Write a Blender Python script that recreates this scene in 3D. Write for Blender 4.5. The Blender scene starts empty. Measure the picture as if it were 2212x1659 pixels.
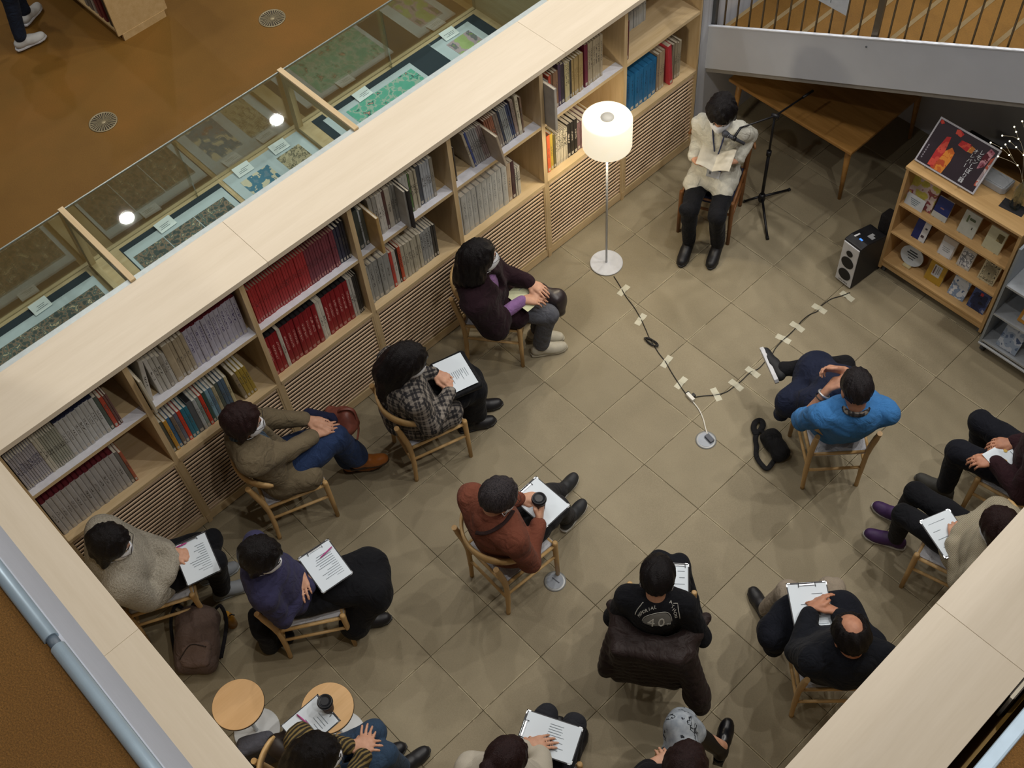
import bpy, math, random
import numpy as np
from mathutils import Vector, Matrix

SC = bpy.context.scene
COL = SC.collection
rnd = random.Random(7)

# ------------------------------------------------------------------ camera
CAM = np.array([3.41034, -3.424943, 6.664109])
RC = np.array([[0.6867583736, 0.7243732122, -0.0603853102],
               [0.5779644625, -0.5945506259, -0.5589871495],
               [-0.4408174410, 0.3489885423, -0.8269745952]])   # rows: right, down, forward
FPX = 2623.72
cd = bpy.data.cameras.new('camera')
cd.sensor_width = 36.0
cd.lens = FPX / 2212 * 36
cd.clip_end = 200
cam = bpy.data.objects.new('camera', cd)
COL.objects.link(cam)
cam.matrix_world = Matrix(((RC[0][0], -RC[1][0], -RC[2][0], CAM[0]),
                           (RC[0][1], -RC[1][1], -RC[2][1], CAM[1]),
                           (RC[0][2], -RC[1][2], -RC[2][2], CAM[2]),
                           (0, 0, 0, 1)))
SC.camera = cam

# ------------------------------------------------------------------ world, exposure, ceiling lights
SC.view_settings.view_transform = 'Standard'
SC.view_settings.look = 'None'
SC.view_settings.gamma = 1.0
SC.view_settings.use_curve_mapping = False
SC.view_settings.exposure = 0.0
W = bpy.data.worlds.new('hall_ambient')
SC.world = W
W.use_nodes = True
W.node_tree.nodes['Background'].inputs['Color'].default_value = (0.80, 0.87, 1.0, 1)
W.node_tree.nodes['Background'].inputs['Strength'].default_value = 0.08
CEIL_Z = 9.1
DOWNLIGHTS = [(-8.81, -0.10, 60), (-8.81, 2.48, 60), (-6.2, -1.6, 80), (-6.0, 4.6, 80), (-3.6, -4.2, 70), (-3.4, 1.2, 85), (-3.2, 5.2, 90),
              (-0.9, 3.6, 110), (1.3, 5.4, 110), (1.7, 2.7, 110), (3.9, 4.4, 110), (4.2, 1.7, 140), (-0.7, -0.7, 38), (2.3, -1.9, 42), (5.0, -1.4, 110), (1.0, -5.4, 60)]
for (lx, ly, le) in DOWNLIGHTS:
    ld = bpy.data.lights.new('downlight_beam', 'AREA')
    ld.shape = 'DISK'
    ld.size = 0.19
    ld.energy = le
    ld.color = (1.0, 0.955, 0.89)
    lo = bpy.data.objects.new('downlight_beam', ld)
    lo.location = (lx, ly, CEIL_Z - 0.16)
    COL.objects.link(lo)

# pixel of the 2212x1659 frame -> point in the hall at a known height / plane
def ray(px, py):
    return RC.T @ np.array([(px - 1106) / FPX, (py - 829.5) / FPX, 1.0])
def at(px, py, z=0.0):
    d = ray(px, py)
    return CAM + d * ((z - CAM[2]) / d[2])
def atx(px, py, X):
    d = ray(px, py)
    return CAM + d * ((X - CAM[0]) / d[0])
def aty(px, py, Y):
    d = ray(px, py)
    return CAM + d * ((Y - CAM[1]) / d[1])

# ------------------------------------------------------------------ materials
MATS = {}
def srgb(h):
    if isinstance(h, str):
        h = h.lstrip('#')
        c = [int(h[i:i + 2], 16) / 255 for i in (0, 2, 4)]
    else:
        c = h
    return tuple((x / 12.92 if x <= 0.04045 else ((x + 0.055) / 1.055) ** 2.4) for x in c) + (1,)

class NT:
    def __init__(s, name):
        s.m = bpy.data.materials.new(name)
        s.m.use_nodes = True
        s.t = s.m.node_tree
        s.b = s.t.nodes['Principled BSDF']
        s.o = s.t.nodes['Material Output']
    def n(s, kind, **kw):
        nd = s.t.nodes.new(kind)
        for k, v in kw.items():
            if k.startswith('i_'):
                nd.inputs[k[2:].replace('_', ' ')].default_value = v
            else:
                setattr(nd, k, v)
        return nd
    def l(s, a, b):
        s.t.links.new(a, b)
    def coord(s, scale=(1, 1, 1), rot=(0, 0, 0), kind='Object', rand=False):
        tc = s.n('ShaderNodeTexCoord')
        mp = s.n('ShaderNodeMapping')
        mp.inputs['Scale'].default_value = scale
        mp.inputs['Rotation'].default_value = rot
        s.l(tc.outputs[kind], mp.inputs['Vector'])
        if rand:
            oi = s.n('ShaderNodeObjectInfo')
            mu = s.n('ShaderNodeMath', operation='MULTIPLY')
            mu.inputs[1].default_value = 37.0
            s.l(oi.outputs['Random'], mu.inputs[0])
            ad = s.n('ShaderNodeVectorMath', operation='ADD')
            s.l(mp.outputs[0], ad.inputs[0])
            s.l(mu.outputs[0], ad.inputs[1])
            return ad.outputs[0]
        return mp.outputs[0]
    def noise(s, vec, scale, detail=3, rough=0.5):
        nz = s.n('ShaderNodeTexNoise')
        nz.inputs['Scale'].default_value = scale
        nz.inputs['Detail'].default_value = detail
        nz.inputs['Roughness'].default_value = rough
        s.l(vec, nz.inputs['Vector'])
        return nz.outputs['Fac']
    def ramp(s, fac, stops, interp='LINEAR'):
        r = s.n('ShaderNodeValToRGB')
        r.color_ramp.interpolation = interp
        e = r.color_ramp.elements
        while len(e) < len(stops):
            e.new(0.5)
        for k, (p, c) in enumerate(stops):
            e[k].position = p
            e[k].color = c if len(c) == 4 else srgb(c)
        s.l(fac, r.inputs['Fac'])
        return r.outputs['Color']
    def mix(s, fac, a, b, mode='MIX'):
        m = s.n('ShaderNodeMix', data_type='RGBA', blend_type=mode)
        for sock, v in ((m.inputs['Factor'], fac), (m.inputs['A'], a), (m.inputs['B'], b)):
            if hasattr(v, 'is_output') or isinstance(v, bpy.types.NodeSocket):
                s.l(v, sock)
            else:
                sock.default_value = v
        return m.outputs['Result']
    def math(s, op, a, b=0.0):
        m = s.n('ShaderNodeMath', operation=op)
        for k, v in enumerate((a, b)):
            if isinstance(v, bpy.types.NodeSocket):
                s.l(v, m.inputs[k])
            else:
                m.inputs[k].default_value = v
        return m.outputs[0]
    def bump(s, h, strength=0.3, dist=0.01):
        b = s.n('ShaderNodeBump')
        b.inputs['Strength'].default_value = strength
        b.inputs['Distance'].default_value = dist
        s.l(h, b.inputs['Height'])
        s.l(b.outputs['Normal'], s.b.inputs['Normal'])
    def color(s, c):
        if isinstance(c, bpy.types.NodeSocket):
            s.l(c, s.b.inputs['Base Color'])
        else:
            s.b.inputs['Base Color'].default_value = c

def reg(fn):
    def w(key, *a, **k):
        if key not in MATS:
            MATS[key] = fn(key, *a, **k)
        return MATS[key]
    return w

@reg
def plain(key, col, rough=0.5, metal=0.0, var=0.06, scale=30, bump=0.0, spec=0.5):
    t = NT(key)
    c = srgb(col)
    v = t.coord(rand=True)
    n = t.noise(v, scale)
    lo = tuple(x * (1 - var) for x in c[:3]) + (1,)
    hi = tuple(min(1, x * (1 + var)) for x in c[:3]) + (1,)
    t.color(t.ramp(n, [(0.3, lo), (0.7, hi)]))
    t.b.inputs['Roughness'].default_value = rough
    t.b.inputs['Metallic'].default_value = metal
    t.b.inputs['Specular IOR Level'].default_value = spec
    if bump:
        t.bump(n, bump, 0.004)
    return t.m

@reg
def wood(key, light, dark, axis='y', rough=0.42, grain=1.0, spec=0.4):
    t = NT(key)
    s = [22, 22, 22]
    s['xyz'.index(axis)] = 1.6
    v = t.coord(tuple(s), rand=True)
    n = t.noise(v, 1.0 * grain, 5, 0.6)
    n2 = t.noise(v, 5.0, 2, 0.5)
    f = t.math('ADD', t.math('MULTIPLY', n, 0.75), t.math('MULTIPLY', n2, 0.25))
    t.color(t.ramp(f, [(0.32, dark), (0.68, light)]))
    t.b.inputs['Roughness'].default_value = rough
    t.b.inputs['Specular IOR Level'].default_value = spec
    t.bump(n2, 0.06, 0.002)
    return t.m

@reg
def cloth(key, col, rough=0.9, var=0.12, scale=260, bump=0.35, col2=None, sheen=0.03, wrinkle=1.0):
    t = NT(key)
    c = srgb(col)
    v = t.coord()
    n = t.noise(v, scale, 2, 0.6)
    n2 = t.noise(v, 9, 3, 0.5)
    f = t.math('ADD', t.math('MULTIPLY', n, 0.6), t.math('MULTIPLY', n2, 0.4))
    lo = tuple(x * (1 - var) for x in c[:3]) + (1,)
    hi = srgb(col2) if col2 else tuple(min(1, x * (1 + var) + 0.002) for x in c[:3]) + (1,)
    t.color(t.ramp(f, [(0.35, lo), (0.65, hi)]))
    t.b.inputs['Roughness'].default_value = rough
    t.b.inputs['Specular IOR Level'].default_value = 0.2
    t.b.inputs['Sheen Weight'].default_value = sheen
    nw = t.n('ShaderNodeTexNoise')
    nw.inputs['Scale'].default_value = 11
    nw.inputs['Detail'].default_value = 3
    nw.inputs['Distortion'].default_value = 1.6
    t.l(v, nw.inputs['Vector'])
    hgt = t.math('ADD', t.math('MULTIPLY', nw.outputs['Fac'], 3.2 * wrinkle), t.math('MULTIPLY', n, 0.25 * bump))
    t.bump(hgt, 0.55, 0.010)
    return t.m

@reg
def emit(key, col, strength):
    t = NT(key)
    t.b.inputs['Base Color'].default_value = srgb(col)
    t.b.inputs['Emission Color'].default_value = srgb(col)
    t.b.inputs['Emission Strength'].default_value = strength
    return t.m

@reg
def glass(key, tint='#eef5f1', gloss=1.0, ior=1.5):
    t = NT(key)
    tr = t.n('ShaderNodeBsdfTransparent')
    tr.inputs['Color'].default_value = srgb(tint)
    gl = t.n('ShaderNodeBsdfGlossy')
    gl.inputs['Roughness'].default_value = 0.015
    gl.inputs['Color'].default_value = (gloss, gloss, gloss, 1)
    lw = t.n('ShaderNodeLayerWeight')
    lw.inputs['Blend'].default_value = 0.5
    v = t.coord()
    nz = t.noise(v, 3.0, 2)
    f0 = ((ior - 1) / (ior + 1)) ** 2
    fac = t.math('ADD', t.math('MULTIPLY', t.math('POWER', lw.outputs['Facing'], 5.0), 1 - f0), f0)
    fac = t.math('MULTIPLY', fac, t.math('ADD', t.math('MULTIPLY', nz, 0.1), 0.95))
    mx = t.n('ShaderNodeMixShader')
    t.l(fac, mx.inputs[0])
    t.l(tr.outputs[0], mx.inputs[1])
    t.l(gl.outputs[0], mx.inputs[2])
    t.l(mx.outputs[0], t.o.inputs['Surface'])
    return t.m

# ------------------------------------------------------------------ mesh helpers
def mk(name, verts, faces, mat=None, parent=None, smooth=False, loc=None):
    me = bpy.data.meshes.new(name)
    if isinstance(verts, np.ndarray) and isinstance(faces, np.ndarray) and len(faces):
        nv, nf, k = len(verts), len(faces), faces.shape[1]
        me.vertices.add(nv)
        me.vertices.foreach_set('co', np.ascontiguousarray(verts, dtype=np.float32).ravel())
        me.loops.add(nf * k)
        me.loops.foreach_set('vertex_index', np.ascontiguousarray(faces, dtype=np.int32).ravel())
        me.polygons.add(nf)
        me.polygons.foreach_set('loop_start', np.arange(0, nf * k, k, dtype=np.int32))
        me.update(calc_edges=True)
    else:
        me.from_pydata([tuple(map(float, v)) for v in verts], [], [tuple(map(int, f)) for f in faces])
    if smooth:
        me.polygons.foreach_set('use_smooth', [True] * len(me.polygons))
    if mat:
        me.materials.append(mat)
    return link(name, me, parent, loc)
def link(name, me, parent=None, loc=None):
    o = bpy.data.objects.new(name, me)
    COL.objects.link(o)
    if parent:
        o.parent = parent
    if loc is not None:
        o.location = tuple(loc)
    return o
def tag(o, label, cat, group=None, kind=None):
    o['label'] = label
    if cat:
        o['category'] = cat
    if group:
        o['group'] = group
    if kind:
        o['kind'] = kind
    return o
def thing(name, label, cat, loc=(0, 0, 0), rz=0.0, group=None, kind=None):
    o = bpy.data.objects.new(name, None)
    o.empty_display_size = 0.05
    COL.objects.link(o)
    o.location = tuple(float(x) for x in loc)
    o.rotation_euler = (0, 0, rz)
    return tag(o, label, cat, group, kind)
def struct(o):
    o['kind'] = 'structure'
    return o
def copy_tree(o, parent=None):
    c = o.copy()
    COL.objects.link(c)
    c.parent = parent
    for ch in list(o.children):
        copy_tree(ch, c)
    return c
def unit(v):
    v = np.asarray(v, float)
    return v / (np.linalg.norm(v) + 1e-12)
def rotz(a):
    c, s = math.cos(a), math.sin(a)
    return np.array([[c, -s, 0], [s, c, 0], [0, 0, 1.0]])
def rotx(a):
    c, s = math.cos(a), math.sin(a)
    return np.array([[1.0, 0, 0], [0, c, -s], [0, s, c]])
def roty(a):
    c, s = math.cos(a), math.sin(a)
    return np.array([[c, 0, s], [0, 1.0, 0], [-s, 0, c]])

class MB:
    def __init__(s):
        s.v, s.f, s.sm = [], [], False
    def box(s, lo, hi):
        lo, hi = np.minimum(lo, hi), np.maximum(lo, hi)
        return s.obox((lo + hi) / 2, (hi - lo) / 2)
    def obox(s, c, half, R=None):
        R = np.eye(3) if R is None else R      # columns are the box axes
        b = len(s.v)
        for z in (-1, 1):
            for x, y in ((-1, -1), (1, -1), (1, 1), (-1, 1)):
                s.v.append(np.asarray(c, float) + R @ (np.array([x, y, z]) * half))
        for f in ((3, 2, 1, 0), (4, 5, 6, 7), (0, 1, 5, 4), (1, 2, 6, 5), (2, 3, 7, 6), (3, 0, 4, 7)):
            s.f.append([b + k for k in f])
        return s
    def tube(s, pts, r, n=10, caps=True, flat=None):
        pts = [np.asarray(p, float) for p in pts]
        rs = [r] * len(pts) if np.isscalar(r) else list(r)
        b = len(s.v)
        up = np.array([0, 0, 1.0])
        prev = None
        for k, p in enumerate(pts):
            t = unit(pts[min(k + 1, len(pts) - 1)] - pts[max(k - 1, 0)])
            if prev is None:
                a = np.cross(t, up)
                if np.linalg.norm(a) < 1e-3:
                    a = np.cross(t, [1, 0, 0])
            else:
                a = prev - t * np.dot(prev, t)
            a = unit(a)
            prev = a
            c = np.cross(t, a)
            for q in range(n):
                th = 2 * math.pi * q / n
                w = (1.0 if flat is None else flat)
                s.v.append(p + rs[k] * (math.cos(th) * a + math.sin(th) * c * w))
        for k in range(len(pts) - 1):
            for q in range(n):
                q2 = (q + 1) % n
                s.f.append([b + k * n + q, b + k * n + q2, b + (k + 1) * n + q2, b + (k + 1) * n + q])
        if caps:
            s.f.append([b + q for q in range(n)][::-1])
            s.f.append([b + (len(pts) - 1) * n + q for q in range(n)])
        s.sm = True
        return s
    def lathe(s, prof, n=32, c=(0, 0, 0)):
        b = len(s.v)
        c = np.asarray(c, float)
        for (r, z) in prof:
            for q in range(n):
                th = 2 * math.pi * q / n
                s.v.append(c + np.array([r * math.cos(th), r * math.sin(th), z]))
        for k in range(len(prof) - 1):
            for q in range(n):
                q2 = (q + 1) % n
                s.f.append([b + k * n + q, b + k * n + q2, b + (k + 1) * n + q2, b + (k + 1) * n + q])
        if prof[0][0] > 1e-6:
            s.f.append([b + q for q in range(n)][::-1])
        if prof[-1][0] > 1e-6:
            s.f.append([b + (len(prof) - 1) * n + q for q in range(n)])
        return s
    def prism(s, poly, z0, z1, R=None, c=(0, 0, 0)):
        R = np.eye(3) if R is None else R
        c = np.asarray(c, float)
        b, n = len(s.v), len(poly)
        for z in (z0, z1):
            for (x, y) in poly:
                s.v.append(c + R @ np.array([x, y, z], float))
        s.f.append([b + k for k in range(n)][::-1])
        s.f.append([b + n + k for k in range(n)])
        for k in range(n):
            k2 = (k + 1) % n
            s.f.append([b + k, b + k2, b + n + k2, b + n + k])
        return s
    def grid(s, P):
        # P: rows x cols x 3
        b = len(s.v)
        nr, nc = len(P), len(P[0])
        for row in P:
            for p in row:
                s.v.append(np.asarray(p, float))
        for i in range(nr - 1):
            for j in range(nc - 1):
                s.f.append([b + i * nc + j, b + i * nc + j + 1, b + (i + 1) * nc + j + 1, b + (i + 1) * nc + j])
        return s
    def build(s, name, mat, parent=None, smooth=None, bevel=0.0, loc=None, seg=2):
        sm = s.sm if smooth is None else smooth
        o = mk(name, s.v, s.f, mat, parent, False, loc)
        if sm:
            o.data.polygons.foreach_set('use_smooth', [len(p.vertices) <= 4 for p in o.data.polygons])
        if bevel:
            bv = o.modifiers.new('bevel', 'BEVEL')
            bv.width = bevel
            bv.segments = seg
            bv.limit_method = 'ANGLE'
            bv.angle_limit = 0.6
        return o

def spline(pts, n=8):
    pts = [np.asarray(p, float) for p in pts]
    out = []
    for i in range(len(pts) - 1):
        p0, p1, p2, p3 = pts[max(i - 1, 0)], pts[i], pts[i + 1], pts[min(i + 2, len(pts) - 1)]
        for k in range(n):
            t = k / n
            out.append(0.5 * (2 * p1 + (p2 - p0) * t + (2 * p0 - 5 * p1 + 4 * p2 - p3) * t * t + (3 * p1 - p0 - 3 * p2 + p3) * t ** 3))
    out.append(pts[-1])
    return out

TXT = {}
def text_mesh(body, size, extrude=0.0004, align='CENTER', vertical=False, lead=1.05):
    key = (body, size, extrude, align, vertical)
    if key in TXT:
        return TXT[key]
    c = bpy.data.curves.new('lettering', 'FONT')
    c.body = '\n'.join(body) if vertical else body
    c.size = size
    c.extrude = extrude
    c.align_x = align
    c.align_y = 'CENTER'
    c.resolution_u = 2
    c.space_line = lead
    o = bpy.data.objects.new('lettering_source', c)
    COL.objects.link(o)
    me = bpy.data.meshes.new_from_object(o.evaluated_get(bpy.context.evaluated_depsgraph_get()))
    bpy.data.objects.remove(o)
    bpy.data.curves.remove(c)
    TXT[key] = me
    return me
def lettering(body, size, mat, M, parent, name='lettering', **kw):
    me = text_mesh(body, size, **kw).copy()
    me.materials.clear()
    me.materials.append(mat)
    o = link(name, me, parent)
    o.matrix_local = M
    return o
def frame(c, ex, ey, ez):
    return Matrix(((ex[0], ey[0], ez[0], c[0]), (ex[1], ey[1], ez[1], c[1]), (ex[2], ey[2], ez[2], c[2]), (0, 0, 0, 1)))
# ------------------------------------------------------------------ levels and lines of the hall
ZC = 1.745            # top of the counters round the sunken corner
XF = -0.745           # front plane of the bookcases
YST = [-3.39 + 0.745 * k for k in range(8)]      # uprights between the bookcase units
YL = float(at(260, 1310, ZC)[1])                 # inner edge of the end counter
XR = float(at(1960, 1370, ZC)[0])                # inner edge of the opposite counter
ZU = 0.60             # surrounding cork floor
ZTOP = 4.90           # gallery floor the view is taken from
TILE = 0.45

BIRCH, BIRCHD = '#e2d2b4', '#d3bf9c'
m_top_y = wood('birch_top_y', '#e2d5c0', '#d8cab3', 'y', 0.38, 0.5)
m_top_x = wood('birch_top_x', '#e2d5c0', '#d8cab3', 'x', 0.38, 0.5)
m_birch_y = wood('birch_y', '#d2bc97', '#bfa67c', 'y')
m_birch_z = wood('birch_z', '#cfb892', '#ba9f74', 'z')
m_birch_x = wood('birch_x', '#d2bc97', '#bfa67c', 'x')
m_louv = wood('louvre_wood', '#d8c0a4', '#c4a88c', 'y', 0.5)
m_dark_gap = plain('dark_gap', '#2a231d', 0.9)
m_wall = plain('white_paint', '#b9bcc4', 0.7, var=0.03, scale=4)
m_steel = plain('brushed_steel', '#aeb3b8', 0.35, 0.9, scale=60)

@reg
def tile_mat(key):
    t = NT(key)
    v = t.coord(rand=True)
    n1 = t.noise(v, 2.2, 4, 0.55)
    n2 = t.noise(v, 170, 2, 0.6)
    f = t.math('ADD', t.math('MULTIPLY', n1, 0.6), t.math('MULTIPLY', n2, 0.4))
    base = t.ramp(f, [(0.33, '#7d735d'), (0.67, '#958a72')])
    oi = t.n('ShaderNodeObjectInfo')
    base = t.mix(t.math('MULTIPLY', oi.outputs['Random'], 0.30), base, srgb('#8b826a'))
    # pale wear along the tile edges
    tc = t.n('ShaderNodeTexCoord')
    sp = t.n('ShaderNodeSeparateXYZ')
    t.l(tc.outputs['Object'], sp.inputs[0])
    ax = t.math('ABSOLUTE', sp.outputs[0])
    ay = t.math('ABSOLUTE', sp.outputs[1])
    mx = t.math('MAXIMUM', ax, ay)
    e = t.math('GREATER_THAN', t.math('ADD', mx, t.math('MULTIPLY', t.noise(v, 26, 3), 0.012)), 0.2245)
    w = t.math('GREATER_THAN', t.noise(v, 2.6, 3, 0.6), 0.53)
    fac = t.math('MULTIPLY', t.math('MULTIPLY', e, w), 0.55)
    base = t.mix(fac, base, srgb('#b3a88c'))
    t.color(base)
    t.b.inputs['Roughness'].default_value = 0.62
    t.b.inputs['Specular IOR Level'].default_value = 0.3
    t.bump(n2, 0.10, 0.002)
    return t.m

@reg
def cork_mat(key, coarse=False):
    t = NT(key)
    v = t.coord()
    n1 = t.noise(v, 1.1, 4, 0.6)
    n2 = t.noise(v, 120 if not coarse else 330, 3, 0.75)
    a = t.ramp(n1, [(0.3, '#5e4318'), (0.5, '#6a4d1e'), (0.72, '#785321')])
    b = t.ramp(n2, [(0.3, '#33200a'), (0.5, '#5b3b13'), (0.7, '#7c5423')]) if coarse else t.ramp(n2, [(0.3, '#4a310f'), (0.5, '#80581f'), (0.7, '#9c7138')])
    t.color(t.mix(0.62 if coarse else 0.16, a, b))
    t.b.inputs['Roughness'].default_value = 0.75 if coarse else 0.5
    t.b.inputs['Specular IOR Level'].default_value = 0.25
    t.bump(n2, 0.8 if coarse else 0.05, 0.004)
    return t.m

# ---- tiled floor: one object per tile, joints recessed
fl = struct(MB().box((-0.80, -4.05, -0.12), (3.75, 3.20, -0.012)).build('floor', plain('grout', '#4f4838', 0.9)))
fl['label'] = 'beige stone tile floor of the sunken reading corner'
tm = None
for i in range(-2, 8):
    for j in range(-8, 8):
        x0, x1 = max(i * TILE, -0.79), min((i + 1) * TILE, 3.4)
        y0, y1 = max(j * TILE, -3.6), min((j + 1) * TILE, 3.18)
        if x1 - x0 < 0.02 or y1 - y0 < 0.02:
            continue
        full = abs(x1 - x0 - TILE) < 1e-6 and abs(y1 - y0 - TILE) < 1e-6
        cx, cy = (x0 + x1) / 2, (y0 + y1) / 2
        if full and tm is not None:
            o = link('floor_tile', tm, fl)
        else:
            hx, hy = (x1 - x0) / 2, (y1 - y0) / 2
            g, c = 0.0013, 0.003
            V = [(-hx + g, -hy + g, -0.012), (hx - g, -hy + g, -0.012), (hx - g, hy - g, -0.012), (-hx + g, hy - g, -0.012),
                 (-hx + g, -hy + g, -0.0015), (hx - g, -hy + g, -0.0015), (hx - g, hy - g, -0.0015), (-hx + g, hy - g, -0.0015),
                 (-hx + g + c, -hy + g + c, 0), (hx - g - c, -hy + g + c, 0), (hx - g - c, hy - g - c, 0), (-hx + g + c, hy - g - c, 0)]
            F = [(8, 9, 10, 11)]
            for a in range(4):
                b = (a + 1) % 4
                F += [(a, b, 4 + b, 4 + a), (4 + a, 4 + b, 8 + b, 8 + a)]
            o = mk('floor_tile', V, F, tile_mat('floor_tile_stone'), fl)
            if full:
                tm = o.data
        o.location = (cx, cy, rnd.uniform(-0.0006, 0.0))

# ---- surrounding cork floor on three sides
m_cork = cork_mat('cork_floor')
struct(MB().box((-14, -9, ZU - 0.25), (-1.88, 9, ZU)).build('floor_cork', m_cork))['label'] = 'ochre cork floor beyond the glass display case'
struct(MB().box((-1.88, -9, ZU - 0.25), (12, -3.62, ZU)).build('floor_cork', m_cork))['label'] = 'ochre cork floor behind the end counter'
struct(MB().box((3.38, -3.62, ZU - 0.25), (12, 9, ZU)).build('floor_cork', m_cork))['label'] = 'ochre cork floor behind the wide counter'
struct(MB().box((-14, -9, CEIL_Z), (12, 9, CEIL_Z + 0.2)).build('ceiling', plain('ceiling_white', '#b8b6b0', 0.8, var=0.02)))['label'] = 'pale ceiling high above the reading corner'
dl = None
for (lx, ly, le) in DOWNLIGHTS:
    if dl is None:
        dl = thing('downlight', 'round recessed downlight in the pale ceiling', 'ceiling lamp', (lx, ly, CEIL_Z), group='downlights in the ceiling')
        MB().lathe([(0.10, -0.012), (0.12, -0.03), (0.12, 0.0), (0.10, 0.0)], 28).build('trim_ring', plain('lamp_ring', '#e8e8e6', 0.4), dl, True)
        MB().lathe([(0.0, -0.011), (0.098, -0.011), (0.098, -0.004)], 28).build('lens', emit('lamp_lens', '#fff2de', 70), dl, True)
    else:
        copy_tree(dl).location = (lx, ly, CEIL_Z)

# ------------------------------------------------------------------ bookcase units along the wall
SHELF_Z, BASE_Z, UNDER = 1.262, 0.755, ZC - 0.035
ordn = ['seventh', 'sixth', 'fifth', 'fourth', 'third', 'second', 'first']
N_SLAT = 18
unit0 = None
for k in range(7):
    ya, yb = YST[k], YST[k + 1]
    lab = '%s low birch bookcase from the staircase, two book shelves above louvre slats' % ordn[k]
    if unit0 is None:
        u = thing('bookcase_unit', lab, 'bookcase', (XF, (ya + yb) / 2, 0), group='bookcase units under the long counter')
        h = (yb - ya) / 2
        t = 0.0155
        for s in (-1, 1):
            MB().box((-0.392, s * h, 0.075), (0, s * (h - t), UNDER)).build('side_panel', m_birch_z, u)
        MB().box((-0.392, -h + t, BASE_Z), (-0.378, h - t, UNDER)).build('back_panel', m_birch_y, u)
        MB().box((-0.377, -h + t, SHELF_Z - 0.026), (-0.004, h - t, SHELF_Z)).build('shelf', m_birch_y, u)
        MB().box((-0.075, -h + t + 0.001, SHELF_Z), (-0.004, h - t - 0.001, SHELF_Z + 0.0006)).build('shelf_liner', plain('liner_white', '#d5d6de', 0.6), u)
        MB().box((-0.377, -h + t, BASE_Z - 0.028), (0.004, h - t, BASE_Z)).build('bottom_shelf', m_birch_y, u)
        MB().box((-0.06, -h + t, 0.08), (-0.05, h - t, BASE_Z - 0.03)).build('duct_panel', m_dark_gap, u)
        MB().box((-0.05, -h + t, 0.012), (-0.004, h - t, 0.085)).build('plinth', m_birch_y, u)
        for s in (-1, 1):
            MB().box((-0.045, s * h, 0.0), (0.002, s * (h - t), 0.0755)).build('foot', m_birch_z, u)
            MB().box((-0.048, s * (h - t), 0.086), (-0.002, s * (h - t - 0.012), BASE_Z - 0.03)).build('louvre_frame', m_birch_z, u)
        sl = None
        pit = (BASE_Z - 0.04 - 0.095) / N_SLAT
        R = roty(math.radians(10))
        for q in range(N_SLAT):
            z = 0.095 + pit * (q + 0.5)
            if sl is None:
                sl = MB().obox((0, 0, 0), np.array([0.0038, h - t - 0.013, 0.0075]), R).build('louvre_slat', m_louv, u)
                o = sl
            else:
                o = link('louvre_slat', sl.data, u)
            o.location = (-0.008, 0, z)
        unit0 = u
    else:
        c = copy_tree(unit0)
        c.location = (XF, (ya + yb) / 2, 0)
        c['label'] = lab
        if k == 6:
            for q in list(c.children):
                if q.name.startswith('shelf_liner'):
                    bpy.data.objects.remove(q)

# ---- counters
def board_joint_top(name, lo, hi, mat, label, cuts, axis):
    t = thing(name, label, 'counter', ((lo[0] + hi[0]) / 2, (lo[1] + hi[1]) / 2, lo[2]))
    o = np.array([(lo[0] + hi[0]) / 2, (lo[1] + hi[1]) / 2, lo[2]])
    e = [lo[axis]] + list(cuts) + [hi[axis]]
    for a, b in zip(e[:-1], e[1:]):
        l2, h2 = list(lo), list(hi)
        l2[axis], h2[axis] = a + 0.0006, b - 0.0006
        MB().box(np.array(l2) - o, np.array(h2) - o).build('top_board', mat, t, bevel=0.0015)
    return t
XB = -1.137
ct = board_joint_top('counter', (XB, -3.95, UNDER), (-0.72, 1.85, ZC), m_top_y, 'long pale birch counter running over the bookcases', [-1.72, 0.52], 1)
oy = (-3.95 + 1.85) / 2
ct2 = board_joint_top('counter', (-0.7195, -3.95, UNDER), (XR - 0.0005, YL, ZC), m_top_x, 'end counter of pale birch beside the fleece jacket visitor', [0.55, 2.0], 0)
ct3 = board_joint_top('counter', (XR, -3.95, UNDER), (3.352, 2.6, ZC), m_top_y, 'wide pale birch counter behind the balding visitor', [-0.86, 0.8], 1)
# carcasses of the end counter and of the wide counter
tag(MB().box((-0.70, -3.61, 0.0), (2.86, YL - 0.13, UNDER)).build('counter_cabinet', m_birch_x), 'plain birch cabinet carrying the end counter', 'cabinet')
tag(MB().box((XR + 0.14, -3.61, 0.0), (3.296, 2.58, UNDER)).build('counter_cabinet', m_birch_y), 'plain birch cabinet carrying the wide counter', 'cabinet')
# outer shelf of the wide counter with one propped book
os_ = thing('ledge_shelf', 'narrow shelf on the outer face of the wide counter', 'shelf', (3.30, 0, 0))
MB().box((0.0, -3.3, 1.50), (0.092, 2.5, 1.52)).build('ledge', wood('walnut_back', '#7a5630', '#5e4020', 'y'), os_)
MB().box((0.088, -3.3, 1.50), (0.103, 2.5, 1.58)).build('lip', wood('oak_ledge', '#c9a04e', '#b08a3e', 'y'), os_)
MB().box((0.0, -3.3, 1.52), (0.008, 2.5, UNDER)).build('back_panel', wood('walnut_back', '#7a5630', '#5e4020', 'y'), os_)
MB().box((0.0, -3.3, ZU), (0.03, 2.5, 1.50)).build('apron', wood('walnut_back', '#7a5630', '#5e4020', 'y'), os_)
lb = thing('propped_book', 'dark book with cream edge propped on the ledge of the wide counter', 'book', (3.366, -1.0, 1.521))
MB().box((-0.012, 0.02, 0), (0.012, 0.40, 0.215)).build('cover', plain('dark_brown_cover', '#40362b', 0.5), lb)
MB().box((-0.007, 0.012, 0.004), (0.007, 0.392, 0.218)).build('pages', plain('cream_pages', '#d8d0bc', 0.8), lb)
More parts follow.
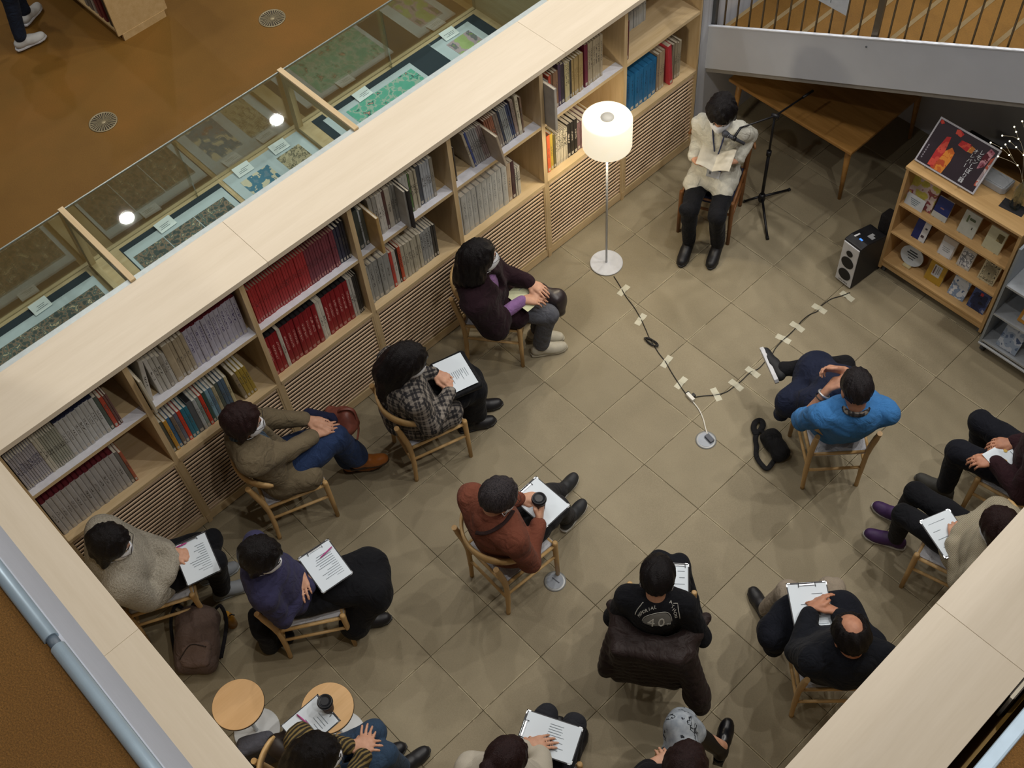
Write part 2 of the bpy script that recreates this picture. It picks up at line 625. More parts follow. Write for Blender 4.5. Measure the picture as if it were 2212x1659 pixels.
MB().box((-0.016, 0.40, 0.0), (0.018, 0.46, 0.20)).build('support', plain('white_block', '#cfd0d2', 0.6), lb)

# ------------------------------------------------------------------ glass display case behind the counter
XG, ZB = -1.862, 1.29
dc = thing('display_case', 'long glass display case of prints behind the birch counter', 'display case', (-1.5, -1.2, 0))
def D(*p):
    return np.array(p, float) - np.array([-1.5, -1.2, 0])
YE = 0.785
MB().box(D(XG - 0.03, -3.9, ZB - 0.03), D(-1.163, YE, ZB)).build('case_floor', m_birch_y, dc)
MB().box(D(XG - 0.02, -3.9, ZU), D(XG, YE, ZB - 0.03)).build('case_apron', m_birch_y, dc)
MB().box(D(XG - 0.03, YE, ZU), D(XB, YE + 0.03, ZC - 0.005)).build('end_panel', m_birch_x, dc)
MB().box(D(-1.175, -3.9, ZC - 0.030), D(XB - 0.001, YE, ZC - 0.004)).build('front_rail', plain('grey_rail', '#b9c2c2', 0.4, 0.3), dc)
MB().box(D(-1.175, -3.9, ZB), D(-1.163, YE, ZC - 0.03)).build('front_board', m_birch_y, dc)
yd = [-3.86, -2.302, -0.758, YE]
gl_v = glass('case_glass_back', '#eef0ea', 1.0, 2.3)
gl_t = glass('case_glass_top', '#f1f6f4', 1.0, 1.45)
for a, b in ((-3.86, -2.32), (-2.284, -1.551), (-1.546, -0.776), (-0.740, 0.010), (0.015, YE - 0.002)):
    MB().box(D(XG - 0.004, a, ZB), D(XG + 0.004, b, ZC - 0.006)).build('back_pane', gl_v, dc)
    MB().box(D(XG - 0.004, a, ZC - 0.006), D(-1.175, b, ZC)).build('top_pane', gl_t, dc)
MB().box(D(XG - 0.012, -3.86, ZC - 0.004), D(XG - 0.004, YE, ZC + 0.004)).build('edge_strip', plain('glass_edge_grey', '#8f958f', 0.3, 0.4), dc)
for y in (-2.302, -0.758):
    fr = thing('divider_frame', '', None)
    del fr['label']
    fr.parent = dc
    fr.location = D(-1.5, y, 0)
    w = 0.017
    MB().box((XG + 1.5 - 0.02, -w, ZC - 0.004), (-1.14 + 1.5, w, ZC + 0.014)).build('cap_bar', m_birch_x, fr, bevel=0.002)
    MB().box((XG + 1.5 + 0.005, -w, ZB), (XG + 1.5 + 0.06, w, ZC - 0.008)).build('post', m_birch_z, fr)
    MB().box((XG + 1.5 + 0.06, -w, ZC - 0.055), (-1.175 + 1.5, w, ZC - 0.008)).build('rail', m_birch_x, fr)
    MB().box((XG + 1.5 + 0.06, -w, ZB), (-1.175 + 1.5, w, ZB + 0.04)).build('sill', m_birch_x, fr)
for y in (-1.5485, 0.0125):
    MB().box(D(XG + 0.004, y - 0.004, ZB), D(XG + 0.03, y + 0.004, ZC - 0.008)).build('glass_fin', gl_v, dc)

# exhibits
@reg
def print_mat(key, stops, scale=14, warp=2.0):
    t = NT(key)
    v = t.coord(rand=True)
    vo = t.n('ShaderNodeTexVoronoi')
    vo.inputs['Scale'].default_value = scale * 1.6
    t.l(v, vo.inputs['Vector'])
    nz = t.noise(v, scale, 5, 0.65)
    f = t.math('ADD', t.math('MULTIPLY', nz, 0.8), t.math('MULTIPLY', vo.outputs['Distance'], 0.35))
    t.color(t.ramp(f, stops, 'CONSTANT'))
    t.b.inputs['Roughness'].default_value = 0.7
    return t.m
m_mat = plain('charcoal_mat_board', '#2d3a44', 0.85)
m_paper = plain('pale_blue_mount', '#c3d0d8', 0.8, var=0.03)
m_card = plain('caption_white', '#eef6fa', 0.7, var=0.02)
m_ink = plain('caption_ink', '#6f7d88', 0.8)
pm_dark = print_mat('print_dark_crowd', [(0.0, '#3c4447'), (0.42, '#4c5754'), (0.55, '#8f7a68'), (0.63, '#5b6a66'), (0.72, '#c9b697'), (0.80, '#39424a')], 22)
pm_blue = print_mat('print_blue_figure', [(0.0, '#d5cdb4'), (0.42, '#d8cfb8'), (0.52, '#4d7f9a'), (0.62, '#6d8da2'), (0.70, '#8a6f74'), (0.76, '#d8cfb8')], 9)
pm_ink = print_mat('print_ink_figures', [(0.0, '#b4a78a'), (0.5, '#c0b395'), (0.60, '#6f6a58'), (0.66, '#b3a688'), (0.74, '#4d4a40'), (0.8, '#b4a78a')], 20)
pm_teal = print_mat('print_teal_field', [(0.0, '#5fb29c'), (0.45, '#66b5a0'), (0.56, '#a9bdb0'), (0.64, '#5fb29c'), (0.70, '#38555c'), (0.74, '#c99d8d'), (0.8, '#d5cf9a')], 13)
pm_green = print_mat('print_green_field', [(0.0, '#9fb377'), (0.5, '#a6b97d'), (0.60, '#b7a4ab'), (0.70, '#76797c'), (0.78, '#8aa066')], 8)
ZX = ZB + 0.001
def flat_board(name, label, x0, x1, y0, y1, z, mat, t=0.002, cat='mount', group=None):
    o = MB().box((-(x1 - x0) / 2, -(y1 - y0) / 2, 0), ((x1 - x0) / 2, (y1 - y0) / 2, t)).build(name, mat, loc=((x0 + x1) / 2, (y0 + y1) / 2, z))
    return tag(o, label, cat, group)
def caption(px, py, words, w=0.115):
    c = at(px, py, ZX + 0.012)
    t = thing('caption_card', words, 'caption card', (c[0], c[1], ZX + 0.0088), rz=rnd.uniform(-0.05, 0.05))
    MB().obox((0, 0, 0.006), np.array([0.042, w / 2, 0.0012]), roty(0.12)).build('card', m_card, t)
    for q in range(5):
        a = rnd.uniform(-0.4, -0.1) * w
        b = rnd.uniform(0.1, 0.42) * w
        MB().obox((-0.028 + q * 0.012, (a + b) / 2, 0.0085 - q * 0.0013 + 0.0016), np.array([0.0018, (b - a) / 2, 0.0003]), roty(0.12)).build('print_line', m_ink, t)
XM0, XM1 = -1.830, -1.22
flat_board('mat_board', 'charcoal mat board under the long dark figure print', XM0, XM1, -3.6, -2.355, ZX, m_mat)
flat_board('mount_sheet', 'pale blue mount sheet of the long dark figure print', XM0 + 0.06, XM1, -3.6, -2.345, ZX + 0.0021, m_paper)
flat_board('art_print', 'long dark figure print next to the end counter', XM0 + 0.135, XM1 + 0.10, -3.5, -2.372, ZX + 0.0042, pm_dark, 0.0012, 'print')
flat_board('mat_board', 'charcoal mat board under the three panel dark print', XM0, XM1, -2.125, -1.395, ZX, m_mat)
flat_board('mount_sheet', 'pale blue mount sheet of the three panel dark print', XM0 + 0.045, XM1, -2.12, -1.403, ZX + 0.0021, m_paper)
for a, b, w in ((-2.10, -1.885, 'first'), (-1.88, -1.665, 'middle'), (-1.66, -1.44, 'last')):
    flat_board('art_print', '%s sheet of the three panel dark print counted from the end counter' % w, XM0 + 0.12, XM1 + 0.10, a, b, ZX + 0.0042, pm_dark, 0.0012, 'print')
flat_board('mount_sheet', 'pale blue mount sheet holding two small prints', XM0, XM1, -1.363, -0.785, ZX, m_paper, 0.0041)
flat_board('art_print', 'cream print of a blue patterned figure', XM0 + 0.10, XM1 + 0.18, -1.30, -1.09, ZX + 0.0042, pm_blue, 0.0012, 'print')
flat_board('art_print', 'tan print with small ink figures', XM0 + 0.10, XM1 + 0.18, -1.02, -0.845, ZX + 0.0042, pm_ink, 0.0012, 'print')
flat_board('mat_board', 'small charcoal mat board beside a wooden case divider', XM0, XM1 + 0.2, -0.665, -0.575, ZX, m_mat)
flat_board('mount_sheet', 'narrow pale mount strip beside a wooden case divider', XM0 + 0.05, XM1 + 0.2, -0.61, -0.50, ZX + 0.0021, m_paper)
flat_board('mat_board', 'very long charcoal mat board under teal and green prints', XM0, XM1, -0.496, 0.735, ZX, m_mat)
flat_board('mount_sheet', 'pale mount sheet of the teal field print', XM0 + 0.05, XM1, -0.49, 0.12, ZX + 0.0021, m_paper)
flat_board('art_print', 'long teal field print with tiny figures', XM0 + 0.10, XM1 + 0.12, -0.46, 0.09, ZX + 0.0042, pm_teal, 0.0012, 'print')
flat_board('mount_sheet', 'pale mount sheet of the green print', XM0 + 0.03, XM1, 0.32, 0.655, ZX + 0.0021, m_paper)
flat_board('art_print', 'green print with a grey figure', XM0 + 0.10, XM1 + 0.12, 0.40, 0.60, ZX + 0.0042, pm_green, 0.0012, 'print')
caption(87, 661, 'white caption card on the long dark figure print')
caption(357, 485, 'white caption card on the three panel dark print')
caption(525, 366, 'white caption card above the blue figure print')
caption(603, 317, 'white caption card above the tan ink print')
caption(783, 204, 'white caption card on the teal field print')
caption(970, 73, 'white caption card on the green print')

# ------------------------------------------------------------------ staircase over the table
YS0, YS1 = 1.93, 3.12
SL = 0.4795
def zs(x):
    return 1.043 + SL * (x + 0.778)
st = thing('staircase', 'cork covered staircase with white stringer and thin metal balusters', 'staircase', (0, YS0, 0), kind='structure')
m_str = plain('stringer_paint', '#c3c8d2', 0.55, var=0.03, scale=5)
XA, XZ = -0.778, 2.62
P = [(XA, zs(XA)), (XZ, zs(XZ)), (XZ, zs(XZ) - 0.352), (XA, zs(XA) - 0.368)]
R = np.array([[1.0, 0, 0], [0, 0, -1.0], [0, 1.0, 0]])
MB().prism(P, -0.012, 0.0, R).build('stringer', m_str, st)
MB().prism([(XA, zs(XA)), (XZ, zs(XZ)), (XZ, zs(XZ) + 0.008), (XA, zs(XA) + 0.008)], -0.018, 0.004, R).build('stringer_cap', plain('stringer_edge', '#dfe4ee', 0.4), st)
MB().prism([(XA, zs(XA) - 0.37), (XZ, zs(XZ) - 0.354), (XZ, zs(XZ) - 0.39), (XA, zs(XA) - 0.41)], -1.19, -0.013, R).build('soffit', plain('soffit_grey', '#8e8a84', 0.8), st)
MB().tube([(0.452, -0.0015, zs(0.452) - 0.055), (0.452, -0.0065, zs(0.452) - 0.055)], 0.006, 10).build('bolt_hole', plain('bolt_grey', '#5b6067', 0.5), st)
RUN, RISE = 0.3085, 0.148
for k in range(-4, 12):
    xn = -0.69 + RUN * k
    zn = zs(xn) - 0.045
    if zn < ZU - 0.02:
        continue
    MB().box((xn, 0.013, zn - 0.03), (xn + RUN + 0.015, 1.18, zn)).build('tread', m_cork, st)
    MB().box((xn, 0.013, zn - RISE), (xn + 0.012, 1.18, zn - 0.03)).build('riser', cork_mat('cork_floor'), st)
    MB().box((xn - 0.006, 0.013, zn - 0.004), (xn + 0.022, 1.18, zn + 0.003)).build('nosing', plain('nosing_metal', '#c9b184', 0.22, 0.85), st)
m_bal = plain('baluster_bronze', '#77684c', 0.4, 0.6)
for k in range(0, 33):
    x = -0.663 + 0.1018 * k
    if abs(x - 0.455) < 0.02:
        MB().box((x - 0.008, 0.03, zs(x) - 0.06), (x + 0.032, 0.05, zs(x) + 0.93)).build('rail_post', plain('post_steel', '#6f675a', 0.4, 0.6), st)
        continue
    MB().tube([(x, 0.04, zs(x) - 0.06), (x, 0.04, zs(x) + 0.92)], 0.0065, 8).build('baluster', m_bal, st)
MB().box((-0.79, 0.025, zs(-0.778) - 0.3), (-0.735, 0.055, zs(-0.778) + 0.95)).build('newel_post', plain('newel_grey', '#55585c', 0.5, 0.4), st)
MB().tube([(-0.80, 0.04, zs(-0.8) + 0.93), (2.62, 0.04, zs(2.62) + 0.93)], 0.02, 12).build('handrail', plain('rail_grey', '#b5bac0', 0.35, 0.5), st)
# paper notice hung on the balusters
c = aty(1790, 5, YS0 + 0.015)
nt = thing('paper_notice', 'white paper notice hanging on the stair balusters', 'notice', (0.12, YS0 + 0.012, 1.68))
MB().prism([(-0.145, 0.02), (0.143, 0.018), (0.143, 0.40), (-0.145, 0.40)], -0.001, 0.001, R).build('sheet', plain('notice_white', '#ccd3dc', 0.8), nt)
MB().prism([(0.018, 0.05), (0.024, 0.05), (0.024, 0.34), (0.018, 0.34)], 0.001, 0.0014, R).build('print_line', m_ink, nt)
# walls under the stair
struct(MB().box((-0.86, 1.852, 0.0), (-0.762, 3.14, 2.6)).build('wall_stair_side', m_wall))['label'] = 'white wall under the stair beside the last bookcase'
struct(MB().box((-0.86, 3.12, 0.0), (3.6, 3.20, 2.9)).build('wall_stair_back', m_wall))['label'] = 'white wall behind the low table'

# ------------------------------------------------------------------ gallery floor at the corner of the opening
m_carp = cork_mat('gallery_carpet', True)
y_in, y_out = float(at(115, 1370, ZTOP)[1]) - 0.004, -9.0
x_in = float(at(2140, 1640, ZTOP)[0])
struct(MB().box((-2.0, y_out, ZTOP - 0.30), (3.44, y_in - 0.010, ZTOP)).build('floor_gallery', m_carp))['label'] = 'orange loop carpet of the gallery floor above the end counter'
struct(MB().box((x_in + 0.012, -3.52, ZTOP - 0.30), (9.0, 8.0, ZTOP)).build('floor_gallery', m_carp))['label'] = 'orange loop carpet of the gallery floor above the wide counter'
yf = y_in + 0.012
struct(MB().box((-2.0, yf - 0.02, 3.86), (3.44, yf, ZTOP - 0.016)).build('trim_1', plain('fascia_grey', '#b4bac6', 0.5, 0.0, var=0.03)))['label'] = 'grey fascia of the gallery edge above the end counter'
m_pipe = plain('nosing_silver', '#a8bccb', 0.3, 0.45, var=0.05)
jx = float(at(122, 1387, ZTOP)[0])
for a, b, w in ((-2.0, jx - 0.010, 'short'), (jx + 0.010, 3.40, 'long')):
    tag(MB().tube([(a, y_in - 0.002, ZTOP + 0.001), (b, y_in - 0.002, ZTOP + 0.001)], 0.0125, 16).build('edge_tube', m_pipe), 'silver tube edging the carpet, %s one of the jointed pair' % ('upper' if w == 'short' else 'lower'), 'edge tube')
tag(MB().tube([(jx - 0.012, y_in - 0.002, ZTOP + 0.001), (jx + 0.012, y_in - 0.002, ZTOP + 0.001)], 0.0095, 14).build('tube_connector', plain('joint_dark', '#4d5965', 0.5)), 'dark connector between two silver edge tubes', 'connector')
tag(MB().box((x_in - 0.010, -3.40, ZTOP - 0.016), (x_in + 0.012, 8.0, ZTOP + 0.006)).build('edge_profile', plain('edge_white', '#9db1c2', 0.4, 0.2), bevel=0.004), 'pale metal edge profile of the gallery above the wide counter', 'edge profile')
# ------------------------------------------------------------------ books
m_pages = plain('page_edges', '#cfc7b4', 0.85, var=0.1, scale=120)
m_sticker = plain('call_number_sticker', '#d9d5cc', 0.7)
@reg
def spine_mat(key, col, ink, marks=0.5, rough=0.5, band=None):
    t = NT(key)
    c = srgb(col)
    tc = t.n('ShaderNodeTexCoord')
    sp = t.n('ShaderNodeSeparateXYZ')
    t.l(tc.outputs['Object'], sp.inputs[0])
    v = t.coord(rand=True)
    n = t.noise(v, 18, 3)
    base = t.ramp(n, [(0.3, tuple(x * 0.88 for x in c[:3]) + (1,)), (0.7, tuple(min(1, x * 1.08) for x in c[:3]) + (1,))])
    if band:
        bm = t.math('MULTIPLY', t.math('LESS_THAN', sp.outputs[0], -0.006), 1.0)
        base = t.mix(bm, base, srgb(band))
    if marks:
        vm = t.coord((170, 240, 150), rand=True)
        g = t.math('GREATER_THAN', t.noise(vm, 1.0, 1, 0.3), 0.54)
        onspine = t.math('GREATER_THAN', sp.outputs[0], -0.0015)
        mid = t.math('LESS_THAN', t.math('ABSOLUTE', sp.outputs[1]), 0.006)
        hi = t.math('MULTIPLY', t.math('GREATER_THAN', sp.outputs[2], 0.13), t.math('LESS_THAN', sp.outputs[2], 0.13 + 0.14 * marks))
        fac = t.math('MULTIPLY', t.math('MULTIPLY', g, onspine), t.math('MULTIPLY', mid, hi))
        base = t.mix(fac, base, srgb(ink))
    t.color(base)
    t.b.inputs['Roughness'].default_value = rough
    return t.m

BOOKM = {}
def book_mesh(th, d, h):
    key = (round(th, 4), round(d, 3), round(h, 3))
    if key in BOOKM:
        return BOOKM[key]
    ct = min(0.0028, th * 0.16)
    m = MB()
    # cover wraps spine and both boards (U section), spine slightly rounded
    prof = [(-d, -th / 2), (-0.002, -th / 2), (0.0, -th * 0.32), (0.0, th * 0.32), (-0.002, th / 2), (-d, th / 2), (-d, th / 2 - ct), (-ct, th / 2 - ct), (-ct, -th / 2 + ct), (-d, -th / 2 + ct)]
    n = len(prof)
    for z in (0, h):
        for (x, y) in prof:
            m.v.append(np.array([x, y, z]))
    for k in range(n):
        k2 = (k + 1) % n
        m.f.append([k, k2, n + k2, n + k])
    m.f.append([n + q for q in (0, 1, 8, 9)]); m.f.append([n + q for q in (1, 2, 3, 4, 7, 8)]); m.f.append([n + q for q in (4, 5, 6, 7)])
    m.f.append([9, 8, 1, 0]); m.f.append([8, 7, 4, 3, 2, 1]); m.f.append([7, 6, 5, 4])
    cov = bpy.data.meshes.new('book')
    cov.from_pydata([tuple(v) for v in m.v], [], m.f)
    cov.materials.append(None)
    p = MB().box((-d + 0.003, -th / 2 + ct, 0.003), (-ct, th / 2 - ct, h - 0.003))
    pg = bpy.data.meshes.new('pages')
    pg.from_pydata([tuple(v) for v in p.v], [], p.f)
    pg.materials.append(m_pages)
    s = MB().box((-0.0005, -th * 0.30, 0.010), (0.0006, th * 0.30, 0.034))
    sg = bpy.data.meshes.new('spine_label')
    sg.from_pydata([tuple(v) for v in s.v], [], s.f)
    sg.materials.append(None)
    BOOKM[key] = (cov, pg, sg)
    return BOOKM[key]
n_books = 0
def book(y, z, x, th, d, h, mat, label, group=None, lean=0.0, sticker='#b9b3a8', yaw=0.0, pages=None):
    global n_books
    cov, pg, sg = book_mesh(th, d, h)
    o = link('book', cov)
    o.material_slots[0].link = 'OBJECT'
    o.material_slots[0].material = mat
    o.location = (x, y, z)
    o.rotation_euler = (lean, 0, yaw)
    tag(o, label, 'book', group)
    q = link('pages', pg, o)
    if pages:
        q.material_slots[0].link = 'OBJECT'
        q.material_slots[0].material = pages
    if sticker:
        q = link('spine_label', sg, o)
        q.material_slots[0].link = 'OBJECT'
        q.material_slots[0].material = plain('sticker_' + sticker, sticker, 0.7)
    n_books += 1
    return o

def row(bay, upper, items):
    """items: (words, colour, thickness, height, count, lean deg, options)"""
    zf = (SHELF_Z if upper else BASE_Z) + 0.0006
    y = YST[bay] + 0.0155 + 0.006
    sh = 'upper' if upper else 'lower'
    for it in items:
        if it[0] == 'gap':
            y += it[1]
            continue
        words, col, th, h, n, lean = it[:6]
        op = it[6] if len(it) > 6 else {}
        lab = '%s, %s shelf, %s bookcase from the staircase' % (words, sh, ordn[bay])
        grp = ('%s row, %s shelf, %s bookcase' % (words, sh, ordn[bay])) if n > 1 else None
        sm = spine_mat('cover_%s_%s_%s' % (col, op.get('ink', '#4a4640'), op.get('band', '')), col, op.get('ink', '#4a4640'), op.get('marks', 0.6), op.get('rough', 0.5), op.get('band'))
        for k in range(n):
            d = min(op.get('d', 0.20), 0.235) + rnd.uniform(-0.004, 0.004)
            d = round(d / 0.01) * 0.01
            hh = h + (rnd.choice((-0.003, 0, 0.003)) if n > 1 and not op.get('set') else 0)
            a = math.radians(lean)
            if lean == 0:
                yy, zz = y + th / 2, zf
                adv = th + 0.0012
            elif lean > 0:      # top towards smaller y
                yy, zz = y + th / 2 * math.cos(a) + hh * math.sin(a) * (1 if k == 0 and op.get('first', True) else 0), zf + th / 2 * math.sin(a)
                adv = (yy - y) + th / 2 * math.cos(a) + 0.0015
            else:
                yy, zz = y + th / 2 * math.cos(a), zf + th / 2 * abs(math.sin(a))
                adv = th * math.cos(a) + 0.0025 * abs(math.sin(a)) * 10 + 0.0015
            x = XF - 0.048 + op.get('x', 0.0) + rnd.uniform(-0.004, 0.002)
            book(yy, zz, x, th, d, hh, sm, lab, grp, a, op.get('st', '#b3ada2'), pages=op.get('pages'))
            y += adv
        if lean < 0:
            y += h * math.sin(abs(math.radians(lean))) * 0.9
    return y
pg_white = plain('pages_white', '#d6d2c6', 0.85)
pg_red = plain('pages_dark_red', '#5f1620', 0.8)
pg_navy = plain('pages_navy', '#20233d', 0.8)
pg_brown = plain('pages_brown', '#8a6f5c', 0.8)
pg_black = plain('pages_black', '#1b191b', 0.8)
W1 = '#a9a7a6'
row(0, True, [('thin lilac grey yearbook', '#a29fa6', 0.0125, 0.295, 11, 0, dict(ink='#3c3a55', d=0.21)), ('cream slip volume', '#b9b5a6', 0.016, 0.31, 2, 0),
              ('pale sage volume', '#9b9c90', 0.0115, 0.30, 8, 0, dict(marks=0.3)), ('white spined navy sided volume', '#b3b4b3', 0.0245, 0.32, 9, 0, dict(band='#23294a', pages=pg_navy, set=1, d=0.23)),
              ('dark sage volume', '#4e5a52', 0.022, 0.305, 1, 0), ('red orange volume', '#b0452f', 0.022, 0.28, 1, 0), ('brown rose volume', '#6d4a45', 0.012, 0.28, 2, 0)])
row(0, False, [('white spined crimson sided volume', '#a5a2a0', 0.0292, 0.345, 15, 0, dict(band='#4c0f1b', pages=pg_red, set=1, d=0.24)), ('warm grey slipcase', '#6f6d68', 0.022, 0.33, 1, 0, dict(marks=0)), ('terracotta volume', '#a55a42', 0.018, 0.31, 1, 0)])
row(1, True, [('ivory book pulled forward over the edge', '#b9b29f', 0.016, 0.30, 1, 0, dict(marks=0, st=None, x=0.085)), ('tall white art book', '#b8b4ac', 0.025, 0.335, 1, -8), ('white art book with black title', '#bfbcb6', 0.022, 0.315, 1, 0), ('off white catalogue', '#aeaba2', 0.024, 0.30, 2, 0), ('grey catalogue with dark band', '#8f8a80', 0.022, 0.28, 1, 0), ('white catalogue with black foot', '#b5b2ab', 0.02, 0.28, 1, 0),
              ('wide oatmeal volume', '#a89a80', 0.040, 0.325, 1, 0, dict(marks=0, d=0.24)), ('oatmeal volume', '#a3967e', 0.022, 0.32, 4, 0, dict(marks=0.3)), ('white spined violet striped volume', '#a9a6b4', 0.0275, 0.325, 12, 0, dict(band='#6d1422', ink='#352a5c', marks=1.1, pages=pg_red, set=1, d=0.24))])
row(1, False, [('speckled olive volume', '#4f5146', 0.022, 0.31, 1, 0), ('mustard volume', '#b98a35', 0.022, 0.30, 1, 0, dict(pages=pg_white)), ('cobalt volume', '#3a6a94', 0.022, 0.30, 1, 0, dict(pages=pg_white)), ('taupe volume', '#77685c', 0.022, 0.295, 1, 0, dict(pages=pg_white)), ('slate violet volume', '#676a7a', 0.022, 0.295, 1, 0, dict(pages=pg_white)),
               ('bright vermilion volume', '#cf3f28', 0.022, 0.295, 1, 0, dict(pages=pg_white)), ('teal blue volume', '#2f7187', 0.022, 0.295, 2, 0, dict(pages=pg_white)), ('dark grey slipcase', '#55585c', 0.034, 0.31, 1, 0, dict(marks=0, pages=pg_black)),
               ('pale grey volume', '#a6abad', 0.021, 0.30, 1, 0, dict(pages=pg_white)), ('grey green volume', '#82918b', 0.021, 0.30, 1, 0, dict(pages=pg_white)), ('scarlet volume', '#c23b28', 0.021, 0.30, 1, 0, dict(pages=pg_white)), ('bottle green volume', '#36524d', 0.021, 0.30, 1, 0, dict(pages=pg_white)),
               ('sky blue volume', '#7ea0b2', 0.021, 0.30, 1, 0, dict(pages=pg_white)), ('steel blue volume', '#5d7a91', 0.021, 0.30, 1, 0, dict(pages=pg_white)), ('sand volume', '#a9a083', 0.021, 0.29, 1, 0, dict(pages=pg_white)), ('pewter green volume', '#56605a', 0.021, 0.30, 1, 0, dict(pages=pg_white)), ('dusk blue volume', '#4f6579', 0.021, 0.30, 2, 0, dict(pages=pg_white)), ('cream volume with dark script', '#c0b68f', 0.018, 0.30, 1, 0, dict(pages=pg_white)),
               ('gap', 0.03), ('khaki volume', '#8a7c62', 0.024, 0.27, 1, 4), ('golden yellow volume', '#a48c3b', 0.022, 0.275, 3, 4, dict(first=False, pages=pg_white))])
row(2, True, [('thin red journal', '#a32a2c', 0.0165, 0.297, 23, 0, dict(ink='#5c1518', marks=0.4, pages=pg_brown, set=1, st='#a8756e')), ('thin wine coloured journal', '#74303c', 0.0165, 0.297, 12, 0, dict(ink='#3c1820', marks=0.4, pages=pg_brown, st='#a8756e')), ('midnight blue journal', '#2a2a3f', 0.02, 0.297, 2, 0), ('near black tall volume', '#1f1d29', 0.016, 0.32, 2, 0)])
rd = dict(ink='#d8a8a0', marks=1.0, pages=pg_black, band='#191518', d=0.24, set=1, st='#a8756e')
row(2, False, [('crimson bound annual next to sand shelf end', '#8c1520', 0.031, 0.36, 3, 0, rd), ('single white bound annual between crimson annuals', '#c4beb2', 0.022, 0.36, 1, 0), ('crimson bound annual between white annuals', '#8a1722', 0.031, 0.36, 8, 0, rd), ('white bound annual of the pair', '#c6c0b4', 0.023, 0.36, 2, 0),
               ('crimson bound annual beside thin white volumes', '#8c1520', 0.031, 0.36, 6, 0, rd), ('thin white volume', '#bab7b0', 0.017, 0.355, 2, 0), ('black striped volume', '#33312f', 0.012, 0.35, 3, 0)])
row(3, True, [('olive tan volume', '#77705a', 0.02, 0.33, 1, 0, dict(marks=0)), ('charcoal green volume', '#3d4440', 0.034, 0.325, 1, 0, dict(pages=pg_black)), ('white booklet', '#b7bcc0', 0.012, 0.30, 1, 0), ('slate volume', '#55594f', 0.024, 0.30, 1, 0), ('tan cardboard slipcase pulled out', '#a98b58', 0.020, 0.30, 1, 0, dict(marks=0, st=None, x=0.12)), ('gap', 0.02), ('pale grey volume', '#9c9a93', 0.026, 0.33, 2, 0),
               ('white volume with black lettering', '#c5c2ba', 0.022, 0.325, 2, 0), ('chocolate volume', '#5b3d38', 0.02, 0.32, 1, 0), ('cream wide volume', '#b8b1a2', 0.034, 0.32, 1, 0), ('smoke grey volume', '#86857f', 0.018, 0.32, 2, 0), ('grey board pulled out', '#9a9892', 0.014, 0.31, 1, 0, dict(marks=0, st=None, x=0.085)), ('black slipcase pulled out', '#2b2a2b', 0.018, 0.315, 1, 0, dict(marks=0, st=None, x=0.10)), ('white bound catalogue', '#bdbcb6', 0.021, 0.325, 3, 0), ('leaf green spine booklet', '#5f7f48', 0.01, 0.32, 1, 0), ('cream catalogue', '#b4ac96', 0.016, 0.315, 3, 0),
               ('dark slate volume', '#454a52', 0.028, 0.325, 1, 0), ('ice grey catalogue', '#a9aeb4', 0.017, 0.32, 4, 0), ('putty volume', '#8d877a', 0.024, 0.32, 1, 0)])
row(3, False, [('ash grey slipcase with brush title', '#8c8d8a', 0.036, 0.345, 4, 0, dict(marks=1.2, d=0.24, ink='#2f2f2f', set=1)), ('plain ash grey slipcase', '#8a8b88', 0.045, 0.34, 1, 0, dict(d=0.24)), ('tomato red volume', '#b23a30', 0.022, 0.325, 1, 0), ('white volume with black foot', '#bdbab2', 0.026, 0.315, 1, 0), ('black thin volume', '#262424', 0.014, 0.315, 1, 0), ('orange red volume with black title', '#b34a30', 0.022, 0.32, 1, 0, dict(ink='#1a1514', marks=1.1)),
               ('ivory volume', '#aba593', 0.025, 0.305, 6, 0), ('silver grey volume', '#8f9190', 0.021, 0.30, 4, 0, dict(marks=1.0, ink='#202020')), ('black patterned booklet', '#3b3936', 0.018, 0.29, 2, 0)])
row(4, True, [('black booklet', '#2b2724', 0.012, 0.28, 1, 0), ('yellow spined black volume', '#b99a45', 0.018, 0.29, 1, 0, dict(band='#221e1a', ink='#221e1a')), ('dark booklet', '#3b3430', 0.01, 0.28, 1, 0), ('gap', 0.07), ('speckled cream album', '#b5ab97', 0.016, 0.33, 1, 11), ('royal blue volume', '#3a4c8c', 0.014, 0.325, 1, 11, dict(first=False)), ('silver leaning catalogue', '#9a9a9c', 0.013, 0.32, 5, 11, dict(first=False)), ('rose grey catalogue', '#93817f', 0.012, 0.31, 3, 11, dict(first=False)),
               ('beige board pulled out', '#b5a692', 0.016, 0.29, 1, 11, dict(first=False, marks=0, st=None, x=0.13)), ('orange brown leaning booklet', '#95604a', 0.013, 0.31, 5, 9, dict(first=False)), ('grey brown volume', '#7d726b', 0.017, 0.31, 2, 9, dict(first=False)), ('ink blue volume', '#23304a', 0.013, 0.32, 1, 9, dict(first=False)), ('frost grey leaning catalogue', '#93999c', 0.012, 0.31, 4, 9, dict(first=False)), ('navy and white volume', '#2f3d63', 0.014, 0.31, 2, 9, dict(first=False)), ('collage covered volume', '#8d7b73', 0.024, 0.32, 1, 7, dict(first=False, marks=1.2)), ('cream volume with brush title', '#cfc8b0', 0.024, 0.335, 1, 5, dict(first=False, marks=1.2, ink='#262420')), ('dusty brown volume', '#79604f', 0.014, 0.30, 1, 3, dict(first=False))])
row(4, False, [('thick pale grey binder', '#a9abaa', 0.042, 0.35, 10, 0, dict(ink='#6d7072', marks=1.2, d=0.24, set=1, pages=pg_white)), ('linen volume', '#a08f7b', 0.036, 0.34, 1, 0, dict(d=0.24)), ('dark plum volume', '#3d2229', 0.03, 0.335, 1, 0, dict(d=0.24)), ('thin white striped booklet', '#b5b2a8', 0.014, 0.26, 3, 0, dict(ink='#201e1c'))])
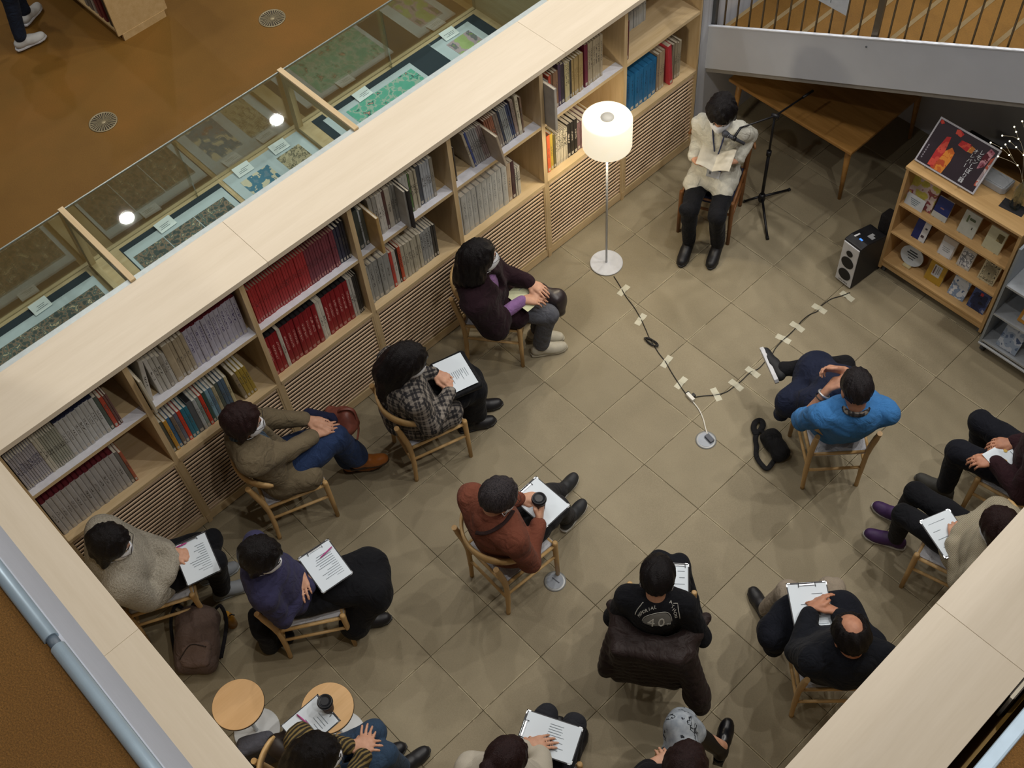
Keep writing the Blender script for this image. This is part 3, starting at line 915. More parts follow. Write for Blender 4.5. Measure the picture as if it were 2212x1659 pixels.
row(5, True, [('large grey board pulled out', '#a7a29b', 0.022, 0.335, 1, 0, dict(marks=0, st=None, x=0.14)), ('deep navy volume', '#233048', 0.016, 0.27, 1, 0), ('azure volume', '#3d6f9e', 0.013, 0.275, 2, 0), ('stone grey volume', '#8d857d', 0.013, 0.275, 1, 0), ('coral red volume', '#cb4a2e', 0.02, 0.30, 1, 0), ('umber volume', '#6b4a33', 0.017, 0.30, 1, 0), ('caramel volume', '#8c6a50', 0.022, 0.30, 2, 0), ('plum purple volume', '#4a2f50', 0.022, 0.335, 1, 0, dict(d=0.24)), ('dark violet volume', '#2c2233', 0.03, 0.32, 1, 0), ('parchment volume', '#c4b98d', 0.02, 0.305, 2, 0, dict(ink='#2a2620', marks=1.2)), ('black and white volume', '#2e2c2a', 0.018, 0.30, 1, 0),
               ('gold beige volume', '#a68f5f', 0.0195, 0.30, 5, 0, dict(ink='#7c683f')), ('gap', 0.012), ('burgundy slipcase', '#6b1f38', 0.028, 0.34, 1, 0, dict(d=0.26)), ('oat coloured volume', '#a89b82', 0.021, 0.335, 6, 0, dict(ink='#3a332a', marks=1.1, d=0.25, set=1))])
row(5, False, [('forest green slipcase', '#3f5e45', 0.045, 0.33, 1, 0, dict(d=0.24, marks=0)), ('orange volume', '#d0603a', 0.028, 0.33, 1, 0, dict(pages=pg_brown, d=0.24)), ('ochre yellow volume', '#b39a3c', 0.025, 0.325, 1, 0), ('olive drab volume', '#57502f', 0.022, 0.30, 1, 0), ('black and white striped booklet', '#c6bda8', 0.012, 0.29, 8, 0, dict(ink='#12100e', marks=1.4)), ('black booklet', '#211e1c', 0.03, 0.30, 3, 0, dict(ink='#c9bfae')), ('mauve brown volume', '#71575a', 0.03, 0.25, 4, 0), ('honey volume', '#a98547', 0.02, 0.26, 1, 0)])
row(6, True, [('gap', 0.004), ('maroon volume with white title', '#5b1f26', 0.038, 0.31, 1, 0, dict(ink='#d9d4cc', marks=1.3, x=0.015)), ('thin white magazine', '#aeb2b4', 0.0225, 0.295, 15, 0, dict(ink='#6b6f74', marks=0.2, d=0.16, x=-0.165, st=None))])
row(6, False, [('bright blue binder', '#1f6596', 0.042, 0.315, 8, 0, dict(ink='#12324c', marks=1.0, d=0.25, set=1, pages=plain('pages_blue', '#2470a2', 0.6))), ('gap', 0.004), ('beige volume with brown top', '#8c7a68', 0.026, 0.33, 1, 0), ('tan volume', '#a3937a', 0.024, 0.33, 2, 0), ('raspberry red album', '#b23541', 0.036, 0.36, 1, 6, dict(marks=0, d=0.26, x=0.02)), ('pale drab volume', '#8a806c', 0.024, 0.32, 2, 0), ('grey cream volume', '#938a76', 0.018, 0.31, 2, 0)])

# ------------------------------------------------------------------ chairs
m_oak = wood('oak_chair', '#c9a673', '#b08c58', 'z', 0.45)
m_oakx = wood('oak_rail', '#cfae7c', '#b8955f', 'x', 0.45)
m_seat = cloth('seat_white', '#c3c4ca', 0.85, 0.05, 180, 0.25)
m_wal = wood('walnut_chair', '#8d6039', '#6f4726', 'z', 0.45)
m_seatn = cloth('seat_navy', '#1d2138', 0.9, 0.1)
def make_chair(label, ml, mr, ms, back=True, group='wooden chairs of the audience'):
    t = thing('armless_chair', label, 'chair', group=group)
    for s in (-1, 1):
        MB().tube([(s * 0.183, 0.188, 0), (s * 0.181, 0.187, 0.2), (s * 0.178, 0.185, 0.405), (s * 0.178, 0.185, 0.419), (s * 0.178, 0.185, 0.424)], [0.0125, 0.0155, 0.0175, 0.016, 0.010], 12).build('front_leg', ml, t)
        MB().tube(spline([(s * 0.165, -0.192, 0), (s * 0.168, -0.182, 0.20), (s * 0.170, -0.186, 0.40), (s * 0.174, -0.215, 0.57), (s * 0.176, -0.236, 0.672)], 5), [0.0135] * 4 + [0.016] * 6 + [0.0185] * 7 + [0.016] * 4, 12).build('rear_leg', ml, t)
        MB().tube([(s * 0.169, -0.184, 0.255), (s * 0.181, 0.186, 0.255)], 0.0095, 10).build('side_stretcher', mr, t)
        MB().tube([(s * 0.171, -0.18, 0.388), (s * 0.179, 0.18, 0.388)], 0.0105, 10).build('seat_rail', mr, t)
    MB().tube([(-0.168, -0.184, 0.205), (0.168, -0.184, 0.205)], 0.0095, 10).build('rear_stretcher', mr, t)
    MB().tube([(-0.18, 0.187, 0.30), (0.18, 0.187, 0.30)], 0.0095, 10).build('front_stretcher', mr, t)
    MB().tube([(-0.17, 0.182, 0.388), (0.17, 0.182, 0.388)], 0.0105, 10).build('seat_rail', mr, t)
    MB().tube([(-0.165, -0.184, 0.388), (0.165, -0.184, 0.388)], 0.0105, 10).build('seat_rail', mr, t)
    n = 9
    top, bot = [], []
    for i in range(n):
        v = i / (n - 1)
        rt, rb = [], []
        for j in range(n):
            u = j / (n - 1)
            w = 0.160 + 0.008 * v
            dip = 0.012 * math.sin(math.pi * u) * (0.4 + 0.6 * math.sin(math.pi * v))
            edge = 0.006 * (abs(2 * v - 1) ** 4)
            p = (-w + 2 * w * u, -0.193 + 0.386 * v, 0.401 - dip - edge)
            rt.append(p)
            rb.append((p[0], p[1], p[2] - 0.014))
        top.append(rt)
        bot.append(rb[::-1])
    m = MB().grid(top).grid(bot)
    m.grid([top[0][::-1], [(p[0], p[1], p[2] - 0.014) for p in top[0]][::-1]])
    m.grid([top[-1], [(p[0], p[1], p[2] - 0.014) for p in top[-1]]])
    m.grid([[r[0] for r in top], [(r[0][0], r[0][1], r[0][2] - 0.014) for r in top]])
    m.grid([[r[-1] for r in top][::-1], [(r[-1][0], r[-1][1], r[-1][2] - 0.014) for r in top][::-1]])
    m.sm = True
    m.build('seat', ms, t)
    # bent back rail
    ring = []
    K = 22
    for k in range(K + 1):
        u = -1 + 2 * k / K
        a = u * 1.12
        x, y = 0.232 * math.sin(a) / math.sin(1.12), -0.095 - 0.162 * (math.cos(a) - math.cos(1.12)) / (1 - math.cos(1.12))
        hh = 0.030 * (1 - 0.55 * abs(u) ** 4)
        hh *= 1.0 if abs(u) < 0.97 else 0.55
        nx, ny = unit(np.array([math.sin(a) * 0.9, -math.cos(a), 0]))[:2]
        th = 0.0085 if abs(u) < 0.97 else 0.005
        z = 0.688
        ring.append([(x + nx * th, y + ny * th, z - hh), (x + nx * th * 1.2, y + ny * th * 1.2, z), (x + nx * th, y + ny * th, z + hh * 0.9), (x, y, z + hh), (x - nx * th, y - ny * th, z + hh * 0.9), (x - nx * th * 1.2, y - ny * th * 1.2, z), (x - nx * th, y - ny * th, z - hh), (x, y, z - hh * 1.08)])
    m = MB()
    for r in ring:
        m.v += [np.array(p) for p in r]
    for k in range(K):
        for q in range(8):
            q2 = (q + 1) % 8
            m.f.append([k * 8 + q, (k + 1) * 8 + q, (k + 1) * 8 + q2, k * 8 + q2])
    m.f.append(list(range(8)))
    m.f.append([K * 8 + q for q in range(8)][::-1])
    m.sm = True
    m.build('back_rail', mr, t)
    return t
def face(fx, fy):
    return math.atan2(fy, fx) - math.pi / 2
# centre, facing of every chair
def _leg(px, py):
    return at(px, py)[:2]
def c_from_br(BR, f):
    f = unit(f)[:2]
    r = np.array([f[1], -f[0]])
    return np.asarray(BR)[:2] + 0.19 * f - 0.165 * r
CH = {
    'maroon': ((-0.455, -0.435), (0.78, 0.62)),
    'plaid': ((-0.152, -1.312), (0.26, 0.966)),
    'khaki': ((-0.437, -2.174), (0.317, 0.95)),
    'brown': ((0.865, -1.55), (0.03, 1.0)),
    'blue': ((1.673, 0.358), (-0.745, 0.667)),
    'tee': ((1.778, -1.297), (-0.594, 0.805)),
    'bald': ((2.546, -0.805), (-0.72, 0.69)),
    'narrator': ((-0.157, 1.375), (0.42, -0.91)),
}
f6 = unit(at(717, 1331, 0.41)[:2] - _leg(629, 1419))
CH['navy'] = (tuple(c_from_br(_leg(629, 1419), f6)), tuple(f6))
f5 = unit(at(426, 1277, 0.41)[:2] - _leg(322, 1388))
CH['fleece'] = (tuple(c_from_br(_leg(322, 1388), f5)), tuple(f5))
f12 = unit((-0.97, -0.22))
fl12 = at(1980, 1199, 0.41)[:2]
CH['cream'] = (tuple(fl12 - 0.187 * f12[:2] - 0.178 * np.array([-f12[1], f12[0]])), tuple(f12))
f11 = unit((-0.985, -0.12))
fl11 = _leg(2074, 1107)
CH['wine'] = (tuple(fl11 - 0.187 * f11[:2] - 0.178 * np.array([-f11[1], f11[0]])), tuple(f11))
f14 = unit((-0.45, 0.89))
fr14 = at(1252, 1650, 0.42)[:2]
CH['ivory'] = (tuple(fr14 - 0.187 * f14[:2] - 0.178 * np.array([f14[1], -f14[0]])), tuple(f14))
CH['tiger'] = (tuple(at(692, 1690, 0.42)[:2]), (0.25, 0.97))
CH['boots'] = (tuple(at(1475, 1725, 0.42)[:2]), (-0.45, 0.89))
WHO = {'maroon': 'under the visitor in the maroon cardigan', 'plaid': 'under the visitor in the plaid coat', 'khaki': 'under the visitor in the khaki cardigan', 'brown': 'under the man in the rust brown hoodie',
       'blue': 'under the man in the blue sweater', 'tee': 'under the visitor in the marathon shirt', 'bald': 'under the balding visitor', 'navy': 'under the visitor in the indigo sweater', 'fleece': 'under the visitor in the fleece jacket',
       'cream': 'under the visitor with purple shoes', 'wine': 'under the visitor in the wine red jacket', 'ivory': 'under the visitor in the ivory sweater', 'tiger': 'under the visitor with striped sleeves', 'boots': 'under the visitor in the grey patterned skirt'}
ch0 = None
for k, w in WHO.items():
    lab = 'oak chair with white seat ' + w
    if ch0 is None:
        ch0 = make_chair(lab, m_oak, m_oakx, m_seat)
        c = ch0
    else:
        c = copy_tree(ch0)
        c['label'] = lab
    (cx, cy), f = CH[k]
    c.location = (cx, cy, 0)
    c.rotation_euler = (0, 0, face(*f))
cn = make_chair('dark walnut chair with navy seat under the reader', m_wal, m_wal, m_seatn, group=None)
if 'group' in cn:
    del cn['group']
cn.location = (*CH['narrator'][0], 0)
cn.rotation_euler = (0, 0, face(*CH['narrator'][1]))

# ------------------------------------------------------------------ round side tables
m_tt = wood('beech_top', '#dcb584', '#cfa673', 'y', 0.4)
m_tb = plain('table_base_white', '#d2d6d8', 0.35, var=0.02)
def side_table(x, y, h, label):
    t = thing('side_table', label, 'table', (x, y, 0), group='small round side tables')
    MB().lathe([(0.0, h), (0.139, h), (0.141, h - 0.003), (0.141, h - 0.013), (0.136, h - 0.017), (0.0, h - 0.017)][::-1], 48).build('table_top', m_tt, t)
    MB().lathe([(0.1415, h - 0.0145), (0.1425, h - 0.012), (0.1425, h - 0.005), (0.1415, h - 0.0025)], 48).build('edge_band', plain('table_edge_dark', '#3b2f24', 0.5), t)
    MB().lathe([(0.011, 0.014), (0.011, h - 0.018)], 16).build('column', plain('column_grey', '#b9bcbe', 0.3, 0.5), t)
    MB().lathe([(0.0, 0.0), (0.130, 0.0), (0.131, 0.006), (0.127, 0.010), (0.025, 0.0145), (0.0, 0.0145)], 48).build('base_plate', m_tb, t)
HT = 0.44
p1 = at(514, 1521, HT)
p2 = at(707, 1529, HT)
side_table(p1[0], p1[1], HT, 'bare round side table on a white disc base')
side_table(p2[0], p2[1], HT, 'round side table carrying a clipboard and a cup')

# ------------------------------------------------------------------ floor lamp
LB = at(1310, 569)
lp = thing('floor_lamp', 'lit floor lamp with a white drum shade and round base', 'lamp', (LB[0], LB[1], 0))
MB().lathe([(0.0, 0.0), (0.113, 0.0), (0.116, 0.004), (0.116, 0.010), (0.112, 0.013), (0.016, 0.016), (0.0, 0.016)], 48).build('base', plain('lamp_base_white', '#c9ccd2', 0.4), lp, smooth=False)
MB().lathe([(0.0075, 0.016), (0.0075, 1.17)], 14).build('pole', plain('lamp_pole_grey', '#b4b7bb', 0.35, 0.3), lp, True)
sh = MB().lathe([(0.148, 1.165), (0.155, 1.165), (0.157, 1.17), (0.157, 1.378), (0.150, 1.388), (0.130, 1.392), (0.05, 1.394), (0.0, 1.394)], 56).build('shade', None, lp, True)
@reg
def shade_mat(key):
    t = NT(key)
    tc = t.n('ShaderNodeTexCoord')
    n = t.noise(t.coord(), 20, 2)
    t.b.inputs['Base Color'].default_value = srgb('#f2ead8')
    t.b.inputs['Roughness'].default_value = 0.6
    t.l(t.ramp(n, [(0.2, '#fff0cf'), (0.8, '#fff4da')]), t.b.inputs['Emission Color'])
    t.b.inputs['Emission Strength'].default_value = 0.75
    return t.m
sh.data.materials.clear()
sh.data.materials.append(shade_mat('lamp_shade_lit'))
MB().lathe([(0.0, 1.3945), (0.042, 1.3945), (0.042, 1.398), (0.0, 1.398)], 32).build('cap_disc', plain('lamp_cap', '#cfccc2', 0.5), lp, True)
bl = bpy.data.lights.new('lamp_bulb', 'POINT')
bl.energy = 11
bl.color = (1.0, 0.86, 0.62)
bl.shadow_soft_size = 0.05
blo = bpy.data.objects.new('lamp_bulb', bl)
blo.location = (LB[0], LB[1], 1.135)
COL.objects.link(blo)
MB().tube([(0, 0, 1.17), (0, 0, 1.21)], 0.02, 14).build('socket', plain('socket_white', '#dddddd', 0.5), lp)

# ------------------------------------------------------------------ low table under the stair
tb = thing('low_table', 'low oak table standing under the staircase', 'table', (-0.125, 2.62, 0))
m_lt = wood('low_table_oak', '#b98a4e', '#9a6f38', 'x', 0.35)
MB().box((-0.55, -0.515, 0.495), (0.55, 0.42, 0.522)).build('table_top', m_lt, tb, bevel=0.006)
for sx, sy in ((-1, -1), (1, -1), (1, 1), (-1, 1)):
    x, y = sx * 0.49, (-0.45 if sy < 0 else 0.36)
    MB().tube([(x + sx * 0.02, y + sy * 0.012, 0), (x, y, 0.494)], [0.013, 0.024], 12).build('leg', m_lt, tb)
# things in the dark under the stair
bx = thing('storage_crate', 'black storage crate in the dark beside the low table', 'crate', (1.02, 2.78, 0))
MB().box((-0.17, -0.15, 0), (0.17, 0.15, 0.40)).build('body', plain('crate_black', '#17161a', 0.8), bx, bevel=0.01)
MB().box((-0.18, -0.16, 0.40), (0.18, 0.16, 0.43)).build('lid', plain('crate_black', '#17161a', 0.8), bx, bevel=0.008)
rt = thing('round_table', 'brown round table stored under the staircase', 'table', (1.36, 2.55, 0))
MB().lathe([(0.0, 0.60), (0.26, 0.60), (0.265, 0.605), (0.265, 0.62), (0.26, 0.625), (0.0, 0.625)], 40).build('table_top', wood('dark_oak', '#8a6434', '#6d4c25', 'x'), rt)
MB().lathe([(0.02, 0.02), (0.02, 0.60)], 14).build('column', plain('crate_black', '#17161a', 0.8), rt, True)
MB().lathe([(0.0, 0.0), (0.18, 0.0), (0.18, 0.015), (0.02, 0.025)], 32).build('base_plate', plain('crate_black', '#17161a', 0.8), rt, True)
bc = thing('stored_chair', 'black padded chair pushed back under the staircase', 'chair', (1.80, 2.52, 0))
MB().box((-0.2, -0.2, 0.42), (0.2, 0.2, 0.48)).build('seat', cloth('black_pad', '#16161a'), bc, bevel=0.02)
MB().box((-0.19, -0.21, 0.5), (0.19, -0.15, 0.92)).build('backrest', cloth('black_pad', '#16161a'), bc, bevel=0.025, seg=3)
for sx in (-1, 1):
    for sy in (-1, 1):
        MB().tube([(sx * 0.18, sy * 0.18, 0), (sx * 0.17, sy * 0.17, 0.42)], 0.011, 8).build('leg', plain('crate_black', '#17161a', 0.8), bc)

# ------------------------------------------------------------------ microphone stand and microphone
MS = at(1643, 443)
m_blk = plain('satin_black', '#15151a', 0.45, 0.2)
ms = thing('microphone_stand', 'black tripod microphone stand with a boom arm', 'microphone stand', (MS[0], MS[1], 0))
K = np.array([0.0, 0.0, 0.87])
for q in ((1606, 437), (1706, 411), (1658, 519)):
    e = at(*q) - MS
    e[2] = 0.011
    MB().tube([np.array([0, 0, 0.085]) + unit(e) * 0.015, e * 0.94 + np.array([0, 0, 0.003])], [0.0095, 0.0085], 10).build('leg', m_blk, ms)
    MB().tube([e * 0.93 + np.array([0, 0, 0.002]), e * 1.0 + np.array([0, 0, 0.001])], 0.0115, 10).build('rubber_foot', plain('rubber_black', '#0e0e10', 0.8), ms)
MB().lathe([(0.0, 0.045), (0.022, 0.047), (0.026, 0.06), (0.026, 0.10), (0.02, 0.115), (0.0, 0.118)], 20).build('hub', m_blk, ms, True)
MB().tube([(0, 0, 0.10), (0, 0, 0.52)], 0.0115, 12).build('lower_tube', m_blk, ms)
MB().tube([(0, 0, 0.52), (0, 0, 0.87)], 0.008, 12).build('upper_tube', m_blk, ms)
MB().lathe([(0.0, 0.505), (0.018, 0.507), (0.018, 0.545), (0.0, 0.547)], 16).build('clutch', m_blk, ms, True)
MB().tube([(0.028, 0.012, 0.87), (-0.022, -0.01, 0.875)], 0.015, 12).build('boom_joint', m_blk, ms)
end_p = at(1756, 196, 0.86) - MS
tip = at(1600, 276, 1.02) - MS
MB().tube([tip, K + (end_p - tip) * 0.0, end_p], [0.0055, 0.0065, 0.0065], 10).build('boom_arm', m_blk, ms)
MB().tube([end_p - unit(end_p - K) * 0.1, end_p], 0.0095, 10).build('boom_grip', m_blk, ms)
MB().tube([tip - unit(tip - K) * 0.03, tip, (at(1564, 288, 1.03) + unit(at(1599, 306, 0.985) - at(1564, 288, 1.03)) * 0.072 + np.array([0, 0, 0.006]) - MS)], [0.006, 0.008, 0.009], 10).build('clip_mount', m_blk, ms)
mc = thing('microphone', 'grey handheld microphone clipped on the boom arm', 'microphone', tuple(at(1564, 288, 1.03)))
a, b = np.zeros(3), at(1599, 306, 0.985) - at(1564, 288, 1.03)
d = unit(b)
MB().tube([a + d * 0.025, a + d * 0.06, a + d * 0.15], [0.0165, 0.013, 0.0105], 14).build('handle', plain('mic_grey', '#3e4046', 0.45, 0.2), mc)
gb = MB()
gb.tube([a - d * 0.012, a - d * 0.006, a + d * 0.006, a + d * 0.022, a + d * 0.03], [0.010, 0.019, 0.0235, 0.021, 0.017], 18)
gb.build('grille', plain('mic_grille', '#4c4f57', 0.5, 0.5, 0.3, 400, 0.6), mc)
MB().tube([a + d * 0.028, a + d * 0.034], 0.0185, 16).build('ring', plain('mic_ring', '#6b6f78', 0.35, 0.6), mc)
MB().tube([a + d * 0.062, a + d * 0.085], 0.0165, 14).build('holder', m_blk, mc)

# ------------------------------------------------------------------ portable loudspeaker
SPA, SPB = at(1804, 601), at(1836, 626)
ex = unit(SPB - SPA)
spw = float(np.linalg.norm(SPB - SPA)) + 0.01
sp_c = (SPA + SPB) / 2
sp = thing('loudspeaker', 'black portable loudspeaker with white front beside the display rack', 'loudspeaker', (sp_c[0], sp_c[1], 0), rz=math.atan2(ex[1], ex[0]))
hw = spw / 2
Rx = np.array([[0, 0, 1.0], [1.0, 0, 0], [0, 1.0, 0]])
side = [(0.0, 0.012), (0.30, 0.012), (0.31, 0.30), (0.26, 0.365), (0.06, 0.425), (0.0, 0.42)]
MB().prism(side, -hw, hw, Rx).build('cabinet', plain('speaker_black', '#131317', 0.55), sp, bevel=0.008)
MB().box((-hw + 0.006, -0.008, 0.02), (hw - 0.006, 0.0005, 0.405)).build('front_panel', plain('speaker_white', '#c5c7cc', 0.45), sp, bevel=0.004)
for zc, r in ((0.325, 0.026), (0.235, 0.050), (0.115, 0.050)):
    MB().tube([(0, -0.0075, zc), (0, -0.0115, zc)], r, 32).build('driver', plain('driver_black', '#0d0d10', 0.7), sp)
lettering('UNI-PEX', 0.021, plain('speaker_letter', '#2a2b30', 0.6), frame((0, -0.0085, 0.04), (1, 0, 0), (0, 0, 1), (0, -1, 0)), sp)
sl = math.atan2(-0.06, 0.20)
def top_pt(u, w):
    return (u, 0.06 + w, 0.425 - 0.3 * w + 0.001)
MB().obox(top_pt(-0.035, 0.02), np.array([0.006, 0.028, 0.002]), rotx(sl)).build('handle_slot', plain('slot_white', '#d9dbe0', 0.5), sp)
MB().obox(top_pt(0.03, 0.10), np.array([0.022, 0.03, 0.0015]), rotx(sl)).build('control_plate', plain('plate_silver', '#b9bcc0', 0.4, 0.4), sp)
MB().obox(top_pt(0.042, 0.118), np.array([0.011, 0.012, 0.002]), rotx(sl)).build('dial', plain('driver_black', '#0d0d10', 0.7), sp)
MB().obox(top_pt(0.012, 0.004), np.array([0.012, 0.007, 0.0018]), rotx(sl)).build('power_lamp', emit('power_blue', '#3f7de0', 1.2), sp)
MB().box((-hw + 0.03, 0.30, 0.30), (hw - 0.005, 0.40, 0.46)).build('accessory_pouch', cloth('pouch_black', '#1a1718'), sp, bevel=0.02, seg=3)
for s in (-1, 1):
    MB().tube([(s * (hw - 0.02), 0.28, 0.02), (s * (hw - 0.004), 0.28, 0.02)], 0.02, 14).build('caster', plain('rubber_black', '#0e0e10', 0.8), sp)

# ------------------------------------------------------------------ display rack with face-out books
RA, RB_ = at(1903, 596), at(2108, 728)
RZ = 1.03
rx0, rx1, ry = 0.985, 1.81, 1.80
rk = thing('display_rack', 'birch display rack on casters with face-out books', 'display rack', (rx0, ry, 0))
RWID, RDEP = rx1 - rx0, 0.34
m_rk = wood('rack_birch', '#d6b27e', '#c09a66', 'x', 0.42)
m_rkz = wood('rack_birch_z', '#cba876', '#b6915f', 'z', 0.42)
for x in (0.0, RWID - 0.02):
    MB().box((x, 0, 0.05), (x + 0.02, RDEP, RZ - 0.02)).build('side_panel', m_rkz, rk)
MB().box((-0.004, -0.012, RZ - 0.02), (RWID + 0.004, RDEP + 0.004, RZ)).build('top_panel', m_rk, rk, bevel=0.002)
MB().box((0.02, RDEP - 0.012, 0.10), (RWID - 0.02, RDEP - 0.002, RZ - 0.02)).build('back_panel', wood('rack_back', '#b58a52', '#9c7440', 'x'), rk)
SHZ = [0.145, 0.43, 0.70]
for z in SHZ:
    MB().box((0.02, 0.0, z - 0.016), (RWID - 0.02, RDEP - 0.012, z)).build('shelf', m_rk, rk, bevel=0.001)
MB().box((0.02, 0.008, 0.075), (RWID - 0.02, 0.024, SHZ[0] - 0.017)).build('plinth', m_rk, rk)
for x in (0.03, RWID - 0.03):
    for y in (0.05, RDEP - 0.05):
        MB().tube([(x - 0.012, y, 0.025), (x + 0.012, y, 0.025)], 0.025, 14).build('caster', plain('caster_grey', '#54585e', 0.6), rk)
        MB().box((x - 0.008, y - 0.008, 0.03), (x + 0.008, y + 0.008, 0.055)).build('caster_fork', plain('caster_steel', '#8b9096', 0.4, 0.6), rk)

@reg
def cover_art(key, stops, scale=18):
    return print_mat.__wrapped__(key, stops, scale) if hasattr(print_mat, '__wrapped__') else print_mat(key + '_art', stops, scale)
def faceout(px, py, shelf, w, h, base, label, art=None, decor=None, tilt=0.30, cat='book', ink='#4a4a52', th=0.016):
    """a book propped up facing out; decor: list of (u0,u1,v0,v1,colour) patches in cover fractions"""
    z = SHZ[shelf] + 0.0006
    c = at(px, py, z + h * 0.45)
    x = float(c[0])
    t = thing('display_book', label, cat, (x, ry + 0.055, z))
    ct, stt = math.cos(tilt), math.sin(tilt)
    R = np.array([[1.0, 0, 0], [0, ct, stt], [0, -stt, ct]])       # local: x right, y depth(back), z up along cover
    def P(u, v, dpt):
        return R @ np.array([(u - 0.5) * w, dpt, v * h])
    zoff = 0.0
    MB().obox(P(0.5, 0.5, th / 2), np.array([w / 2, th / 2, h / 2]), R).build('cover', art if art else plain('cov_' + base, base, 0.45), t, bevel=0.001)
    MB().obox(P(0.505, 0.5, th / 2 + 0.0005), np.array([w / 2 - 0.0005, th / 2 - 0.003, h / 2 + 0.0008]), R).build('pages', m_pages, t)
    for (u0, u1, v0, v1, col) in (decor or []):
        MB().obox(P((u0 + u1) / 2, (v0 + v1) / 2, -0.0005), np.array([(u1 - u0) * w / 2, 0.0007, (v1 - v0) * h / 2]), R).build('cover_print', col if not isinstance(col, str) else plain('dec_' + col, col, 0.5), t)
    # wire stand
    q = MB()
    for s in (-0.3, 0.3):
        q.tube([P(0.5 + s, 0.03, -0.012), P(0.5 + s, -0.0, -0.010) + np.array([0, 0, 0.002]), np.array([s * w, 0.02, 0.002]), P(0.5 + s, 0.45, th + 0.004)], 0.0012, 6)
    q.build('wire_stand', plain('wire_clear', '#9a9a94', 0.3, 0.4), t)
    return t, P, R
va = print_mat('art_girl', [(0.0, '#b3a94a'), (0.5, '#bdb253'), (0.58, '#c9b7b2'), (0.68, '#8c4a4e'), (0.76, '#c3b560')], 9)
t, P, R = faceout(1996, 415, 2, 0.20, 0.20, '#b7ad4c', 'green and pink picture book on the top rack shelf', va)
MB().obox(P(0.45, 0.14, -0.026), np.array([0.066, 0.0012, 0.048]), R).build('notice_card', plain('card_pale', '#c3c9cf', 0.7), t)
for q in range(4):
    MB().obox(P(0.45, 0.24 - 0.06 * q, -0.0282), np.array([0.035 - 0.006 * q, 0.0006, 0.0022]), R).build('print_line', m_ink, t)
faceout(2047, 443, 2, 0.105, 0.15, '#22306e', 'deep blue book with white foot on the top rack shelf', None, [(0.0, 1.0, 0.0, 0.27, '#b9bab6'), (0.35, 0.6, 0.5, 0.56, '#8d6a6c')])
faceout(2098, 482, 2, 0.115, 0.165, '#b3b6ae', 'pale book with brush strokes on the top rack shelf', None, [(0.25, 0.35, 0.55, 0.85, '#5d6a4a'), (0.4, 0.75, 0.68, 0.78, '#4f5a45'), (0.7, 0.75, 0.35, 0.45, '#33352f')])
faceout(2152, 517, 2, 0.12, 0.16, '#b8b598', 'cream book with a small square picture on the top rack shelf', None, [(0.55, 0.9, 0.52, 0.86, print_mat('art_brown', [(0, '#7d7049'), (0.5, '#8f8258'), (0.6, '#5f5435')], 20))])
faceout(1986, 502, 1, 0.10, 0.155, '#1c2a68', 'navy book with white bird panel on the middle rack shelf', None, [(0.55, 1.0, 0.0, 1.0, '#c9cbd0'), (0.62, 0.85, 0.2, 0.32, '#5b3c4c'), (0.7, 0.86, 0.62, 0.7, '#3d4250')])
faceout(2037, 545, 1, 0.105, 0.14, '#b4aaa0', 'pale book with a white notice card on the middle rack shelf', None, [(0.05, 0.9, 0.0, 0.72, '#c8ccd2'), (0.2, 0.7, 0.45, 0.48, '#6f7680'), (0.2, 0.75, 0.36, 0.39, '#6f7680'), (0.25, 0.7, 0.27, 0.30, '#6f7680')])
faceout(2080, 567, 1, 0.095, 0.145, '#b9b4aa', 'black and white photograph book on the middle rack shelf', None, [(0.08, 0.92, 0.1, 0.88, print_mat('art_bw', [(0, '#d0d0d2'), (0.45, '#b9babd'), (0.55, '#6c6e74'), (0.65, '#cfd0d2'), (0.75, '#3c3e46')], 26))])
faceout(2129, 597, 1, 0.115, 0.165, '#c0b798', 'cream book with a black leaf border on the middle rack shelf', None, [(0.08, 0.92, 0.08, 0.92, print_mat('art_border', [(0, '#c0b798'), (0.52, '#3a362c'), (0.6, '#c0b798'), (0.68, '#3a362c'), (0.74, '#c0b798')], 40)), (0.2, 0.8, 0.2, 0.8, '#c3ba9b'), (0.45, 0.55, 0.38, 0.46, '#33302a')])
op = at(1962, 562, SHZ[0] + 0.07)
t = thing('oval_sign', 'oval white notice plate on the bottom rack shelf', 'notice', (op[0], ry + 0.06, SHZ[0] + 0.0006))
Rt = np.array([[1.0, 0, 0], [0, math.cos(0.35), math.sin(0.35)], [0, -math.sin(0.35), math.cos(0.35)]])
poly = [(0.085 * math.cos(a), 0.072 * math.sin(a)) for a in np.linspace(0, 2 * math.pi, 40, endpoint=False)]
MB().prism(poly, -0.005, 0.005, Rt @ np.array([[1.0, 0, 0], [0, 0, -1.0], [0, 1.0, 0]]), Rt @ np.array([0, 0, 0.085])).build('plate', plain('plate_white', '#bfc6cc', 0.5), t, bevel=0.002)
for q, (sz, tx) in enumerate(((0.02, 'HELLO'), (0.02, 'BOOKS'))):
    pass
for q in range(4):
    MB().obox(Rt @ np.array([0, -0.0056, 0.118 - 0.018 * q]), np.array([(0.03, 0.042, 0.03, 0.022)[q], 0.0006, 0.0045 if q < 2 else 0.0025]), Rt).build('print_line', plain('dark_print', '#3c4046', 0.7), t)
MB().box((-0.03, -0.02, 0), (0.03, 0.01, 0.014)).build('stand', plain('stand_cream', '#c9bb8f', 0.6), t, bevel=0.003)
faceout(2013, 598, 0, 0.125, 0.165, '#b08b2e', 'yellow book with a white label on the bottom rack shelf', None, [(0.28, 0.75, 0.32, 0.85, '#b9bcc2'), (0.32, 0.40, 0.4, 0.8, '#8a5a52'), (0.5, 0.53, 0.4, 0.8, '#5b5d66'), (0.6, 0.63, 0.45, 0.8, '#5b5d66')])
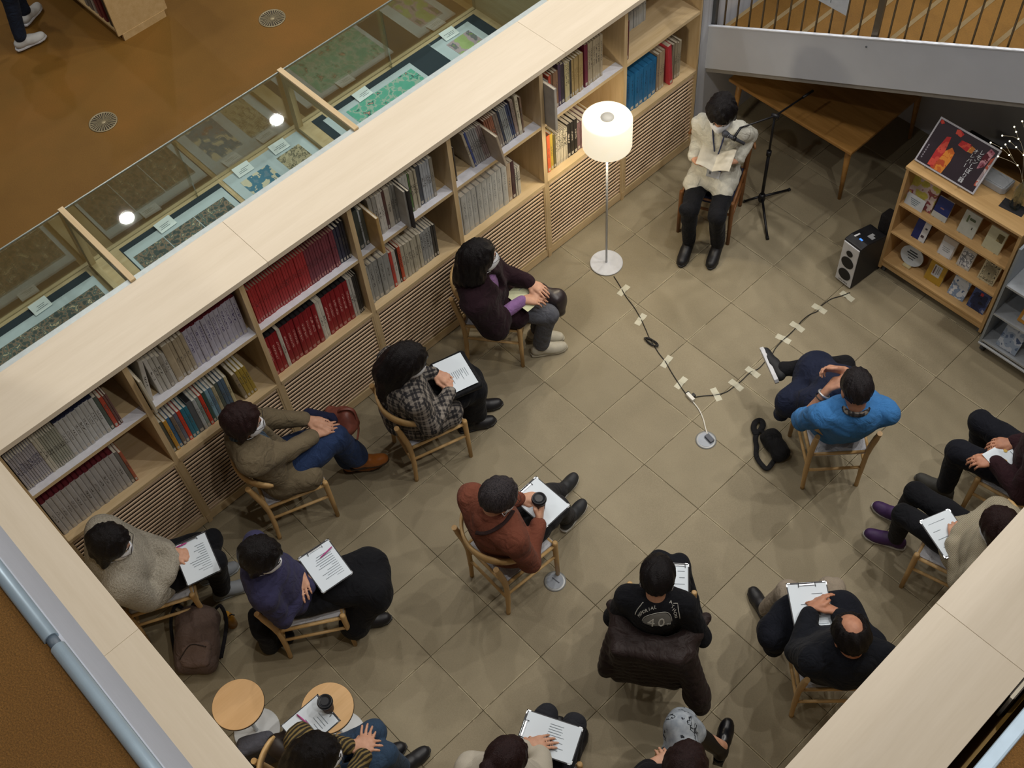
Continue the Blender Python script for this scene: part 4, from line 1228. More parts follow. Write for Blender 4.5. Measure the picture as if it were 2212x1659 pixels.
faceout(2062, 632, 0, 0.12, 0.17, '#9fa8b8', 'blue and white snow photograph book on the bottom rack shelf', print_mat('art_snow', [(0, '#3d5a86'), (0.42, '#c9d0da'), (0.56, '#7f93b2'), (0.64, '#d5d9e0'), (0.76, '#38507a')], 10))
faceout(2107, 657, 0, 0.125, 0.18, '#20284a', 'dark blue book with a red spot on the bottom rack shelf', print_mat('art_night', [(0, '#171a2c'), (0.46, '#222a4c'), (0.58, '#3d4d80'), (0.68, '#8d94ac'), (0.74, '#1c2038')], 9), [(0.42, 0.58, 0.66, 0.78, '#b0323c')])

# poster on its wire easel on the rack top
PT = RZ + 0.0006
pA, pB, pC, pD = None, None, None, None
tilt = 0.62
pc = at(2002, 385, PT)      # lower edge, middle
w_p, h_p = 0.43, 0.30
tl = math.radians(40)
ps = thing('poster', 'framed red and black poster with white Japanese title on the rack top', 'poster', (1.205, ry + 0.055, PT + 0.012))
Rp = np.array([[1.0, 0, 0], [0, math.cos(tl), math.sin(tl)], [0, -math.sin(tl), math.cos(tl)]])
def PP(u, v, dpt=0.0):
    return Rp @ np.array([u, dpt, v])
MB().obox(PP(0, h_p / 2, 0.006), np.array([w_p / 2, 0.006, h_p / 2]), Rp).build('board', plain('poster_frame_white', '#b9b8c0', 0.5), ps, bevel=0.002)
pb = MB().obox(PP(0, h_p / 2, -0.0004), np.array([w_p / 2 - 0.011, 0.0006, h_p / 2 - 0.011]), Rp).build('printed_sheet', plain('poster_dark', '#2a1c26', 0.35, var=0.15, scale=8), ps)
def patch(poly, mat, dpt):
    Rq = Rp @ np.array([[1.0, 0, 0], [0, 0, -1.0], [0, 1.0, 0]])
    MB().prism(poly, 0.0012 + dpt, 0.0016 + dpt, Rq, Rp @ np.array([-w_p / 2, 0, 0])).build('poster_shape', mat, ps)
pr_or = print_mat('poster_orange', [(0, '#a8401f'), (0.4, '#c8641f'), (0.52, '#d9872f'), (0.62, '#b8481f'), (0.74, '#7d2a1a')], 8)
pr_rd = print_mat('poster_red', [(0, '#8f1b1d'), (0.45, '#b8272a'), (0.58, '#cf4a3a'), (0.7, '#7d1620')], 8)
patch([(0.105, 0.012), (0.19, 0.012), (0.20, 0.10), (0.195, 0.155), (0.165, 0.175), (0.14, 0.14), (0.125, 0.07)], pr_or, 0)
patch([(0.085, 0.02), (0.122, 0.02), (0.14, 0.13), (0.125, 0.225), (0.10, 0.215), (0.085, 0.12)], pr_rd, 0.0003)
patch([(0.135, 0.255), (0.175, 0.25), (0.185, 0.275), (0.15, 0.288), (0.13, 0.28)], pr_rd, 0)
patch([(0.185, 0.205), (0.255, 0.195), (0.275, 0.225), (0.255, 0.245), (0.19, 0.24)], pr_rd, 0.0001)
patch([(0.255, 0.198), (0.285, 0.20), (0.29, 0.235), (0.262, 0.24)], print_mat('poster_gold', [(0, '#c9a24e'), (0.5, '#d9b765'), (0.6, '#c0752f')], 10), 0.0004)
patch([(0.36, 0.14), (0.392, 0.17), (0.405, 0.27), (0.37, 0.28), (0.352, 0.22)], print_mat('poster_plum', [(0, '#6b2030'), (0.5, '#9a5a6c'), (0.6, '#c8909c'), (0.7, '#5a1526')], 12), 0)
patch([(0.40, 0.05), (0.418, 0.05), (0.418, 0.25), (0.403, 0.23)], print_mat('poster_pale', [(0, '#9a8a8e'), (0.5, '#c2b3b4'), (0.62, '#b2553f')], 12), 0.0002)
patch([(0.012, 0.272), (0.03, 0.262), (0.045, 0.275), (0.03, 0.287), (0.014, 0.287)], pr_rd, 0.0002)
m_wt = plain('poster_letter_white', '#dfe3ea', 0.5)
zq = frame((0, 0, 0), (1, 0, 0), (0, 0, 1), (0, -1, 0))
def plet(txt, u, v, size, mat=m_wt, rot=0.0):
    M = Matrix([list(Rp[0]) + [0], list(Rp[1]) + [0], list(Rp[2]) + [0], [0, 0, 0, 1]])
    p = PP(u - w_p / 2, v, -0.0022)
    lettering(txt, size, mat, Matrix.Translation(Vector(p)) @ M @ zq @ Matrix.Rotation(rot, 4, 'Z'), ps)
for k, ch in enumerate('レモンしぼり器'):
    plet(ch, 0.338 - 0.0035 * k, 0.232 - 0.0325 * k, 0.034)
for k, ch in enumerate('オレバ'):
    plet(ch, 0.300 - 0.002 * k, 0.222 - 0.0325 * k, 0.031)
plet('ー', 0.292, 0.125, 0.03, rot=math.pi / 2)
for k in range(6):
    MB().obox(PP(0.03 - w_p / 2, 0.12 - 0.016 * k, -0.0012), np.array([0.004, 0.0005, 0.005]), Rp).build('print_mark', plain('poster_small_print', '#8d8792', 0.6), ps)
e = MB()
for u in (-0.12, 0.12):
    e.tube([PP(u, 0.008, -0.035), PP(u, -0.006, -0.034), PP(u, -0.008, 0.02), PP(u, 0.16, 0.016)], 0.0016, 6)
    e.tube([PP(u, 0.16, 0.016), np.array([u, 0.19, -0.010])], 0.0016, 6)
e.build('wire_easel', plain('easel_wire', '#8c8676', 0.3, 0.6), ps)
tr = thing('plastic_tray', 'pale grey plastic tray behind the poster', 'tray', (1.40, ry + 0.235, PT + 0.001))
MB().prism([(-0.15, -0.06), (0.13, -0.06), (0.15, -0.04), (0.15, 0.055), (-0.15, 0.055)], 0, 0.05).build('tray_body', plain('tray_grey', '#a7adb5', 0.4), tr, bevel=0.006)
MB().box((-0.14, -0.052, 0.0505), (0.14, 0.047, 0.056)).build('lid', plain('tray_lid', '#b6bcc4', 0.35), tr, bevel=0.003)
# glass bottle vase with lit twigs on a dark mat
vm = at(2186, 446, PT)
tag(MB().obox((0, 0, 0.001), np.array([0.075, 0.042, 0.001]), rotz(0.1)).build('dark_mat', plain('slate_mat', '#26262b', 0.8), loc=(vm[0] + 0.01, vm[1] - 0.002, PT)), 'dark slate mat under the glass vase', 'mat')
vs = thing('glass_vase', 'clear glass vase with a shaped foot on the dark mat', 'vase', (vm[0] + 0.015, vm[1] + 0.005, PT + 0.0025))
MB().lathe([(0.0, 0.0), (0.030, 0.0), (0.034, 0.01), (0.033, 0.06), (0.037, 0.07), (0.036, 0.15), (0.024, 0.19), (0.016, 0.21), (0.017, 0.225), (0.0135, 0.225), (0.012, 0.21), (0.02, 0.188), (0.031, 0.15), (0.031, 0.02), (0.0, 0.018)], 28).build('vessel', glass('vase_glass', '#e8ece8', 1.0, 1.5), vs, True)
for k in range(4):
    a = k * math.pi / 2 + 0.4
    MB().tube([(0.03 * math.cos(a), 0.03 * math.sin(a), 0.004), (0.036 * math.cos(a), 0.036 * math.sin(a), 0.03), (0.03 * math.cos(a + 0.4), 0.03 * math.sin(a + 0.4), 0.055)], 0.007, 8).build('foot_petal', glass('vase_glass', '#e8ece8', 1.0, 1.5), vs)
tw = thing('lit_twigs', 'white twigs with small warm lights in the glass vase', 'twig lights', (vm[0] + 0.015, vm[1] + 0.005, PT + 0.03))
V0 = np.array([vm[0] + 0.015, vm[1] + 0.005, PT + 0.03])
stems = [[(2200, 420, .2), (2208, 388, .24), (2198, 360, .31)], ]
def W3(px, py, dz):
    return at(px, py, PT + dz) - V0
tips = [[(2208, 388, .22), (2198, 357, .29), (2156, 338, .33)], [(2198, 357, .29), (2180, 335, .34), (2163, 320, .38), (2140, 308, .41)], [(2190, 345, .32), (2172, 312, .38)], [(2208, 388, .22), (2211, 335, .36), (2200, 300, .43), (2165, 293, .45)], [(2211, 335, .36), (2195, 318, .39), (2181, 305, .42)], [(2200, 300, .43), (2195, 285, .46), (2191, 274, .48)], [(2211, 335, .36), (2215, 290, .45), (2208, 262, .50)]]
sm = MB().tube([np.array([0, 0, 0.0]), np.array([0.002, 0, 0.16]), W3(2208, 388, .22)], 0.0018, 7).build('stem', plain('twig_white', '#b9b09a', 0.6), tw)
m_led = emit('twig_led', '#fff0c0', 9.0)
for br in tips:
    pts = [W3(*q) for q in br]
    b_ = MB().tube(spline(pts, 3), 0.0012, 6).build('twig', plain('twig_white', '#b9b09a', 0.6), tw)
    for q in pts[1:]:
        MB().tube([q - np.array([0, 0, 0.0045]), q - np.array([0, 0, 0.002]), q + np.array([0, 0, 0.002]), q + np.array([0, 0, 0.0045])], [0.0015, 0.0042, 0.0042, 0.0015], 8).build('bulb', m_led, b_)

# ------------------------------------------------------------------ steel book trolley at the edge
tr0 = at(2118, 738)
ty = thing('book_trolley', 'grey steel book trolley beside the display rack', 'trolley', (1.85, 1.70, 0))
m_ts = plain('trolley_grey', '#9aa3ad', 0.45, 0.2)
m_tl = plain('trolley_pale', '#b9c0c8', 0.4, 0.2)
MB().box((0.0, 0.0, 0.10), (0.016, 0.40, 1.02)).build('side_panel', m_ts, ty)
MB().box((0.72, 0.0, 0.10), (0.736, 0.40, 1.02)).build('side_panel', m_ts, ty)
for z in (0.12, 0.40, 0.68):
    MB().box((0.017, 0.0, z), (0.719, 0.39, z + 0.016)).build('shelf', m_tl, ty)
    MB().box((0.017, 0.375, z + 0.016), (0.719, 0.39, z + 0.22)).build('back_panel', m_ts, ty)
MB().box((0.0, -0.004, 0.085), (0.736, 0.01, 0.098)).build('bumper', plain('bumper_white', '#cfd5dc', 0.4), ty)
for x in (0.03, 0.70):
    for y in (0.05, 0.35):
        MB().tube([(x - 0.014, y, 0.038), (x + 0.014, y, 0.038)], 0.038, 18).build('caster', plain('caster_dark', '#3d4148', 0.6), ty)
        MB().box((x - 0.01, y - 0.012, 0.06), (x + 0.01, y + 0.012, 0.10)).build('caster_fork', plain('caster_steel', '#8b9096', 0.4, 0.6), ty)
fb = thing('display_book', 'snowy blue picture book on the lowest trolley shelf', 'book', (2.02, 1.76, 0.137))
MB().obox((0, 0.0, 0.085), np.array([0.07, 0.008, 0.085]), rotx(-0.4)).build('cover', print_mat('art_snow2', [(0, '#5d708f'), (0.45, '#93a3bb'), (0.58, '#b9c3d2'), (0.68, '#46587c')], 10), fb)
fb = thing('display_book', 'orange framed card on the middle trolley shelf', 'book', (2.06, 1.78, 0.417))
MB().obox((0, 0.0, 0.08), np.array([0.06, 0.006, 0.08]), rotx(-0.4)).build('cover', plain('amber_card', '#c08a3a', 0.5), fb)
MB().obox((0, -0.007, 0.08), np.array([0.04, 0.002, 0.055]), rotx(-0.4)).build('inset', plain('card_pale', '#c3c9cf', 0.7), fb)

# ------------------------------------------------------------------ floor outlets, cables, tape
def outlet(px, py, label, plug):
    c = at(px, py)
    t = thing('floor_outlet', label, 'floor outlet', (c[0], c[1], 0))
    MB().lathe([(0.0, 0.0005), (0.066, 0.0005), (0.067, 0.003), (0.056, 0.0055), (0.0, 0.0055)], 40).build('flange', plain('outlet_rim', '#9a9c9c', 0.4, 0.3), t, True)
    MB().lathe([(0.0, 0.0058), (0.051, 0.0058), (0.051, 0.0068), (0.0, 0.0068)], 40).build('lid', plain('outlet_lid', '#8f959e', 0.45, 0.2), t)
    if plug:
        MB().obox((0.012, 0.018, 0.016), np.array([0.031, 0.016, 0.009]), rotz(-0.15)).build('socket_cover', plain('socket_dark', '#4a4e58', 0.5), t, bevel=0.002)
    else:
        MB().obox((0.0, 0.006, 0.0072), np.array([0.028, 0.0035, 0.0006]), rotz(0.1)).build('slot', plain('socket_dark', '#4a4e58', 0.5), t)
    return c
oc = outlet(1525, 951, 'round floor outlet with the white extension lead', True)
outlet(1199, 1256, 'closed round floor outlet beside the chair of the man in rust brown', False)
m_cab = plain('cable_black', '#161310', 0.5)
def lay(pts, z=0.0045):
    return [at(px, py, z) for px, py in pts]
def cable(name, label, pts, r, mat, z=None):
    P_ = spline(lay(pts, r + 0.0008), 6)
    o = P_[0].copy()
    o[2] = 0
    return tag(MB().tube([p - o for p in P_], r, 8).build(name, mat, loc=o), label, 'cable')
cable('power_cable', 'black lamp cable taped across the floor', [(1326, 597), (1337, 614), (1352, 640), (1370, 664), (1385, 690), (1396, 714), (1402, 728), (1412, 745), (1424, 764), (1438, 782), (1450, 803), (1462, 822), (1476, 843), (1486, 856)], 0.0032, m_cab)
cable('power_cable', 'black loudspeaker cable taped across the floor', [(1836, 632), (1818, 639), (1795, 646), (1775, 660), (1766, 672), (1748, 680), (1732, 693), (1723, 704), (1706, 722), (1692, 734), (1676, 751), (1668, 765), (1660, 772), (1640, 795), (1620, 805), (1602, 822), (1588, 833), (1570, 846), (1547, 853), (1520, 855), (1500, 858)], 0.0032, m_cab)
cable('extension_lead', 'white extension lead curving into the floor outlet', [(1497, 868), (1510, 885), (1519, 905), (1524, 925), (1528, 938)], 0.0042, plain('lead_white', '#d5d2c8', 0.5))
sb = thing('power_socket', 'white extension socket joining the black cables', 'socket', tuple(at(1491, 860)))
dd = at(1499, 869) - at(1484, 853)
MB().obox((0, 0, 0.013), np.array([0.034, 0.0125, 0.0125]), rotz(math.atan2(dd[1], dd[0]))).build('body', plain('socket_white2', '#dcdad2', 0.5), sb, bevel=0.003)
MB().obox((0.004, 0.024, 0.011), np.array([0.013, 0.012, 0.0095]), rotz(math.atan2(dd[1], dd[0]))).build('plug', m_cab, sb, bevel=0.003)
MB().obox((-0.03, 0.012, 0.011), np.array([0.012, 0.012, 0.0095]), rotz(math.atan2(dd[1], dd[0]))).build('plug', m_cab, sb, bevel=0.003)
# coiled surplus
cc = at(1407, 741)
pts = []
for k in range(64):
    a = k / 64 * 2 * math.pi * 4
    r = 0.052 + 0.008 * math.sin(a * 1.7)
    pts.append(np.array([r * math.cos(a) * 1.0, 0.016 * math.sin(a) + 0.003 * math.sin(k * .9), 0.007 + 0.011 * (k / 64) + 0.003 * math.sin(a * 2.3)]))
dd = at(1424, 752) - at(1390, 730)
ck = MB().tube([rotz(math.atan2(dd[1], dd[0])) @ p for p in pts], 0.003, 7).build('cable_coil', m_cab, loc=(cc[0], cc[1], 0))
tag(ck, 'tied bundle of surplus lamp cable on the floor', 'cable bundle')
m_tape = plain('masking_tape', '#c0bda9', 0.55, var=0.05)
tapes = [(1347, 627, .9), (1384, 690, 1.0), (1440, 781, 1.0), (1471, 827, 0.9), (1830, 640, -0.8), (1770, 667, -0.7), (1722, 706, -0.75), (1692, 732, -0.6), (1660, 768, -0.75), (1626, 804, -0.75), (1590, 832, -0.8), (1547, 852, -1.2)]
wd = ['next to the lamp base', 'second from the lamp base', 'next to the cable bundle', 'next to the white socket', 'next to the loudspeaker', 'second from the loudspeaker', 'third from the loudspeaker', 'fourth from the loudspeaker', 'under the raised sneaker', 'just past the raised sneaker', 'second from the white socket', 'crosswise near the white socket']
for (px, py, a), w in zip(tapes, wd):
    c = at(px, py)
    t = thing('tape_strip', 'pale masking tape holding the cable, ' + w, 'tape', (c[0], c[1], 0.0006), rz=a + 0.78)
    P_ = []
    for i in range(13):
        u = -0.052 + 0.104 * i / 12
        z = 0.0078 * math.exp(-(u / 0.010) ** 2)
        P_.append([(u, -0.021, z), (u, 0.021, z)])
    m = MB().grid(P_)
    m.grid([[(p[0][0], p[1][1], p[0][2] - 0.0004), (p[0][0], p[0][1], p[0][2] - 0.0004)] for p in P_])
    m.build('strip', m_tape, t)

# ------------------------------------------------------------------ far bookcase and floor vents on the cork floor
fb0 = at(262, 93, ZU)
fb_ = thing('tall_bookcase', 'double sided birch bookcase standing on the cork floor', 'bookcase', (fb0[0], fb0[1], ZU))
m_fb = wood('far_birch', '#cdb284', '#bb9d6c', 'x')
BW, BL_ = 0.45, 2.2
MB().box((-0.02, 0.0, 0.06), (0.0, BW, 1.6)).build('end_panel', m_fb, fb_)
MB().box((0.0, 0.0, 0.0), (-BL_, 0.0, 0.0)).build('shadow_line', m_fb, fb_) if False else None
MB().box((-BL_, 0.05, 0.0), (-0.03, BW - 0.05, 0.06)).build('plinth', m_fb, fb_)
MB().box((-0.03, 0.035, 0.0), (0.002, BW - 0.03, 0.062)).build('end_plinth', m_fb, fb_)
for z in (0.065, 0.40, 0.73, 1.06, 1.40):
    MB().box((-BL_, 0.01, z), (-0.021, BW - 0.01, z + 0.02)).build('shelf', m_fb, fb_)
MB().box((-BL_, BW / 2 - 0.01, 0.09), (-0.021, BW / 2 + 0.01, 1.6)).build('centre_panel', m_fb, fb_)
fx = float(fb0[0])
for k, (dx, th, h, col, w) in enumerate(((0.20, 0.05, 0.27, '#6d2630', 'crimson'), (0.275, 0.05, 0.27, '#7d3a40', 'dusty red'), (0.34, 0.03, 0.25, '#b7b2a8', 'white'), (0.40, 0.05, 0.26, '#77706a', 'grey'), (0.47, 0.04, 0.27, '#8f8a84', 'pale grey'), (0.115, 0.04, 0.26, '#2a282c', 'black'))):
    cov, pg, sg = book_mesh(th, 0.17, h)
    o = link('book', cov)
    o.material_slots[0].link = 'OBJECT'
    o.material_slots[0].material = spine_mat('cover_' + col, col, '#444444', 0)
    o.location = (fx - dx, fb0[1] + 0.022, ZU + 0.0856)
    o.rotation_euler = (0, 0, -math.pi / 2)
    tag(o, '%s book on the bottom shelf of the birch bookcase on the cork floor' % w, 'book')
    link('pages', pg, o)
def vent(px, py, w):
    c = at(px, py, ZU)
    t = thing('floor_vent', 'round radial floor vent ' + w, 'floor vent', (c[0], c[1], ZU), group='round floor vents in the cork floor')
    MB().lathe([(0.0, 0.0004), (0.100, 0.0004), (0.100, 0.003), (0.0, 0.003)], 40).build('dark_well', plain('vent_dark', '#2b241b', 0.8), t)
    MB().lathe([(0.093, 0.0005), (0.106, 0.0005), (0.104, 0.006), (0.095, 0.006), (0.093, 0.0005)], 40).build('rim', plain('vent_metal', '#8f8468', 0.45, 0.4), t, True)
    MB().lathe([(0.0, 0.003), (0.022, 0.003), (0.02, 0.0065), (0.0, 0.007)], 24).build('hub', plain('vent_metal', '#8f8468', 0.45, 0.4), t, True)
    base = None
    for k in range(28):
        R = rotz(2 * math.pi * k / 28)
        if base is None:
            base = MB().prism([(0.02, -0.0012), (0.095, -0.0048), (0.095, 0.0048), (0.02, 0.0012)], 0.0032, 0.0058).build('fin', plain('vent_metal', '#8f8468', 0.45, 0.4), t)
        else:
            o = link('fin', base.data, t)
            o.rotation_euler = (0, 0, 2 * math.pi * k / 28)
vent(223, 264, 'between the tall bookcase and the display case end')
vent(588, 40, 'behind the wooden case divider')
# ------------------------------------------------------------------ smooth solid builder for bodies and cloth
class Shape:
    def __init__(s):
        s.p = []
    def _add(s, fn, lo, hi, k, op):
        s.p.append((fn, np.asarray(lo) - k - 0.02, np.asarray(hi) + k + 0.02, k, op))
        return s
    def cap(s, a, b, ra, rb=None, k=0.02, op='u', flat=None, fs=1.0):
        a, b = np.asarray(a, float), np.asarray(b, float)
        rb = ra if rb is None else rb
        ba = b - a
        L2 = float(ba @ ba) + 1e-9
        ax = None if flat is None else unit(flat)
        def fn(X, Y, Z):
            px, py, pz = X - a[0], Y - a[1], Z - a[2]
            t = np.clip((px * ba[0] + py * ba[1] + pz * ba[2]) / L2, 0, 1)
            dx, dy, dz = px - t * ba[0], py - t * ba[1], pz - t * ba[2]
            if ax is not None:
                c = (dx * ax[0] + dy * ax[1] + dz * ax[2]) * (1 / fs - 1)
                dx, dy, dz = dx + c * ax[0], dy + c * ax[1], dz + c * ax[2]
            d = np.sqrt(dx * dx + dy * dy + dz * dz) - (ra + (rb - ra) * t)
            return d * (fs if ax is not None else 1.0)
        r = max(ra, rb)
        return s._add(fn, np.minimum(a, b) - r, np.maximum(a, b) + r, k, op)
    def chain(s, pts, rs, k=0.02, op='u'):
        for q in range(len(pts) - 1):
            s.cap(pts[q], pts[q + 1], rs[q], rs[q + 1], k, op)
        return s
    def ell(s, c, A, r, k=0.02, op='u'):
        c = np.asarray(c, float)
        A = [np.asarray(v, float) for v in A]
        r = np.asarray(r, float)
        def fn(X, Y, Z):
            px, py, pz = X - c[0], Y - c[1], Z - c[2]
            k0 = k1 = 0
            for v, q in zip(A, r):
                u = px * v[0] + py * v[1] + pz * v[2]
                k0 = k0 + (u / q) ** 2
                k1 = k1 + (u / (q * q)) ** 2
            k0, k1 = np.sqrt(k0), np.sqrt(k1) + 1e-9
            return k0 * (k0 - 1) / k1
        m = max(r)
        return s._add(fn, c - m, c + m, k, op)
    def box(s, c, A, half, rad=0.01, k=0.01, op='u'):
        c = np.asarray(c, float)
        A = [np.asarray(v, float) for v in A]
        def fn(X, Y, Z):
            px, py, pz = X - c[0], Y - c[1], Z - c[2]
            o, i = 0, None
            for v, h in zip(A, half):
                q = np.abs(px * v[0] + py * v[1] + pz * v[2]) - (h - rad)
                o = o + np.maximum(q, 0) ** 2
                i = q if i is None else np.maximum(i, q)
            return np.sqrt(o) + np.minimum(i, 0) - rad
        m = float(np.linalg.norm(half))
        return s._add(fn, c - m, c + m, k, op)
    def field(s, h, pad=0.02):
        U = [q for q in s.p if q[4] == 'u']
        lo = np.min([q[1] for q in U], 0) - pad
        hi = np.max([q[2] for q in U], 0) + pad
        n = np.ceil((hi - lo) / h).astype(int) + 1
        D = np.full(n, 0.2, np.float32)
        ax = [(lo[i] + h * np.arange(n[i])).astype(np.float32) for i in range(3)]
        for fn, l, u, k, op in s.p:
            i0 = np.clip(((l - lo) / h).astype(int), 0, n)
            i1 = np.clip(((u - lo) / h).astype(int) + 2, 0, n)
            if np.any(i1 <= i0):
                continue
            sl = tuple(slice(i0[i], i1[i]) for i in range(3))
            X, Y, Z = np.meshgrid(*[ax[i][sl[i]] for i in range(3)], indexing='ij', sparse=True)
            d = fn(X, Y, Z).astype(np.float32)
            a = D[sl]
            if op == 'u':
                g = np.clip(0.5 + 0.5 * (a - d) / k, 0, 1)
                D[sl] = a + (d - a) * g - k * g * (1 - g)
            elif op == 's':
                d = -d
                g = np.clip(0.5 - 0.5 * (a - d) / k, 0, 1)
                D[sl] = a + (d - a) * g + k * g * (1 - g)
            else:      # intersect
                g = np.clip(0.5 - 0.5 * (a - d) / k, 0, 1)
                D[sl] = a + (d - a) * g + k * g * (1 - g)
        return D, lo, ax
    def mesh(s, h=0.009, noise=None, relax=1):
        D, lo, ax = s.field(h)
        if noise is not None:
            X, Y, Z = np.meshgrid(*ax, indexing='ij', sparse=True)
            D = D + noise(X, Y, Z).astype(np.float32)
        return surface_net(D, lo, h, relax)

def surface_net(D, lo, h, relax=1):
    ins = D < 0
    c = np.zeros(tuple(n - 1 for n in D.shape), np.int8)
    offs = [(i, j, k) for i in (0, 1) for j in (0, 1) for k in (0, 1)]
    for (i, j, k) in offs:
        c += ins[i:D.shape[0] - 1 + i, j:D.shape[1] - 1 + j, k:D.shape[2] - 1 + k]
    act = (c > 0) & (c < 8)
    idx = np.argwhere(act)
    vid = np.full(act.shape, -1, np.int32)
    vid[act] = np.arange(len(idx))
    vals = {o: D[idx[:, 0] + o[0], idx[:, 1] + o[1], idx[:, 2] + o[2]] for o in offs}
    acc = np.zeros((len(idx), 3))
    cnt = np.zeros(len(idx))
    for o in offs:
        for axn in range(3):
            if o[axn] == 0:
                o2 = list(o)
                o2[axn] = 1
                va, vb = vals[o], vals[tuple(o2)]
                m = (va < 0) != (vb < 0)
                t = np.where(m, va / np.where(m, va - vb, 1), 0)
                p = np.tile(np.array(o, float), (len(idx), 1))
                p[:, axn] += t
                acc += p * m[:, None]
                cnt += m
    V = idx + acc / np.maximum(cnt, 1)[:, None]
    F = []
    for axn in range(3):
        b, d = (axn + 1) % 3, (axn + 2) % 3
        sl0 = [slice(None)] * 3
        sl1 = [slice(None)] * 3
        sl0[axn], sl1[axn] = slice(0, -1), slice(1, None)
        A, B = ins[tuple(sl0)], ins[tuple(sl1)]
        e = np.argwhere(A != B)
        ok = (e[:, b] > 0) & (e[:, d] > 0) & (e[:, b] < D.shape[b] - 1) & (e[:, d] < D.shape[d] - 1)
        e = e[ok]
        q = []
        for (ob, od) in ((-1, -1), (0, -1), (0, 0), (-1, 0)):
            g = e.copy()
            g[:, b] += ob
            g[:, d] += od
            q.append(vid[g[:, 0], g[:, 1], g[:, 2]])
        q = np.stack(q, 1)
        flip = ~A[e[:, 0], e[:, 1], e[:, 2]]
        q[flip] = q[flip][:, ::-1]
        F.append(q)
    F = np.concatenate(F)
    F = F[(F >= 0).all(1)]
    for _ in range(relax):
        nb = np.zeros_like(V)
        w = np.zeros(len(V))
        for k in range(4):
            a, b = F[:, k], F[:, (k + 1) % 4]
            for ch in range(3):
                nb[:, ch] += np.bincount(a, V[b, ch], len(V)) + np.bincount(b, V[a, ch], len(V))
            w += np.bincount(a, minlength=len(V)) + np.bincount(b, minlength=len(V))
        V = V * 0.45 + 0.55 * nb / np.maximum(w, 1)[:, None]
    return lo + h * V, F

_nr = np.random.RandomState(5)
def folds(amp, freq, seed=0, n=5, stretch=None):
    r = np.random.RandomState(seed)
    K = r.normal(size=(n, 3))
    K = K / np.linalg.norm(K, axis=1)[:, None] * freq * r.uniform(0.6, 1.5, (n, 1))
    if stretch is not None:
        K = K * np.asarray(stretch)
    ph = r.uniform(0, 6.28, n)
    def fn(X, Y, Z):
        o = 0
        for q in range(n):
            o = o + (1 - 2 * np.abs(np.sin(0.5 * (K[q, 0] * X + K[q, 1] * Y + K[q, 2] * Z) + ph[q] + 1.3 * np.sin(0.5 * (K[q, 1] * X - K[q, 0] * Y + K[q, 2] * Z)))))
        return o * (amp * 1.5 / math.sqrt(n))
    return fn

def solid(name, shape, mat, parent, O, h=0.009, noise=None, relax=1):
    V, F = shape.mesh(h, noise, relax)
    return mk(name, V - O, F, mat, parent, True)

def ik(a, t, l1, l2, hint):
    a, t = np.asarray(a, float), np.asarray(t, float)
    d = t - a
    L = np.linalg.norm(d)
    if L > (l1 + l2) * 0.995:
        t = a + d / L * (l1 + l2) * 0.995
        d = t - a
        L = np.linalg.norm(d)
    L = max(L, abs(l1 - l2) + 0.02)
    x = (l1 * l1 - l2 * l2 + L * L) / (2 * L)
    y = math.sqrt(max(l1 * l1 - x * x, 1e-6))
    e = unit(d)
    h = np.asarray(hint, float)
    h = unit(h - e * (h @ e))
    return a + e * x + h * y, t

UP = np.array([0, 0, 1.0])
@reg
def skin_mat(key, c1='#b98a70', c2='#c99a80'):
    t = NT(key)
    v = t.coord()
    n = t.noise(v, 35, 3)
    t.color(t.ramp(n, [(0.3, c1), (0.7, c2)]))
    t.b.inputs['Roughness'].default_value = 0.5
    t.b.inputs['Subsurface Weight'].default_value = 0.0
    t.b.inputs['Specular IOR Level'].default_value = 0.35
    return t.m
@reg
def hair_mat(key, c='#0b090b', c2='#1a1517'):
    t = NT(key)
    v = t.coord((1, 1, 0.12))
    n = t.noise(v, 190, 4, 0.65)
    t.color(t.ramp(n, [(0.35, c), (0.75, c2)]))
    t.b.inputs['Roughness'].default_value = 0.42
    t.b.inputs['Specular IOR Level'].default_value = 0.22
    t.bump(n, 0.9, 0.006)
    return t.m
m_skin = skin_mat('skin')
m_hair = hair_mat('hair_black')
m_mask = plain('mask_white', '#dfe3ea', 0.7, var=0.02)
m_eye = plain('eye_white', '#cfc9c2', 0.4)
m_iris = plain('iris_dark', '#1c1310', 0.3)

